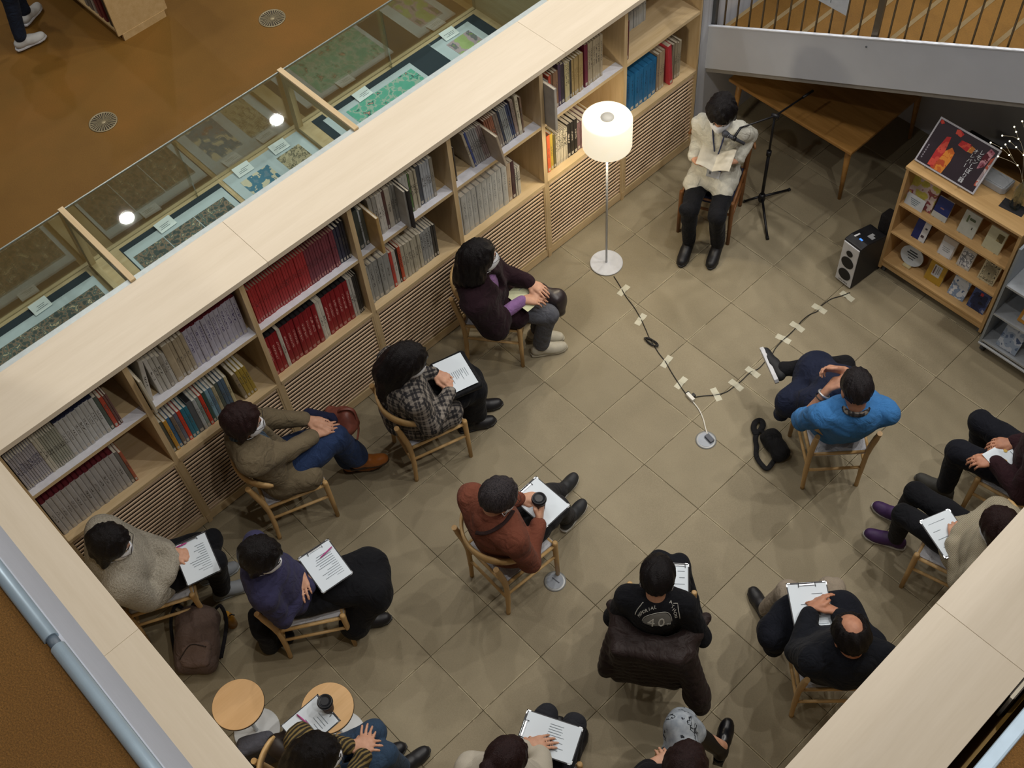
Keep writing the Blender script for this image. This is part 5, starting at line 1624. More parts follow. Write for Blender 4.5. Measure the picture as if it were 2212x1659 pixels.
def hand(S, W, d, n, left, curl=0.5, spread=1.0, grip=0.0):
    d = unit(d)
    n = unit(n - d * (n @ d))
    t = np.cross(n, d) * (1 if left else -1)
    S.cap(W - d * 0.02, W + d * 0.03, 0.024, 0.026, 0.012, flat=n, fs=0.72)
    S.cap(W + d * 0.02 + t * 0.010, W + d * 0.082 + t * 0.020, 0.019, 0.019, 0.014, flat=n, fs=0.75)
    S.cap(W + d * 0.02 - t * 0.010, W + d * 0.075 - t * 0.022, 0.019, 0.017, 0.014, flat=n, fs=0.75)
    for q, (off, L, kb) in enumerate(((0.029, 0.070, 0.082), (0.0100, 0.079, 0.088), (-0.0095, 0.073, 0.085), (-0.0285, 0.056, 0.077))):
        p = W + d * kb + t * off
        dd = unit(d + t * off * 3.2 * spread)
        ang = 0.0
        cu = curl * (0.8 + 0.14 * q)
        r = 0.0088 if q < 3 else 0.0075
        S.cap(p - dd * 0.02, p, 0.0105, r, 0.008)
        for j, fr in enumerate((0.45, 0.31, 0.24)):
            ang += cu * (0.55, 0.9, 0.55)[j]
            v = unit(dd * math.cos(ang) + n * math.sin(ang))
            e = p + v * L * fr
            r2 = r * 0.93
            S.cap(p, e, r, r2, 0.004)
            p, r = e, r2
    a = W + d * 0.018 + t * 0.022
    b = W + d * 0.050 + t * (0.046) + n * (0.010 + 0.02 * grip)
    c = W + d * 0.078 + t * (0.050 - 0.012 * grip) + n * (0.016 + 0.03 * grip)
    e = W + d * 0.100 + t * (0.046 - 0.02 * grip) + n * (0.020 + 0.035 * grip)
    S.chain([a, b, c, e], [0.0155, 0.0125, 0.0098, 0.0082], 0.007)

PEOPLE = {}
def person(key, label, chair, head, hdir, hpitch, hands, feet, look, sex='f', pelvis=None, lean=None):
    g = lambda k, dflt=None: look.get(k, dflt)
    if chair:
        (cx, cy), f = CH[chair]
        f = np.array([f[0], f[1], 0.0])
        f = unit(f)
        Pv = np.array([cx, cy, 0]) - f * g('back', 0.035) + UP * 0.487
    else:
        f = unit(np.array([*g('face'), 0.0]))
        Pv = np.asarray(pelvis, float)
    l = np.cross(UP, f)
    H = np.asarray(head, float)
    hy = unit(np.array([hdir[0], hdir[1], 0.0]))
    hf = hy * math.cos(hpitch) - UP * math.sin(hpitch)
    hu = hy * math.sin(hpitch) + UP * math.cos(hpitch)
    hl = np.cross(hu, hf)
    roll = g('roll', 0.0)
    if roll:
        hu, hl = hu * math.cos(roll) + hl * math.sin(roll), hl * math.cos(roll) - hu * math.sin(roll)
    sw = g('sw', 0.150 if sex == 'f' else 0.172)
    Nb = H - hu * 0.085 - UP * 0.082 - hf * 0.035
    ut = unit(Nb - Pv)
    ft = unit(np.cross(l, ut))
    lt = np.cross(ut, ft)
    tw = g('twist', 0.0)
    ls = lt * math.cos(tw) + ft * math.sin(tw)
    Sh = {s: Nb - ut * 0.058 + ls * sw * sg for s, sg in (('L', 1), ('R', -1))}
    for s in Sh:
        Sh[s] = Sh[s] + f * g('hunch', 0.0)
    arms, legs = {}, {}
    for s, sg in (('L', 1), ('R', -1)):
        hd = hands[s]
        hint = np.asarray(hd.get('hint', ls * sg * 0.45 - UP * 0.9 - f * 0.3), float)
        El, Wr = ik(Sh[s], hd['p'], 0.265, 0.235, hint)
        dflt = unit(Wr - El)
        dd = unit(np.asarray(hd.get('d', dflt), float))
        nn = np.asarray(hd.get('n', -UP), float)
        arms[s] = (El, Wr, dd, nn, hd)
        ft_ = feet[s]
        hip = Pv + l * sg * 0.085
        hint = np.asarray(ft_.get('hint', f * 0.7 + UP * 1.0), float)
        Kn, An = ik(hip, ft_['p'], 0.392, 0.375, hint)
        legs[s] = (hip, Kn, An, ft_)
    PEOPLE[key] = dict(P=Pv, N=Nb, H=H, arms=arms, legs=legs, f=f, l=l, ut=ut, ft=ft, Sh=Sh)
    O = np.array([Pv[0], Pv[1], 0.0])
    # ---------------- body
    B = Shape()
    B.cap(Pv + ut * 0.0, Nb - ut * 0.13, 0.115, 0.125, 0.03, flat=ft, fs=0.70)
    B.cap(Sh['L'], Sh['R'], 0.045, 0.045, 0.04)
    B.cap(Nb - ut * 0.04, H - hf * 0.022 - hu * 0.05, 0.052, 0.047, 0.03)
    A3 = (hf, hl, hu)
    B.ell(H - hf * 0.008 + hu * 0.012, A3, (0.093, 0.074, 0.095), 0.02)
    B.ell(H + hf * 0.022 - hu * 0.035, A3, (0.070, 0.062, 0.083), 0.02)
    B.ell(H + hf * 0.050 - hu * 0.090, A3, (0.032, 0.034, 0.024), 0.02)
    B.cap(H + hf * 0.086 - hu * 0.010, H + hf * 0.102 - hu * 0.040, 0.008, 0.0125, 0.012)
    for sg in (1, -1):
        B.ell(H + hl * sg * 0.077 - hu * 0.018 - hf * 0.006, A3, (0.019, 0.008, 0.031), 0.006)
        B.ell(H + hf * 0.097 + hl * sg * 0.031 - hu * 0.002, A3, (0.012, 0.014, 0.008), 0.012, 's')
    B.ell(H + hf * 0.084 - hu * 0.068, A3, (0.009, 0.022, 0.007), 0.007)
    for s in 'LR':
        El, Wr, dd, nn, hd = arms[s]
        B.cap(Sh[s], El, 0.043, 0.036, 0.03)
        B.cap(El, Wr, 0.035, 0.0235, 0.02)
        if hd.get('show', True):
            hand(B, Wr, dd, nn, s == 'L', hd.get('curl', 0.45), hd.get('spread', 1.0), hd.get('grip', 0.0))
        hip, Kn, An, ft_ = legs[s]
        B.cap(hip, Kn, 0.062, 0.046, 0.03)
        B.cap(Kn, An, 0.044, 0.030, 0.02)
    Vb, Fb = B.mesh(0.0066, None, 1)
    body = mk('person', Vb - O, Fb, skin_mat(*g('skin')) if g('skin') else m_skin, None, True, loc=O)
    tag(body, label, 'person')
    # ---------------- trousers or skirt
    mb = g('bottom_mat')
    T = Shape()
    T.ell(Pv + f * 0.02, (l, f, UP), (0.155, 0.135, 0.083), 0.04)
    for s in 'LR':
        hip, Kn, An, ft_ = legs[s]
        w = g('leg_w', 1.0)
        T.cap(hip, Kn, 0.079 * w, 0.060 * w, 0.03)
        T.cap(Kn, Kn + (An - Kn) * g('leg_len', 0.93), 0.057 * w, 0.046 * w * g('cuff', 1.0), 0.025)
    if g('skirt'):
        a, b = legs['L'][1], legs['R'][1]
        T.cap(a, b, 0.062, 0.062, 0.05)
        T.cap((legs['L'][0] + legs['R'][0]) / 2, (a + b) / 2, 0.09, 0.075, 0.06, flat=UP, fs=0.8)
        T.cap(a - UP * 0.02, a - UP * g('skirt'), 0.055, 0.06, 0.05)
        T.cap(b - UP * 0.02, b - UP * g('skirt'), 0.055, 0.06, 0.05)
    solid('skirt' if g('skirt') else 'trousers', T, mb, body, O, 0.0105, folds(0.003, 38, 3))
    # ---------------- upper garment
    w = g('fit', 1.0)
    G = Shape()
    bw = (0.148 if sex == 'f' else 0.160) * w
    G.cap(Pv + ut * (0.07 - g('hem', 0.0)), Nb - ut * 0.135, bw * g('belly', 1.0), bw * 1.02, 0.04, flat=ft, fs=0.76)
    if g('hips'):
        G.ell(Pv + f * 0.02 + UP * 0.0, (l, f, UP), (0.168 * w, 0.152 * w, 0.085), 0.05)
    G.cap(Sh['L'] + ut * 0.002, Sh['R'] + ut * 0.002, 0.060 * w, 0.060 * w, 0.05)
    G.cap(Nb - ut * 0.055, Nb - ut * 0.015, 0.085 * w, 0.062, 0.05)
    for s in 'LR':
        El, Wr, dd, nn, hd = arms[s]
        cut = hd.get('sleeve', g('sleeve', 0.94))
        aw = g('arm_w', 1.0)
        G.cap(Sh[s], El, 0.060 * aw, 0.051 * aw, 0.03)
        if cut > 0.05:
            G.cap(El, El + (Wr - El) * cut, 0.050 * aw, 0.037 * aw * g('cuff_w', 1.0), 0.02)
    if g('drape'):
        for (a, b, ra, rb) in g('drape')(locals()):
            G.cap(a, b, ra, rb, 0.05)
    if g('open_front'):
        G.ell(Nb - ut * 0.10 + ft * 0.16, (lt, ft, ut), (0.048, 0.11, 0.17), 0.02, 's')
    top = solid(g('top_name', 'sweater'), G, g('top_mat'), body, O, 0.0095, folds(g('fold', 0.0045), g('fold_f', 30), hash(key) % 97 if False else len(label)))
    if g('under_mat'):
        U = Shape()
        U.cap(Pv + ut * 0.08, Nb - ut * 0.12, 0.134, 0.138, 0.03, flat=ft, fs=0.76)
        U.cap(Nb - ut * 0.06, Nb + ut * 0.012, 0.075, 0.060, 0.03)
        if g('under_sleeve'):
            for s in 'LR':
                El, Wr, dd, nn, hd = arms[s]
                U.cap(El + (Wr - El) * 0.1, El + (Wr - El) * 0.96, 0.044, 0.033, 0.02)
        solid(g('under_name', 'undershirt'), U, g('under_mat'), body, O, 0.011, folds(0.002, 40, 8))
    if g('collar_mat'):
        q = MB()
        pts = []
        for k in range(21):
            a = 2 * math.pi * k / 20
            nd_ = unit(H - hf * 0.022 - hu * 0.05 - (Nb - ut * 0.04))
            fa_ = unit(ft - nd_ * (ft @ nd_))
            pts.append(Nb - ut * 0.04 + nd_ * (0.062 - 0.012 * math.cos(a)) + lt * 0.064 * math.sin(a) + fa_ * 0.062 * math.cos(a) - O)
        q.tube(pts, 0.0150, 8, caps=False)
        q.build('collar', g('collar_mat'), body)
    # ---------------- hair
    hs = g('hair', 'short')
    if hs:
        R_ = Shape()
        up_ = 0.020
        R_.ell(H - hf * 0.012 + hu * up_, A3, (0.107, 0.089, 0.108) if hs != 'crop' else (0.101, 0.082, 0.103), 0.02)
        if hs in ('bob', 'long', 'short_f'):
            drop = {'bob': 0.115, 'long': 0.13, 'short_f': 0.075}[hs]
            for sg in (1, -1):
                R_.cap(H + hl * sg * 0.062 - hf * 0.012 + hu * 0.02, H + hl * sg * 0.068 - hf * 0.018 - hu * drop, 0.036, 0.026, 0.035)
            R_.cap(H - hf * 0.062 + hu * 0.02, H - hf * 0.055 - hu * (drop + 0.01), 0.060, 0.042, 0.04)
        if hs == 'long':
            b1 = H - hf * 0.075 - hu * 0.12
            b2 = Nb - ft * 0.115 - ut * g('hair_len', 0.10) + lt * g('hair_side', 0.0)
            R_.chain([H - hf * 0.06 - hu * 0.04, b1, b2], [0.085, 0.083, 0.055], 0.05)
        if hs == 'pony':
            b0 = H - hf * 0.095 - hu * 0.06 + hl * g('hair_side', 0.0)
            R_.chain([b0, b0 - hf * 0.03 - UP * 0.05, b0 - UP * 0.12 - hf * 0.01], [0.034, 0.036, 0.018], 0.02)
        if hs == 'bun':
            R_.ell(H - hf * 0.115 - hu * 0.02, A3, (0.040, 0.045, 0.040), 0.012)
        fr = g('fringe', 0.0)
        R_.ell(H + hf * 0.112 - hu * (0.040 + fr), A3, (0.080, 0.069, 0.100), 0.016, 's')
        if hs in ('short', 'crop', 'bald', 'pony', 'bun'):
            R_.box(H + hf * 0.03 - hu * 0.135, (unit(hf * 0.85 + hu * 0.42), hl, unit(hu * 0.85 - hf * 0.42)), (0.16, 0.14, 0.078), 0.01, 0.012, 's')
            R_.box(H - hf * 0.03 - hu * 0.17, A3, (0.2, 0.2, 0.075), 0.01, 0.012, 's')
        if hs == 'bald':
            R_.ell(H - hf * 0.045 + hu * 0.105, A3, (0.066, 0.058, 0.048), 0.014, 's')
            R_.ell(H + hf * 0.05 + hu * 0.12, A3, (0.07, 0.06, 0.038), 0.02, 's')
        c0 = H.copy()
        def strands(X, Y, Z):
            px, py, pz = X - c0[0], Y - c0[1], Z - c0[2]
            u = px * hf[0] + py * hf[1] + pz * hf[2]
            v = px * hl[0] + py * hl[1] + pz * hl[2]
            th = np.arctan2(v, u + 0.03)
            return 0.0020 * np.sin(th * 31 + 2.5 * np.sin(th * 5 + pz * 20)) + 0.0030 * np.sin(th * 11 + pz * 38 + 2 * np.sin(u * 50)) + 0.002 * np.sin(u * 120 + 3 * np.sin(v * 40)) - 0.002
        solid('hair', R_, g('hair_mat', m_hair), body, O, 0.0072, strands)
    # ---------------- face parts
    for sg in (1, -1):
        e = H + hf * 0.0785 + hl * sg * 0.031 - hu * 0.003
        q = MB().lathe([(0.0, -0.0115), (0.0075, -0.0085), (0.011, -0.003), (0.011, 0.003), (0.0075, 0.0085), (0.0, 0.0115)], 12).build('eye', m_eye, body, True)
        q.matrix_local = frame(e - O, hl, hu, hf)
        ir = MB().lathe([(0.0, 0.0), (0.0058, 0.0), (0.0045, 0.0018), (0.0, 0.0024)], 12).build('iris', m_iris, q, True)
        ir.location = (0, 0, 0.0100)
        MB().tube([H + hf * 0.092 + hl * sg * 0.018 + hu * 0.018 - O, H + hf * 0.089 + hl * sg * 0.034 + hu * 0.021 - O, H + hf * 0.078 + hl * sg * 0.048 + hu * 0.016 - O], [0.0024, 0.003, 0.0018], 6).build('eyebrow', g('hair_mat', m_hair), body)
    if g('mask', True):
        M_ = Shape()
        M_.ell(H + hf * 0.026 - hu * 0.052, A3, (0.083, 0.070, 0.068), 0.01)
        M_.cap(H + hf * 0.094 - hu * 0.020, H + hf * 0.096 - hu * 0.06, 0.016, 0.022, 0.02)
        M_.box(H + hf * 0.10 - hu * 0.062, A3, (0.072, 0.09, 0.050), 0.012, 0.008, 'i')
        V, F = M_.mesh(0.007)
        mk('face_mask', V - O, F, g('mask_mat', m_mask), body, True)
        for sg in (1, -1):
            for dz in (-0.028, -0.088):
                MB().tube([H + hf * 0.045 + hl * sg * 0.060 + hu * dz - O, H + hf * 0.012 + hl * sg * 0.080 + hu * (dz * 0.7 - 0.012) - O, H - hf * 0.016 + hl * sg * 0.083 + hu * (-0.012 if dz > -0.05 else -0.036) - O], 0.0016, 6).build('mask_strap', m_mask, body)
    if g('glasses'):
        q = MB()
        for sg in (1, -1):
            c = H + hf * 0.106 + hl * sg * 0.033 - hu * 0.004
            loop = [c + hl * 0.024 * math.cos(a) + hu * 0.018 * math.sin(a) - O for a in np.linspace(0, 2 * math.pi, 15)]
            q.tube(loop, 0.0013, 6, caps=False)
            q.tube([c + hl * sg * 0.024 + hu * 0.006 - O, H + hf * 0.07 + hl * sg * 0.079 + hu * 0.004 - O, H - hf * 0.008 + hl * sg * 0.086 - O], 0.0014, 6)
        q.tube([H + hf * 0.107 + hl * 0.009 - O, H + hf * 0.107 - hl * 0.009 - O], 0.0013, 6)
        q.build('glasses', plain('glasses_dark', '#2a2422', 0.3, 0.3), body)
    # ---------------- shoes
    for s in 'LR':
        hip, Kn, An, ft_ = legs[s]
        if not ft_.get('shoe', True):
            continue
        t = unit(np.asarray(ft_['toe'], float))
        u0 = np.asarray(ft_.get('up', UP), float)
        u = unit(u0 - t * (u0 @ t))
        sd = np.cross(u, t)
        A = An
        ln = g('shoe_len', 1.0)
        base = A - u * 0.075
        S_ = Shape()
        S_.cap(base - t * 0.035 + u * 0.045, base + t * 0.055 * ln + u * 0.045, 0.034, 0.034, 0.02)
        S_.cap(base + t * 0.05 * ln + u * 0.036, base + t * 0.150 * ln + u * 0.030, 0.036, 0.026, 0.03)
        S_.ell(base + t * 0.105 * ln + u * 0.020, (t, sd, u), (0.072, 0.043, 0.034), 0.02)
        S_.cap(base - t * 0.015 + u * 0.05, A if not g('boot') else A + (Kn - A) * 0.62, 0.038, 0.038 if not g('boot') else 0.050, 0.02)
        S_.box(base + t * 0.05 * ln - u * 0.04, (t, sd, u), (0.3, 0.2, 0.052) if not g('boot') else (0.2, 0.1, 0.045), 0.002, 0.004, 's')
        sm = g('shoe_mat')
        sho = solid('boot' if g('boot') else 'shoe', S_, sm, body, O, 0.0075)
        prof = [(-0.075, 0.0), (-0.066, 0.026), (-0.03, 0.034), (0.05 * ln, 0.036), (0.11 * ln, 0.044), (0.155 * ln, 0.036), (0.185 * ln, 0.012)]
        poly = [(x, y) for x, y in prof] + [(x, -y) for x, y in prof[::-1] if y > 0]
        RR = np.stack([t, sd, u], 1)
        sol = MB().prism(poly, 0.0, g('sole_h', 0.017), RR, base - O).build('sole', g('sole_mat', sm), sho, bevel=0.004)
        if g('heel'):
            MB().prism([(-0.07, 0.026), (-0.07, -0.026), (-0.015, -0.03), (-0.015, 0.03)], -0.03, 0.0, RR, base - O).build('heel', sm, sho)
        if g('laces'):
            q = MB()
            for k in range(4):
                c = base + t * (0.035 + 0.022 * k) * ln + u * (0.080 - 0.0065 * k)
                q.tube([c - sd * 0.022 - u * 0.012 - O, c - O, c + sd * 0.022 - u * 0.012 - O], 0.0024, 6)
            q.build('laces', g('laces'), sho)
    return body

def PX(px, py, z):
    return at(px, py, z)
def HD(px, py, z, **k):
    return dict(p=at(px, py, z), **k)
def FT(px, py, z, toe, **k):
    return dict(p=at(px, py, z), toe=(toe[0], toe[1], toe[2] if len(toe) > 2 else 0.0), **k)
# ------------------------------------------------------------------ fabrics
@reg
def plaid_mat(key, rz):
    t = NT(key)
    v = t.coord((1, 1, 1), (0, 0, rz))
    sp = t.n('ShaderNodeSeparateXYZ')
    t.l(v, sp.inputs[0])
    f = None
    for ax, fr in ((0, 18.0), (1, 18.0), (2, 18.0)):
        w = t.math('FRACT', t.math('MULTIPLY', sp.outputs[ax], fr))
        b = t.math('LESS_THAN', w, 0.38)
        th = t.math('LESS_THAN', t.math('ABSOLUTE', t.math('SUBTRACT', w, 0.70)), 0.06)
        q = t.math('ADD', t.math('MULTIPLY', b, 0.22), t.math('MULTIPLY', th, 0.16))
        f = q if f is None else t.math('ADD', f, q)
    n = t.noise(t.coord(), 240, 2)
    f = t.math('ADD', f, t.math('MULTIPLY', n, 0.12))
    t.color(t.ramp(f, [(0.05, '#17161a'), (0.28, '#2b292b'), (0.48, '#6d6761'), (0.75, '#8d867e')]))
    t.b.inputs['Roughness'].default_value = 0.95
    t.bump(n, 0.3, 0.003)
    return t.m
@reg
def tiger_mat(key):
    t = NT(key)
    n = t.noise(t.coord((1, 1, 1)), 7, 2)
    wv = t.n('ShaderNodeTexWave')
    wv.inputs['Scale'].default_value = 16
    wv.inputs['Distortion'].default_value = 4
    wv.inputs['Detail'].default_value = 2
    t.l(t.coord(), wv.inputs['Vector'])
    t.color(t.ramp(wv.outputs['Fac'], [(0.35, '#231d12'), (0.55, '#4d4024'), (0.75, '#7a683c')]))
    t.b.inputs['Roughness'].default_value = 0.9
    return t.m
@reg
def spotted_mat(key):
    t = NT(key)
    n = t.noise(t.coord(), 14, 3)
    r = t.math('ABSOLUTE', t.math('SUBTRACT', n, 0.60))
    ring = t.math('LESS_THAN', r, 0.018)
    base = t.ramp(t.noise(t.coord(), 30, 3), [(0.3, '#7f8893'), (0.7, '#a3abb3')])
    t.color(t.mix(ring, base, srgb('#20252c')))
    t.b.inputs['Roughness'].default_value = 0.9
    return t.m
@reg
def knit_mat(key, col, col2, sc=60):
    t = NT(key)
    wv = t.n('ShaderNodeTexWave')
    wv.inputs['Scale'].default_value = sc
    wv.inputs['Distortion'].default_value = 2.5
    t.l(t.coord(), wv.inputs['Vector'])
    n = t.noise(t.coord(), 8, 3)
    f = t.math('ADD', t.math('MULTIPLY', wv.outputs['Fac'], 0.5), t.math('MULTIPLY', n, 0.5))
    t.color(t.ramp(f, [(0.3, col), (0.7, col2)]))
    t.b.inputs['Roughness'].default_value = 0.95
    t.bump(wv.outputs['Fac'], 0.5, 0.006)
    return t.m
@reg
def fleece_mat(key, col, col2):
    t = NT(key)
    n = t.noise(t.coord(), 95, 3, 0.7)
    t.color(t.ramp(n, [(0.3, col), (0.7, col2)]))
    t.b.inputs['Roughness'].default_value = 1.0
    t.bump(n, 1.0, 0.012)
    return t.m
blk = cloth('trousers_black', '#131419', 0.9, 0.15)
def ANK(px, py, z=0.08, zk=0.47):
    p = at(px, py, zk)
    return np.array([p[0], p[1], z])
def vec(p, q, z=0.0):
    d = at(*q, z) - at(*p, z)
    return unit(d)
RIGHT, LEFT_, UPP, DOWN = np.array([0.7, 0.7, 0.0]), np.array([-0.7, -0.7, 0.0]), np.array([-0.7, 0.7, 0.0]), np.array([0.7, -0.7, 0.0])
def F3(k):
    f = CH[k][1]
    return unit(np.array([f[0], f[1], 0.0]))
def L3(k):
    return np.cross(UP, F3(k))

# 1 the reader
f, l = F3('narrator'), L3('narrator')
person('narrator', 'person in a loose white shirt reading a booklet at the microphone', 'narrator', at(1558, 243, 1.13), (0.50, -0.87), 0.40,
       {'L': HD(1592, 345, 0.72, hint=l * 0.12 - UP * 1.0 - f * 0.25, d=-l * 0.8 + f * 0.3 + UP * 0.1, n=UP, curl=0.25, grip=0.2), 'R': HD(1500, 341, 0.72, hint=-l * 0.12 - UP * 1.0 - f * 0.25, d=l * 0.8 + f * 0.3 + UP * 0.1, n=UP, curl=0.25, grip=0.2)},
       {'L': FT(1550, 527, 0.08, f), 'R': FT(1487, 522, 0.08, f)},
       dict(top_mat=cloth('shirt_white', '#c3c2b8', 0.8, 0.06, 120, 0.2), top_name='shirt', fit=0.93, sw=0.126, hips=True, arm_w=1.0, cuff_w=1.2, sleeve=0.9, bottom_mat=blk, shoe_mat=plain('shoe_black', '#15151a', 0.5), hair='short_f', fringe=0.035, fold=0.004, fold_f=55,
            drape=lambda q: [(q['Pv'] + q['f'] * 0.06 + q['l'] * 0.08, q['Pv'] + q['f'] * 0.20 + q['l'] * 0.10 + UP * 0.01, 0.085, 0.075), (q['Pv'] + q['f'] * 0.06 - q['l'] * 0.08, q['Pv'] + q['f'] * 0.20 - q['l'] * 0.10 + UP * 0.01, 0.085, 0.075), (q['Pv'] - q['f'] * 0.03 + UP * 0.05, q['Pv'] + q['f'] * 0.1 + UP * 0.05, 0.12, 0.11)]))
# 2 maroon cardigan
f, l = F3('maroon'), L3('maroon')
person('maroon', 'person in a dark maroon cardigan and lilac sweater with long black hair', 'maroon', at(1037, 553, 1.13), (0.45, 0.89), 0.05,
       {'L': HD(1143, 610, 0.64, d=unit(RIGHT * 1.0 + DOWN * 0.7), curl=0.35, sleeve=0.96, hint=l * 0.45 - UP * 0.9 - f * 0.3), 'R': HD(1130, 648, 0.62, d=RIGHT, show=True, curl=0.5, hint=-l * 0.5 - UP * 0.7 - f * 0.4)},
       {'L': FT(1160, 716, 0.08, (0.75, 0.66)), 'R': FT(1168, 748, 0.08, vec((1152, 770), (1225, 754)))},
       dict(top_mat=cloth('cardigan_maroon', '#23121a', 0.95, 0.15), top_name='cardigan', fit=1.2, hips=True, arm_w=1.25, sleeve=0.30, open_front=True, under_mat=cloth('sweater_lilac', '#836292', 0.95, 0.1), under_sleeve=True, under_name='sweater', bottom_mat=cloth('trousers_grey', '#55575f'), leg_w=1.08, leg_len=0.9,
            shoe_mat=plain('shoe_cream', '#b7b2a2', 0.7), sole_mat=plain('sole_cream', '#a9a391', 0.7), laces=plain('lace_cream', '#c9c5b6', 0.7), hair='long', hair_len=0.14, glasses=True,
            drape=lambda q: [(q['Pv'] + q['f'] * 0.05 - q['l'] * 0.10, q['Pv'] + q['f'] * 0.20 - q['l'] * 0.13 - UP * 0.01, 0.11, 0.075), (q['Sh']['R'], q['arms']['R'][0] - UP * 0.05, 0.08, 0.10)]))
# 3 plaid coat
f, l = F3('plaid'), L3('plaid')
person('plaid', 'person in a grey and black plaid coat with long black hair', 'plaid', at(884, 778, 1.11), (0.55, 0.83), 0.5,
       {'L': HD(940, 806, 0.67, d=unit(RIGHT + DOWN * 0.6), curl=0.75, hint=l * 0.45 - UP * 0.9 - f * 0.3), 'R': HD(970, 852, 0.64, d=unit(UPP * 0.7 + RIGHT * 0.1), curl=0.6, sleeve=1.0, hint=-l * 0.45 - UP * 0.9 - f * 0.3)},
       {'L': FT(1026, 872, 0.08, (0.5, 0.86)), 'R': FT(1012, 912, 0.08, (0.45, 0.9))},
       dict(top_mat=plaid_mat('plaid_wool', 0.4), top_name='coat', fit=1.16, hips=True, arm_w=1.2, hem=0.03, bottom_mat=cloth('skirt_black', '#101116'), skirt=0.26, shoe_mat=plain('shoe_black', '#15151a', 0.5), hair='long', hair_len=0.10, back=0.05,
            drape=lambda q: [(q['Pv'] + q['f'] * 0.02 - q['l'] * 0.08, q['Pv'] + q['f'] * 0.17 - q['l'] * 0.12 - UP * 0.005, 0.12, 0.085), (q['Pv'] - q['f'] * 0.07 - UP * 0.01, q['Pv'] - q['f'] * 0.07 + UP * 0.1, 0.13, 0.14)]))
# 4 khaki cardigan
f, l = F3('khaki'), L3('khaki')
person('khaki', 'person in a khaki cardigan and jeans sitting with crossed legs', 'khaki', at(526, 908, 1.13), (0.50, 0.86), 0.22,
       {'L': HD(664, 907, 0.67, d=unit(RIGHT + DOWN * 0.25), curl=0.3, sleeve=0.9, hint=l * 0.6 - UP * 0.7), 'R': HD(682, 938, 0.64, d=unit(RIGHT + UPP * 0.55), curl=0.3, sleeve=0.88, hint=-l * 0.45 - UP * 0.9 - f * 0.3)},
       {'L': FT(762, 1000, 0.085, vec((752, 1010), (820, 998)), hint=f * 0.6 + UP), 'R': FT(778, 992, 0.20, unit(vec((752, 1010), (832, 985)) - UP * 0.15), hint=f * 0.4 + UP * 1.0 + l * 0.1)},
       dict(top_mat=cloth('cardigan_khaki', '#6b604c', 0.95, 0.12, 200, 0.5), top_name='cardigan', fit=1.12, hips=True, arm_w=1.15, open_front=True, under_mat=knit_mat('striped_shirt', '#22303f', '#4a5c6c', 14), bottom_mat=cloth('jeans_blue', '#26375a', 0.9, 0.2), leg_w=1.28, leg_len=0.80, cuff=1.3,
            shoe_mat=plain('shoe_tan', '#9b5c26', 0.35, var=0.12), sole_mat=plain('sole_dark', '#3a2a1c', 0.6), hair='short_f', hair_mat=hair_mat('hair_brown', '#1d1012', '#33201f'), glasses=True, twist=0.1,
            drape=lambda q: [(q['Pv'] - q['l'] * 0.10 + q['f'] * 0.02, q['Pv'] - q['l'] * 0.13 + q['f'] * 0.15 - UP * 0.01, 0.10, 0.08)]))
# 5 fleece jacket
f, l = F3('fleece'), L3('fleece')
person('fleece', 'person in a beige fleece jacket with a clipboard on the lap', 'fleece', at(240, 1172, 1.12), (0.62, 0.78), 0.42,
       {'L': HD(362, 1190, 0.67, d=unit(RIGHT + DOWN * 0.35), curl=0.6, hint=l * 0.45 - UP * 0.9 - f * 0.3), 'R': HD(372, 1212, 0.65, d=unit(RIGHT * 0.8 + UPP * 0.5), curl=0.6, sleeve=1.0, hint=-l * 0.45 - UP * 0.9 - f * 0.3)},
       {'L': FT(450, 1238, 0.08, vec((470, 1290), (532, 1262))), 'R': FT(480, 1273, 0.08, vec((465, 1295), (533, 1266)))},
       dict(top_mat=fleece_mat('fleece_beige', '#8f897c', '#b3ad9f'), top_name='fleece_jacket', fit=1.24, hips=True, arm_w=1.38, cuff_w=1.15, fold=0.009, fold_f=20, bottom_mat=blk, leg_w=1.1, shoe_mat=plain('shoe_grey', '#878c92', 0.7), sole_mat=plain('sole_grey', '#9aa0a4', 0.6), laces=plain('lace_white', '#d5d8da', 0.7), hair='bob', glasses=True, collar_mat=fleece_mat('fleece_beige', '#8f897c', '#b3ad9f')))
# 6 indigo sweater
f, l = F3('navy'), L3('navy')
person('navy', 'person in an indigo sweater with a watch and a black coat over the knees', 'navy', at(566, 1200, 1.12), (0.66, 0.75), 0.5,
       {'L': HD(648, 1240, 0.68, d=unit(DOWN * 1.0 + RIGHT * 0.35), curl=0.35, spread=1.6, sleeve=0.9, hint=l * 0.45 - UP * 0.9 - f * 0.3), 'R': HD(668, 1262, 0.63, d=unit(UPP + RIGHT * 0.3), curl=0.8, sleeve=0.96, hint=-l * 0.45 - UP * 0.9 - f * 0.3)},
       {'L': dict(p=ANK(748, 1238, 0.085), toe=f), 'R': dict(p=ANK(752, 1280, 0.085), toe=f)},
       dict(top_mat=cloth('sweater_indigo', '#33324f', 0.95, 0.1, 220, 0.4), top_name='sweater', fit=1.06, bottom_mat=blk, shoe_mat=plain('shoe_black', '#15151a', 0.5), hair='short_f'))
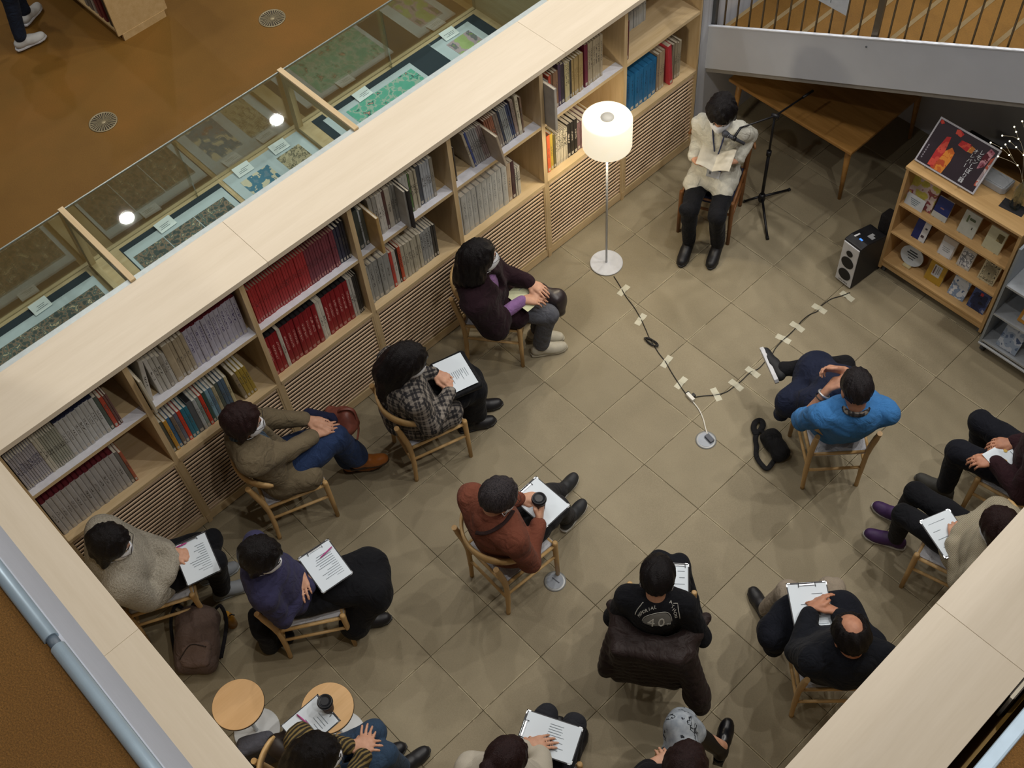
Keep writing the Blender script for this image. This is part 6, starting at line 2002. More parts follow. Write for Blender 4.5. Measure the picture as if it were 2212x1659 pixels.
# 7 rust hoodie
f, l = F3('brown'), L3('brown')
person('brown', 'man in a rust brown hoodie holding a coffee cup over a clipboard', 'brown', at(1078, 1072, 1.12), (0.25, 0.97), 0.42,
       {'L': HD(1122, 1078, 0.66, d=unit(RIGHT + UPP * 0.1), curl=0.6, hint=l * 0.45 - UP * 0.9 - f * 0.3), 'R': HD(1163, 1126, 0.68, d=unit(UPP * 0.9 + RIGHT * 0.25 + UP * 0.25), n=unit(UPP * 0.2 + LEFT_ * 1.0), curl=0.75, grip=0.8, sleeve=0.92, hint=-l * 0.45 - UP * 0.9 - f * 0.3)},
       {'L': FT(1210, 1060, 0.08, vec((1205, 1075), (1243, 1025))), 'R': FT(1228, 1118, 0.08, vec((1222, 1130), (1246, 1098)))},
       dict(top_mat=cloth('hoodie_rust', '#6c3d2e', 0.92, 0.1, 160, 0.3), top_name='hoodie', fit=1.10, arm_w=1.15, belly=1.06, bottom_mat=cloth('trousers_charcoal', '#232327'), leg_w=1.1, shoe_mat=plain('shoe_charcoal', '#1e2024', 0.6), sole_mat=plain('sole_white', '#b9b8b2', 0.6), hair='short', hair_mat=hair_mat('hair_greying', '#17151a', '#4a4446'), collar_mat=cloth('hoodie_rust', '#6c3d2e'), glasses=True), 'm')
# 8 blue sweater
f, l = F3('blue'), L3('blue')
person('blue', 'man in a bright blue sweater holding his hands before his face', 'blue', at(1850, 838, 1.14), (-0.82, 0.57), 0.5,
       {'L': HD(1787, 843, 0.90, d=unit(UPP * 0.5 + RIGHT * 0.55 + UP * 0.35), n=unit(RIGHT + UPP * 0.4), curl=0.9, sleeve=0.28, hint=l * 0.5 - UP * 1.0), 'R': HD(1822, 800, 0.94, d=unit(LEFT_ * 0.9 + UP * 0.1 + UPP * 0.1), n=unit(DOWN - UP * 0.3), curl=0.85, sleeve=0.5, hint=-l * 0.5 - UP * 1.0)},
       {'L': dict(p=at(1735, 860, 0.085), toe=f), 'R': FT(1690, 798, 0.40, unit(UPP * 1.0 + LEFT_ * 0.28), up=unit(RIGHT + UP * 0.25), hint=-l * 1.0 + UP * 0.35 + f * 0.45)},
       dict(top_mat=cloth('sweater_blue', '#3a72ac', 0.95, 0.1, 200, 0.5), fit=1.02, arm_w=1.08, belly=1.03, fold=0.005, bottom_mat=cloth('trousers_dark', '#121216'), leg_w=0.98, leg_len=0.98, shoe_mat=plain('sneaker_black', '#17181c', 0.7), sole_mat=plain('sneaker_sole', '#c9cbd0', 0.5), sole_h=0.026, shoe_len=1.08, hair='crop', hair_mat=hair_mat('hair_short_black', '#121013', '#2f2a2d'), mask=False, collar_mat=plaid_mat('collar_plaid', 0.9), skin=('skin_tan', '#a87a62', '#bb8a70')), 'm')
# 9 marathon shirt
f, l = F3('tee'), L3('tee')
person('tee', 'person in a black marathon shirt bent over a clipboard', 'tee', at(1420, 1246, 1.03), (-0.60, 0.80), 0.62,
       {'L': HD(1398, 1272, 0.64, d=unit(RIGHT + UPP * 0.8), curl=0.6, sleeve=0.9, hint=l * 0.45 - UP * 0.9 - f * 0.3), 'R': HD(1470, 1290, 0.64, d=unit(LEFT_ + UPP * 0.25), curl=0.5, sleeve=0.86, hint=-l * 0.45 - UP * 0.9 - f * 0.3)},
       {'L': dict(p=at(1395, 1318, 0.085), toe=f, hint=f + UP * 0.9 - l * 0.25), 'R': FT(1503, 1338, 0.10, unit(UPP + RIGHT * 0.1), up=unit(UP + RIGHT * 0.5), hint=f + UP * 0.9 + l * 0.42)},
       dict(top_mat=cloth('shirt_black', '#0c0d13', 0.9, 0.15, 160, 0.15), top_name='shirt', fit=1.05, bottom_mat=cloth('track_pants', '#0f1118'), shoe_mat=plain('sneaker_black', '#17181c', 0.7), sole_mat=plain('sneaker_sole', '#c9cbd0', 0.5), hair='short', fringe=0.02, hunch=0.02, fold=0.003))
# 10 balding visitor
f, l = F3('bald'), L3('bald')
person('bald', 'balding man in a dark sweater with folded hands over a clipboard', 'bald', at(1838, 1372, 1.07), (-0.85, 0.52), 0.58,
       {'L': HD(1752, 1318, 0.67, d=unit(RIGHT * 0.6 + UPP * 0.7), curl=0.45, n=unit(RIGHT - UP * 0.6), sleeve=0.86, hint=l * 0.45 - UP * 0.9 - f * 0.3), 'R': HD(1806, 1322, 0.67, d=unit(LEFT_ * 0.75 + UPP * 0.5), n=unit(LEFT_ - UP * 0.6), curl=0.45, sleeve=0.86, hint=-l * 0.45 - UP * 0.9 - f * 0.3)},
       {'L': FT(1655, 1318, 0.08, unit(UPP + LEFT_ * 0.4)), 'R': dict(p=ANK(1793, 1272), toe=unit(UPP + LEFT_ * 0.1))},
       dict(top_mat=cloth('sweater_black_navy', '#10131b', 0.92, 0.12), fit=1.16, arm_w=1.2, belly=1.1, bottom_mat=cloth('trousers_beige', '#8d8273'), leg_w=1.1, shoe_mat=plain('shoe_black', '#15151a', 0.5), hair='bald', mask=False, collar_mat=cloth('shirt_lilac', '#8d8c9c', 0.9, 0.06), skin=('skin_warm', '#a9755c', '#bb876c'), glasses=True), 'm')
# 11 wine jacket at the edge
f, l = F3('wine'), L3('wine')
cw = np.array([*CH['wine'][0], 0])
person('wine', 'person in a wine red jacket and dark jeans holding a printed sheet', 'wine', cw - f * 0.0 + UP * 1.12, (-0.9, 0.2), 0.2,
       {'L': HD(2148, 997, 0.64, d=LEFT_, curl=0.7, hint=l * 0.45 - UP * 0.9 - f * 0.3), 'R': HD(2190, 958, 0.66, d=unit(LEFT_ + UPP * 0.05), curl=0.6, hint=-l * 0.45 - UP * 0.9 - f * 0.3)},
       {'L': FT(2040, 1052, 0.08, vec((2062, 1070), (1990, 1026))), 'R': FT(2112, 985, 0.08, vec((2062, 1070), (1990, 1026)))},
       dict(top_mat=cloth('jacket_wine', '#2c171d', 0.9, 0.15), top_name='jacket', fit=1.15, hips=True, arm_w=1.2, bottom_mat=cloth('jeans_ink', '#12141d'), leg_w=1.15, shoe_mat=plain('shoe_olive', '#3c3b37', 0.7), sole_mat=plain('sole_olive', '#4c4a44', 0.7), laces=plain('lace_dark', '#2a2926', 0.7), hair='short', skin=('skin_warm', '#a9755c', '#bb876c')), 'm')
# 12 cream cardigan, purple shoes
f, l = F3('cream'), L3('cream')
person('cream', 'person in a cream cable cardigan with black trousers and purple shoes', 'cream', at(2160, 1140, 1.10), (-0.95, 0.1), 0.40,
       {'L': HD(2062, 1168, 0.68, d=unit(UPP + RIGHT * 0.2), curl=0.7, hint=l * 0.45 - UP * 0.9 - f * 0.3), 'R': HD(2072, 1148, 0.70, d=unit(DOWN + RIGHT * 0.1), curl=0.7, sleeve=1.02, hint=-l * 0.9 - UP * 0.3)},
       {'L': FT(1935, 1163, 0.08, vec((1946, 1180), (1868, 1152))), 'R': FT(1948, 1112, 0.08, vec((1958, 1135), (1896, 1100)))},
       dict(top_mat=knit_mat('cable_knit', '#8d846f', '#b9b09a', 45), top_name='cardigan', fit=1.12, hips=True, arm_w=1.22, bottom_mat=blk, leg_w=1.0, shoe_mat=plain('shoe_purple', '#3c2150', 0.6, var=0.15), sole_mat=plain('sole_white', '#b9b8b2', 0.6), laces=plain('lace_purple', '#4b3460', 0.7), hair='short_f', hair_mat=hair_mat('hair_brown', '#1d1012', '#33201f')))
# 13 striped sleeves
f, l = F3('tiger'), L3('tiger')
person('tiger', 'person with long dark hair, brown striped sleeves and jeans', 'tiger', at(690, 1628, 1.13), (0.5, 0.85), 0.35,
       {'L': HD(755, 1612, 0.66, d=unit(RIGHT + UPP * 0.15), curl=0.25, spread=1.4, sleeve=0.95, hint=l * 0.45 - UP * 0.9 - f * 0.3), 'R': HD(784, 1632, 0.655, d=unit(UPP + RIGHT * 0.12), curl=0.15, spread=1.5, sleeve=0.95, hint=-l * 0.45 - UP * 0.9 - f * 0.3)},
       {'L': dict(p=ANK(785, 1588), toe=f), 'R': FT(868, 1656, 0.085, vec((850, 1672), (888, 1640)))},
       dict(top_mat=tiger_mat('tiger_knit'), fit=1.08, arm_w=1.15, bottom_mat=cloth('jeans_mid', '#2f4258', 0.9, 0.2), shoe_mat=plain('shoe_black', '#15151a', 0.5), hair='long', hair_len=0.12, glasses=True))
# 14 ivory sweater
f, l = F3('ivory'), L3('ivory')
person('ivory', 'person in an ivory sweater writing on a large sheet', 'ivory', at(1092, 1640, 1.09), (0.05, 1.0), 0.75,
       {'L': HD(1136, 1612, 0.67, d=unit(RIGHT + UPP * 0.25), curl=0.3, spread=1.4, sleeve=0.9, hint=l * 0.45 - UP * 0.9 - f * 0.3), 'R': HD(1168, 1628, 0.655, d=unit(UPP * 0.5 + LEFT_ * 0.6), curl=0.7, sleeve=0.95, hint=-l * 0.45 - UP * 0.9 - f * 0.3)},
       {'L': dict(p=ANK(1183, 1556), toe=f), 'R': dict(p=ANK(1236, 1580), toe=f)},
       dict(top_mat=knit_mat('ivory_knit', '#aaa394', '#c9c2b3', 90), fit=1.15, arm_w=1.25, bottom_mat=cloth('trousers_charcoal2', '#24252b'), shoe_mat=plain('shoe_black', '#15151a', 0.5), hair='bun', hair_mat=hair_mat('hair_brown', '#1d1012', '#33201f')))
# 15 patterned skirt
f, l = F3('boots'), L3('boots')
person('boots', 'person in a grey ring patterned skirt and black heeled boots', 'boots', at(1482, 1652, 1.12), (-0.35, 0.93), 0.45,
       {'L': HD(1408, 1652, 0.70, d=unit(RIGHT + UPP * 0.4), curl=0.5, hint=l * 0.45 - UP * 0.9 - f * 0.3), 'R': HD(1450, 1670, 0.64, d=unit(UPP + LEFT_ * 0.3), curl=0.6, hint=-l * 0.45 - UP * 0.9 - f * 0.3)},
       {'L': dict(p=ANK(1465, 1600), toe=f), 'R': FT(1560, 1612, 0.30, unit(vec((1570, 1645), (1588, 1570)) - UP * 0.05), hint=l * 0.8 + UP * 0.9 + f * 0.2)},
       dict(top_mat=cloth('sweater_black', '#131216'), fit=1.05, bottom_mat=spotted_mat('ring_pattern'), skirt=0.10, leg_len=0.35, shoe_mat=plain('boot_black', '#101014', 0.28), boot=True, heel=True, hair='bob', hair_mat=hair_mat('hair_brown', '#1d1012', '#33201f')))
# 16 passer-by on the cork floor (legs in view)
tf = vec((35, 108), (92, 80), ZU)
fl_ = np.cross(UP, tf)
a1, a2 = at(47, 88, ZU + 0.08), at(57, 32, ZU + 0.08)
mid = (a1 + a2) / 2
pv = np.array([mid[0], mid[1], ZU + 0.855]) - tf * 0.02
person('walker', 'person walking in dark jeans and white sneakers on the cork floor', None, pv + UP * 0.645 + tf * 0.03, (tf[0], tf[1]), 0.1,
       {'L': dict(p=pv + fl_ * 0.25 - UP * 0.02 + tf * 0.05, d=-UP, n=-fl_, hint=-tf), 'R': dict(p=pv - fl_ * 0.25 - UP * 0.02, d=-UP, n=fl_, hint=-tf)},
       {'L': dict(p=a2, toe=vec((50, 52), (80, 14), ZU), hint=tf + UP * 0.1), 'R': dict(p=a1, toe=tf, hint=tf + UP * 0.1)},
       dict(face=(tf[0], tf[1]), top_mat=cloth('jacket_slate', '#33363d'), top_name='jacket', hips=True, bottom_mat=cloth('jeans_dark', '#1b2333', 0.9, 0.2), shoe_mat=plain('sneaker_white', '#b9bab8', 0.6), sole_mat=plain('sneaker_sole', '#c9cbd0', 0.5), laces=plain('lace_white', '#d5d8da', 0.7), hair='short'), 'm', pelvis=pv)
# ------------------------------------------------------------------ clipboards, papers, cups
m_sheet = plain('white_sheet', '#d3dde6', 0.75, var=0.02, scale=6)
m_board = plain('clipboard_black', '#2a2b30', 0.5)
m_clip = plain('clip_metal', '#a9acb0', 0.25, 0.9)
m_pink = plain('pen_pink', '#b03f86', 0.4)
m_text = plain('sheet_text', '#7f8a93', 0.8)
def clipboard(label, pc, z, p_a, p_b, w=0.215, h=0.300, pen=None, clip='start', tilt=0.0, roll=0.0, lines=9, board=True, name='clipboard', textdir=1, seed=1, cat='clipboard'):
    """pc: pixel of the middle; p_a -> p_b: pixels giving the long edge from the clip end on"""
    c = at(*pc, z)
    ey = at(*p_b, z) - at(*p_a, z)
    ey[2] = 0
    ey = unit(ey)
    ex = np.cross(ey, UP)
    ey = unit(ey + UP * tilt)
    ex = unit(ex + UP * roll)
    ez = unit(np.cross(ex, ey))
    t = thing(name, label, cat, tuple(c))
    t.matrix_world = frame(c, ex, ey, ez)
    r = random.Random(seed)
    if board:
        MB().box((-w / 2, -h / 2, -0.0035), (w / 2, h / 2, -0.0008)).build('board', m_board, t, bevel=0.001)
        for sx in (-1, 1):
            for sy in (-1, 1):
                q = MB()
                q.box((sx * w / 2, sy * h / 2, -0.004), (sx * (w / 2 - 0.022), sy * (h / 2 - 0.006), 0.0003))
                q.box((sx * w / 2, sy * h / 2, -0.004), (sx * (w / 2 - 0.006), sy * (h / 2 - 0.022), 0.0003))
                q.build('corner_guard', m_clip, t)
    pw, ph = w - 0.012, h - 0.016
    n = 7
    G = []
    for i in range(n):
        v = -ph / 2 + ph * i / (n - 1) + 0.003
        G.append([(-pw / 2 + pw * j / (n - 1), v, 0.0004 + 0.0022 * (i / (n - 1)) ** 3 * (1 + 0.6 * math.sin(j))) for j in range(n)])
    m = MB().grid(G)
    m.grid([[(p[0], p[1], p[2] - 0.0007) for p in row[::-1]] for row in G])
    m.build('paper_sheet', m_sheet, t, True)
    for k in range(lines):
        y = -ph * 0.28 + ph * 0.62 * k / max(lines - 1, 1)
        a = -pw * 0.36
        b = a + pw * r.uniform(0.18, 0.62)
        if textdir == 1:
            MB().box((a, y, 0.0012), (b, y + 0.0026, 0.0030)).build('text_line', m_text, t)
        else:
            MB().box((a + pw * 0.72 * k / lines, -ph * 0.05, 0.0010), (a + pw * 0.72 * k / lines + 0.0026, -ph * 0.05 + ph * r.uniform(0.12, 0.36), 0.0026)).build('text_line', m_text, t)
    if board and clip:
        q = MB().box((-0.042, -h / 2 + 0.004, 0.001), (0.042, -h / 2 + 0.022, 0.006))
        q.build('clip_plate', m_clip, t, bevel=0.0015)
        MB().tube([(-0.045, -h / 2 + 0.03, 0.004), (-0.045, -h / 2 + 0.010, 0.009), (0.045, -h / 2 + 0.010, 0.009), (0.045, -h / 2 + 0.03, 0.004)], 0.002, 6).build('clip_wire', m_board, t)
    M = t.matrix_world.copy()
    if pen:
        (a, b, lab) = pen
        pa, pb = at(*a, z + 0.008), at(*b, z + 0.008)
        po = thing('pen', lab, 'pen', tuple(pa))
        d = pb - pa
        MB().tube([np.zeros(3), d * 0.15, d * 0.85, d], [0.0028, 0.0042, 0.0042, 0.0012], 8).build('barrel', m_pink, po)
        MB().tube([d * 0.02 + UP * 0.005, d * 0.28 + UP * 0.006], 0.0012, 6).build('pocket_clip', m_pink, po)
    return t
def cup(label, p, h=0.105, lid=True):
    t = thing('coffee_cup', label, 'cup', tuple(p))
    MB().lathe([(0.0, 0.0), (0.028, 0.0), (0.029, 0.004), (0.039, h)], 28).build('paper_body', plain('cup_brown', '#4a3a30', 0.7), t, True)
    MB().lathe([(0.0405, h - 0.006), (0.0425, h - 0.004), (0.0425, h + 0.003), (0.040, h + 0.006), (0.039, h + 0.014), (0.035, h + 0.016), (0.033, h + 0.010), (0.0, h + 0.010)], 32).build('lid', plain('lid_black', '#1d1f24', 0.4), t, True)
    MB().lathe([(0.0, h + 0.0102), (0.024, h + 0.0102), (0.022, h + 0.0125), (0.0, h + 0.0125)], 24).build('lid_disc', plain('lid_black', '#1d1f24', 0.4), t)
    return t

clipboard('white printed sheet on a black folder before the plaid coat visitor', (983, 806), 0.655, (984, 752), (1030, 828), 0.20, 0.27, clip=None, board=False, name='paper_sheaf', lines=11, cat='paper', textdir=0, seed=3)
clipboard('clipboard with pink pen before the fleece jacket visitor', (424, 1206), 0.655, (405, 1165), (440, 1250), 0.20, 0.28, pen=((378, 1184), (404, 1172), 'pink pen tucked under the clip of the fleece visitor'), lines=12, seed=4)
clipboard('clipboard with pink pen beside the indigo sweater visitor', (703, 1222), 0.655, (676, 1190), (722, 1254), 0.20, 0.27, pen=((717, 1181), (691, 1206), 'pink pen lying on the sheet of the indigo sweater visitor'), lines=12, seed=5)
clipboard('clipboard under the coffee cup of the man in rust brown', (1168, 1084), 0.655, (1148, 1062), (1192, 1100), 0.20, 0.275, lines=0, seed=6)
clipboard('clipboard beneath the bent head of the marathon shirt visitor', (1462, 1252), 0.64, (1462, 1226), (1462, 1278), 0.13, 0.20, lines=4, seed=7)
clipboard('clipboard under the folded hands of the balding visitor', (1752, 1312), 0.645, (1746, 1284), (1756, 1334), 0.215, 0.29, lines=4, seed=8)
clipboard('clipboard held by the cream cardigan visitor', (2046, 1152), 0.665, (2062, 1176), (2034, 1136), 0.19, 0.25, lines=4, seed=9)
clipboard('clipboard with pink pen on the round side table', (671, 1562), HT + 0.0045, (690, 1545), (652, 1578), 0.20, 0.25, pen=((641, 1543), (668, 1566), 'pink pen lying on the side table clipboard'), lines=9, seed=10)
clipboard('wide clipboard with a long sheet before the ivory sweater visitor', (1186, 1592), 0.645, (1124, 1572), (1244, 1612), 0.20, 0.30, lines=10, textdir=0, seed=11)
t = clipboard('printed sheet with yellow lemons held by the wine jacket visitor', (2168, 985), 0.66, (2196, 968), (2140, 1000), 0.15, 0.20, board=False, name='printed_sheet', clip=None, lines=2, seed=12, cat='paper')
for (u, v, r) in ((-0.03, 0.02, 0.014), (0.02, -0.03, 0.011)):
    MB().lathe([(0.0, 0.0035), (r, 0.0035), (r * 0.8, 0.0042), (0.0, 0.0042)], 16, (u, v, 0)).build('lemon_print', plain('lemon_yellow', '#c9a64a', 0.6), t)
t = clipboard('pale yellow sheet on the lap of the maroon cardigan visitor', (1132, 640), 0.605, (1105, 612), (1160, 652), 0.16, 0.22, board=False, name='yellow_sheet', clip=None, lines=3, seed=13, cat='paper')
for ch_ in t.children:
    if ch_.name.startswith('paper_sheet'):
        ch_.data.materials.clear()
        ch_.data.materials.append(plain('sheet_yellow', '#c9cba6', 0.75))
cup('black lidded coffee cup held by the man in rust brown', at(1166, 1098, 0.662))
p = at(710, 1531, HT + 0.001)
cup('black lidded coffee cup on the round side table', p)

# booklet and badge of the reader
N_ = PEOPLE['narrator']
f, l = N_['f'], N_['l']
bk = thing('booklet', 'open white booklet held by the reader', 'booklet', tuple(at(1546, 347, 0.772)))
for sg in (1, -1):
    ax = unit(l * sg * 1.0 + UP * 0.28)
    nn = unit(np.cross(f * 0.8 - UP * 0.25, ax))
    fy = unit(f * 0.85 - UP * 0.2)
    G = [[ax * (0.118 * j / 5) + fy * (0.085 - 0.17 * i / 5) + UP * (0.012 * math.sin(j / 5 * 2.6)) for j in range(6)] for i in range(6)]
    m = MB().grid(G)
    m.grid([[q - UP * 0.003 for q in row[::-1]] for row in G])
    m.build('leaf', plain('booklet_white', '#c7c2b4', 0.8), bk, True)
body = bpy.data.objects['person']
O = np.array(body.location)
shirt = [c for c in body.children if c.name.startswith('shirt')][0]
from mathutils.bvhtree import BVHTree
def bvh(o):
    me = o.data
    L_ = np.array(o.parent.location) if o.parent else np.zeros(3)
    return BVHTree.FromPolygons([tuple(np.array(v.co) + L_) for v in me.vertices], [tuple(p.vertices) for p in me.polygons])
def drop(tree, px, py, off=0.002):
    d = ray(px, py)
    h = tree.ray_cast(Vector(CAM), Vector(unit(d)))
    if h[0] is None:
        return None, None
    n = np.array(h[1])
    return np.array(h[0]) + n * off, n
tr_ = bvh(shirt)
for a in (((1540, 278), (1541, 300), (1543, 322), (1543, 350), (1541, 362)), ((1566, 276), (1562, 300), (1556, 320), (1548, 343), (1543, 362))):
    P_ = [drop(tr_, *q, 0.004)[0] for q in a]
    P_ = [q for q in P_ if q is not None]
    MB().tube([q - O for q in spline(P_, 4)], 0.0042, 6).build('lanyard', plain('lanyard_navy', '#1f2c57', 0.7), body)
bp, bn = drop(tr_, 1541, 374, 0.006)
ex = unit(l - bn * (l @ bn))
ey = np.cross(bn, ex)
bd = MB().box((-0.045, -0.03, -0.001), (0.045, 0.03, 0.001)).build('name_badge', plain('badge_clear', '#aab0bb', 0.3), body)
bd.matrix_local = frame(bp - O, ex, ey, bn)
q = MB().box((-0.046, 0.018, 0.001), (0.046, 0.032, 0.003)).build('badge_bar', plain('lanyard_navy', '#1f2c57', 0.7), bd)
q = MB().box((-0.03, -0.012, 0.001), (-0.015, 0.006, 0.002)).build('badge_photo', plain('badge_mark', '#5b6068', 0.6), bd)

# marathon emblem on the black shirt
tee = [o for o in bpy.data.objects if o.type == 'MESH' and o.get('label', '').startswith('person in a black marathon')][0]
O = np.array(tee.location)
ts = [c for c in tee.children if c.name.startswith('shirt')][0]
tb_ = bvh(ts)
c0, n0 = drop(tb_, 1418, 1352, 0.0)
D9 = PEOPLE['tee']
n0 = unit(-D9['ft'])
rt_ = unit(-D9['l'])
up_ = unit(np.cross(n0, rt_))
if up_[2] < 0:
    up_ = -up_
m_em = plain('emblem_white', '#b9b9b2', 0.7)
m_eg = plain('emblem_grey', '#6f6f6c', 0.7)
def stick(u, v, off=0.0015):
    p = c0 + rt_ * u + up_ * v
    h = tb_.ray_cast(Vector(p + n0 * 0.25), Vector(-n0))
    if h[0] is None:
        return None, n0
    return np.array(h[0]) + np.array(h[1]) * off, np.array(h[1])
RR_ = 0.094
word = 'MEMORIAL MARATHON'
for k, ch in enumerate(word):
    if ch == ' ':
        continue
    a = math.radians(-78 + 156 * (k + 0.3) / (len(word) - 0.4))
    p, n = stick(RR_ * math.sin(a), RR_ * math.cos(a))
    if p is None:
        continue
    r_ = rt_ * math.cos(a) - up_ * math.sin(a)
    r_ = unit(r_ - n * (r_ @ n))
    lettering(ch, 0.024, m_em, frame(p - O, r_, np.cross(n, r_), n), tee, 'shirt_letter')
for rad, w_, mt in ((0.113, 0.0022, m_em), (0.074, 0.0016, m_em)):
    pts = [q - O for q in (stick(rad * math.sin(a), rad * math.cos(a), 0.001)[0] for a in np.linspace(-1.5, 1.5, 40)) if q is not None]
    MB().tube(pts, w_, 6).build('emblem_ring', mt, tee)
G = []
for i in range(9):
    rr = 0.071 * i / 8
    G.append([(stick(rr * math.sin(a), rr * math.cos(a), 0.0012)[0] if stick(rr * math.sin(a), rr * math.cos(a), 0.0012)[0] is not None else c0) - O for a in np.linspace(-1.6, 1.6, 25)])
MB().grid(G).build('emblem_field', m_eg, tee, True)
for ch, u, sz in (('4', -0.028, 0.078), ('0', 0.022, 0.078), ('TH', 0.058, 0.018)):
    p, n = stick(u, 0.018 if sz > 0.05 else -0.004, 0.003)
    r_ = unit(rt_ - n * (rt_ @ n))
    lettering(ch, sz, m_em, frame(p - O, r_, np.cross(n, r_), n), tee, 'shirt_letter', extrude=0.001)

# ------------------------------------------------------------------ coats and bags
def blob(name, label, cat, shape, mat, h=0.011, noise=None, relax=1):
    V, F = shape.mesh(h, noise, relax)
    c = V.mean(0)
    c[2] = V[:, 2].min()
    return tag(mk(name, V - c, F, mat, None, True, loc=c), label, cat)
def pk(k):
    d = PEOPLE[k]
    return d['P'], d['f'], d['l'], d['legs']['L'][1], d['legs']['R'][1]
# black coat over the knees of the indigo visitor
P_, f, l, KL, KR = pk('navy')
S = Shape()
for a in (KL, KR):
    S.cap(P_ + (a - P_) * 0.45 + UP * 0.03, a + UP * 0.012, 0.085, 0.088, 0.06)
S.cap(KL + f * 0.03, KR + f * 0.03, 0.085, 0.085, 0.06)
S.cap(KR + f * 0.02 - l * 0.02, at(772, 1340, 0.16), 0.085, 0.075, 0.07)
S.cap(KL + f * 0.05, at(778, 1300, 0.18), 0.08, 0.07, 0.07)
S.cap(at(772, 1340, 0.20), at(768, 1362, 0.075), 0.075, 0.045, 0.05)
S.cap(at(778, 1300, 0.2), at(772, 1340, 0.16), 0.07, 0.07, 0.05)
blob('folded_coat', 'black coat draped over the knees of the indigo sweater visitor', 'coat', S, cloth('coat_black', '#0e0f14'), 0.012, folds(0.008, 22, 11))
# navy coat on the lap of the man in blue
P_, f, l, KL, KR = pk('blue')
S = Shape()
S.cap(P_ + f * 0.16 + UP * 0.10, KL + UP * 0.05 - f * 0.03, 0.085, 0.085, 0.06)
S.cap(P_ + f * 0.20 - l * 0.08 + UP * 0.10, KL + UP * 0.05 - l * 0.06, 0.08, 0.075, 0.06)
S.cap(KL + UP * 0.03, at(1706, 868, 0.42), 0.07, 0.06, 0.06)
S.cap(at(1706, 868, 0.42), at(1690, 890, 0.30), 0.058, 0.045, 0.04)
S.cap(P_ + f * 0.10 + l * 0.13 + UP * 0.08, at(1726, 876, 0.42), 0.07, 0.06, 0.06)
blob('folded_coat', 'navy quilted coat on the lap of the man in blue', 'coat', S, cloth('coat_navy', '#161d33', 0.8, 0.15), 0.012, folds(0.008, 24, 12))
# dark coat over the knees of the balding visitor
P_, f, l, KL, KR = pk('bald')
S = Shape()
for a in (KL, KR):
    S.cap(P_ + (a - P_) * 0.3 + UP * 0.03, a - f * 0.12 + UP * 0.015, 0.09, 0.085, 0.07)
S.cap(KL - f * 0.14 + UP * 0.015, KR - f * 0.12 + UP * 0.015, 0.08, 0.08, 0.08)
S.cap(KL - f * 0.18, at(1668, 1368, 0.42), 0.08, 0.08, 0.06)
S.cap(at(1668, 1368, 0.42), at(1672, 1392, 0.30), 0.08, 0.055, 0.05)
S.cap(KR - f * 0.12 - l * 0.03, P_ + f * 0.05 - l * 0.2 + UP * 0.02, 0.075, 0.085, 0.06)
blob('folded_coat', 'dark navy coat over the knees of the balding visitor', 'coat', S, cloth('coat_dark_navy', '#10131d'), 0.012, folds(0.007, 22, 13))
# brown puffer jacket hung on the chair of the marathon visitor
c2 = np.array([*CH['tee'][0], 0.0])
f, l = F3('tee'), L3('tee')
A3 = (l, f, UP)
S = Shape()
S.box(c2 - f * 0.285 + UP * 0.46 + l * 0.03, (l, unit(f + UP * 0.08), UP), (0.205, 0.055, 0.26), 0.05, 0.04)
rail_ = [(0.245, 0.07), (0.20, 0.155), (0.11, 0.235), (0.0, 0.262), (-0.11, 0.235), (-0.20, 0.155), (-0.245, 0.07)]
S.chain([c2 + l * a - f * b + UP * 0.685 for a, b in rail_], [0.034, 0.040, 0.044, 0.045, 0.044, 0.040, 0.034], 0.03)
S.cap(c2 + l * 0.19 - f * 0.18 + UP * 0.66, c2 + l * 0.17 - f * 0.24 + UP * 0.40, 0.05, 0.06, 0.04)
S.cap(c2 - l * 0.19 - f * 0.18 + UP * 0.66, c2 - l * 0.17 - f * 0.24 + UP * 0.45, 0.05, 0.05, 0.04)
S.cap(c2 - f * 0.27 - l * 0.17 + UP * 0.66, c2 - f * 0.34 - l * 0.25 + UP * 0.28, 0.055, 0.075, 0.03)
S.cap(c2 - f * 0.34 - l * 0.25 + UP * 0.28, c2 - f * 0.36 - l * 0.27 + UP * 0.20, 0.075, 0.065, 0.03)
S.cap(c2 - f * 0.22 + l * 0.21 + UP * 0.66, c2 - f * 0.30 + l * 0.25 + UP * 0.36, 0.05, 0.05, 0.03)
def quilt(X, Y, Z):
    return 0.0075 * (1 - np.abs(np.sin(Z * 52 + 0.6 * np.sin(X * 9)))) + 0.003 * np.sin(X * 34 + Y * 21 + Z * 13)
blob('puffer_jacket', 'brown puffer jacket hanging over the chair of the marathon visitor', 'jacket', S, cloth('puffer_brown', '#2b2120', 0.55, 0.15, 90, 0.1), 0.011, quilt)
# backpack
bc_ = at(425, 1384, 0.12)
ax_u = unit(UPP * 1.0 + UP * 0.45)
ax_s = unit(RIGHT)
ax_n = unit(np.cross(ax_s, ax_u))
if ax_n[2] < 0:
    ax_n = -ax_n
S = Shape()
S.box(bc_, (ax_s, ax_u, ax_n), (0.125, 0.185, 0.085), 0.075, 0.03)
S.ell(bc_ + ax_u * 0.06 + ax_n * 0.02, (ax_s, ax_u, ax_n), (0.115, 0.14, 0.085), 0.03)
bpk = blob('backpack', 'taupe backpack leaning beside the chair of the fleece visitor', 'backpack', S, cloth('pack_taupe', '#5f4f48', 0.85, 0.12, 140, 0.2), 0.011, folds(0.007, 26, 14))
O = np.array(bpk.location)
S = Shape()
S.box(bc_ - ax_u * 0.07 + ax_n * 0.075 + ax_s * 0.02, (ax_s, ax_u, ax_n), (0.088, 0.075, 0.030), 0.026, 0.02)
solid('front_pocket', S, cloth('pack_taupe_light', '#6d5b53', 0.85), bpk, O, 0.010, folds(0.004, 34, 15))
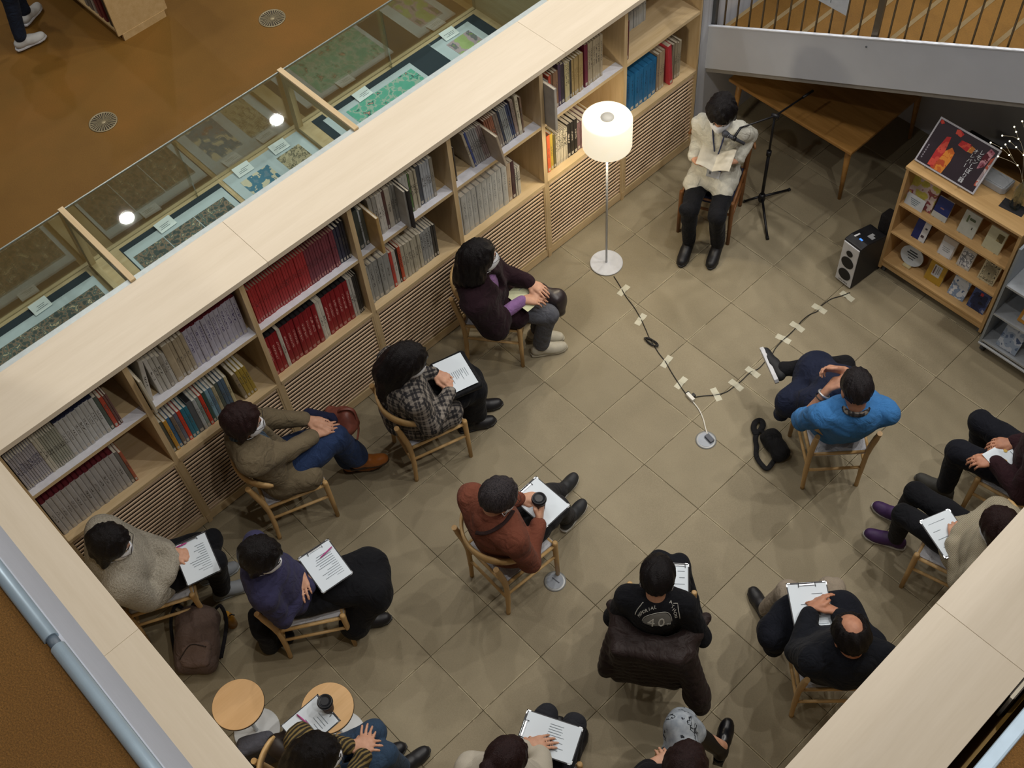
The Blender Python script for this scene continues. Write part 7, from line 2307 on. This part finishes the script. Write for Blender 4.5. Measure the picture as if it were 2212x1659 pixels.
MB().tube([q - O for q in spline([bc_ + ax_u * 0.16 - ax_s * 0.04 + ax_n * 0.03, bc_ + ax_u * 0.215 - ax_s * 0.02 + ax_n * 0.02, bc_ + ax_u * 0.215 + ax_s * 0.02 + ax_n * 0.02, bc_ + ax_u * 0.16 + ax_s * 0.04 + ax_n * 0.03], 5)], 0.009, 8).build('top_handle', cloth('strap_black', '#17161a'), bpk)
MB().tube([q - O for q in spline([bc_ - ax_u * 0.10 + ax_n * 0.105 - ax_s * 0.06, bc_ - ax_u * 0.02 + ax_n * 0.112, bc_ - ax_u * 0.03 + ax_n * 0.105 + ax_s * 0.09], 6)], 0.0035, 6).build('zip', plain('zip_dark', '#3a302c', 0.4, 0.4), bpk)
for sg in (-1, 1):
    MB().tube([q - O for q in spline([bc_ + ax_u * 0.15 + ax_s * sg * 0.07 - ax_n * 0.05, bc_ + ax_u * 0.20 + ax_s * sg * 0.13, bc_ + ax_u * 0.10 + ax_s * sg * 0.165 - ax_n * 0.02, bc_ - ax_u * 0.10 + ax_s * sg * 0.135 - ax_n * 0.04], 6)], 0.011, 8, flat=0.4).build('shoulder_strap', cloth('strap_black', '#17161a'), bpk)
# amber bottle
bt_ = at(503, 1349)
bo = thing('drink_bottle', 'amber drink bottle with a dark strap standing by the backpack', 'bottle', tuple(bt_))
MB().lathe([(0.0, 0.0), (0.028, 0.0), (0.031, 0.004), (0.031, 0.10), (0.027, 0.118), (0.018, 0.128), (0.018, 0.135)], 28).build('vessel', plain('amber_plastic', '#9a6a18', 0.25, var=0.1), bo, True)
MB().lathe([(0.0, 0.135), (0.0195, 0.135), (0.0195, 0.155), (0.016, 0.158), (0.0, 0.158)], 24).build('cap', plain('cap_amber', '#c08a2c', 0.4), bo)
MB().tube([(0.02, 0.01, 0.15), (0.035, 0.02, 0.175), (0.05, 0.03, 0.17)], 0.004, 6).build('strap', m_blk, bo)
# black sling bag on the floor beside the man in blue
S = Shape()
S.cap(at(1660, 945, 0.05), at(1682, 985, 0.045), 0.05, 0.042, 0.03)
S.cap(at(1675, 945, 0.05), at(1690, 975, 0.045), 0.045, 0.042, 0.03)
sb_ = blob('sling_bag', 'black sling bag lying on the tiles by the man in blue', 'bag', S, cloth('bag_black', '#131316', 0.8), 0.009, folds(0.004, 40, 16))
O = np.array(sb_.location)
for pts, r in (([(1655, 938), (1640, 930), (1632, 945), (1634, 965), (1634, 985), (1645, 1003), (1658, 1012), (1672, 995)], 0.016), ([(1634, 940), (1628, 925), (1632, 912), (1643, 908), (1648, 918), (1640, 934)], 0.019)):
    MB().tube([at(px, py, 0.012 if r < 0.018 else 0.02) - O for px, py in []] or [q - O for q in spline([at(px, py, 0.02) for px, py in pts], 5)], r, 8, flat=0.35).build('strap', cloth('bag_black', '#131316', 0.8), sb_)
# black bag on the floor behind the chair of the indigo visitor
S = Shape()
bb = at(585, 1385, 0.0)
S.box(bb + UP * 0.16 - F3('navy') * 0.0, (F3('navy'), L3('navy'), UP), (0.055, 0.10, 0.15), 0.04, 0.03)
S.cap(bb + UP * 0.05 + RIGHT * 0.04, bb + UP * 0.06 + RIGHT * 0.10, 0.05, 0.05, 0.03)
blob('tote_bag', 'black tote bag standing behind the chair of the indigo visitor', 'bag', S, cloth('tote_black', '#121216', 0.85), 0.011, folds(0.006, 28, 17))
# rust leather bag and navy scarf on the lap of the khaki visitor
S = Shape()
cb = at(738, 905, 0.52)
S.cap(cb - RIGHT * 0.03, cb + RIGHT * 0.05 + DOWN * 0.05, 0.05, 0.06, 0.04)
S.cap(cb + UP * 0.03 - RIGHT * 0.05 + UPP * 0.02, cb + UP * 0.05 + RIGHT * 0.03, 0.045, 0.04, 0.04)
lb_ = blob('leather_bag', 'reddish brown leather bag beyond the hands of the khaki visitor', 'bag', S, plain('leather_rust', '#7a4438', 0.45, var=0.15), 0.009, folds(0.006, 36, 18))
O = np.array(lb_.location)
MB().tube([q - O for q in spline([cb + UP * 0.05 - RIGHT * 0.03, cb + UP * 0.11 + RIGHT * 0.02, cb + UP * 0.09 + RIGHT * 0.09, cb + RIGHT * 0.11 + DOWN * 0.06, cb + RIGHT * 0.10 + DOWN * 0.12 - UP * 0.05], 6)], 0.012, 8, flat=0.35).build('handle', plain('leather_rust', '#7a4438', 0.45), lb_)
S = Shape()
S.cap(at(665, 898, 0.60), at(715, 905, 0.58), 0.035, 0.035, 0.03)
blob('folded_scarf', 'dark navy scarf on the lap of the khaki visitor', 'scarf', S, cloth('scarf_navy', '#1b1f38'), 0.009, folds(0.006, 40, 19))
# dark bag on the lap of the maroon visitor
P_, f, l, KL, KR = pk('maroon')
S = Shape()
S.cap(KL - f * 0.06 + UP * 0.075, KL + f * 0.05 + UP * 0.045 - l * 0.04, 0.045, 0.05, 0.04)
S.cap(KL + f * 0.05 + UP * 0.045 - l * 0.02, KL + f * 0.065 - l * 0.05 - UP * 0.04, 0.05, 0.045, 0.04)
blob('lap_bag', 'dark brown bag on the knees of the maroon cardigan visitor', 'bag', S, plain('leather_dark', '#2b2326', 0.4, var=0.15), 0.009, folds(0.004, 40, 20))
# black folder under the sheet of the plaid visitor
P_, f, l, KL, KR = pk('plaid')
S = Shape()
S.box(at(985, 812, 0.618), (unit(vec((984, 752), (1030, 828))), unit(np.cross(UP, vec((984, 752), (1030, 828)))), UP), (0.15, 0.115, 0.022), 0.02, 0.01)
blob('document_bag', 'black document bag under the white sheet of the plaid coat visitor', 'bag', S, cloth('docbag_black', '#121317', 0.7), 0.010, folds(0.003, 30, 21))
# grey tote and brown bag beside the striped sleeve visitor
S = Shape()
g0 = at(578, 1640, 0.0)
S.box(g0 + UP * 0.16, (unit(RIGHT + UPP * 0.3), unit(UPP - RIGHT * 0.3), UP), (0.10, 0.045, 0.15), 0.03, 0.02)
gb_ = blob('canvas_tote', 'grey canvas tote by the striped sleeve visitor', 'bag', S, cloth('canvas_grey', '#55565f', 0.9), 0.011, folds(0.005, 24, 22))
S = Shape()
g1 = at(622, 1612, 0.30)
S.cap(g1 - UPP * 0.02, g1 + UPP * 0.10, 0.055, 0.035, 0.03)
S.cap(g1 - UP * 0.06, g1 + UP * 0.02 - RIGHT * 0.05, 0.07, 0.06, 0.03)
blob('shoulder_bag', 'dark brown shoulder bag by the striped sleeve visitor', 'bag', S, plain('leather_umber', '#2d2420', 0.5, var=0.15), 0.010, folds(0.005, 34, 23))
# worn details
def ring_on(key, side, back, name, mat, r=0.033, w=0.006):
    El, Wr, dd, nn, hd = PEOPLE[key]['arms'][side]
    o = [q for q in bpy.data.objects if q.get('category') == 'person' and abs(q.location.x - PEOPLE[key]['P'][0]) < 1e-4 and abs(q.location.y - PEOPLE[key]['P'][1]) < 1e-4][0]
    e = unit(Wr - El)
    c = Wr - e * back
    a = unit(np.cross(e, UP))
    b = np.cross(e, a)
    pts = [c + (a * math.cos(t) + b * math.sin(t)) * r - np.array(o.location) for t in np.linspace(0, 2 * math.pi, 19)]
    MB().tube(pts, w, 8, caps=False).build(name, mat, o)
    return o, c, a, b
ring_on('navy', 'L', 0.012, 'wrist_watch', plain('watch_silver', '#c0c0c2', 0.3, 0.6), 0.031, 0.0055)
ring_on('blue', 'L', 0.03, 'wrist_watch', plain('watch_silver', '#c0c0c2', 0.3, 0.6), 0.033, 0.0065)
ring_on('blue', 'L', 0.06, 'bracelet', plain('bead_black', '#1b1a1a', 0.4), 0.034, 0.003)
ring_on('khaki', 'L', 0.010, 'bracelet', plain('bead_pearl', '#a58f86', 0.4), 0.031, 0.004)
ring_on('ivory', 'L', 0.008, 'bracelet', plain('bead_red', '#8a2430', 0.4), 0.031, 0.005)
ring_on('bald', 'R', 0.02, 'bracelet', plain('bead_black', '#1b1a1a', 0.4), 0.032, 0.004)
# cross strap of the man in rust brown
bm = [q for q in bpy.data.objects if q.get('label', '').startswith('man in a rust brown')][0]
th_ = bvh([c for c in bm.children if c.name.startswith('hoodie')][0])
pts = [drop(th_, *q, 0.004)[0] for q in ((1030, 1148), (1048, 1150), (1066, 1144), (1082, 1134), (1096, 1120), (1106, 1104))]
pts = [q - np.array(bm.location) for q in pts if q is not None]
if len(pts) > 2:
    MB().tube(spline(pts, 4), 0.017, 8, flat=0.3).build('cross_strap', cloth('strap_brown', '#2a1b1a'), bm)
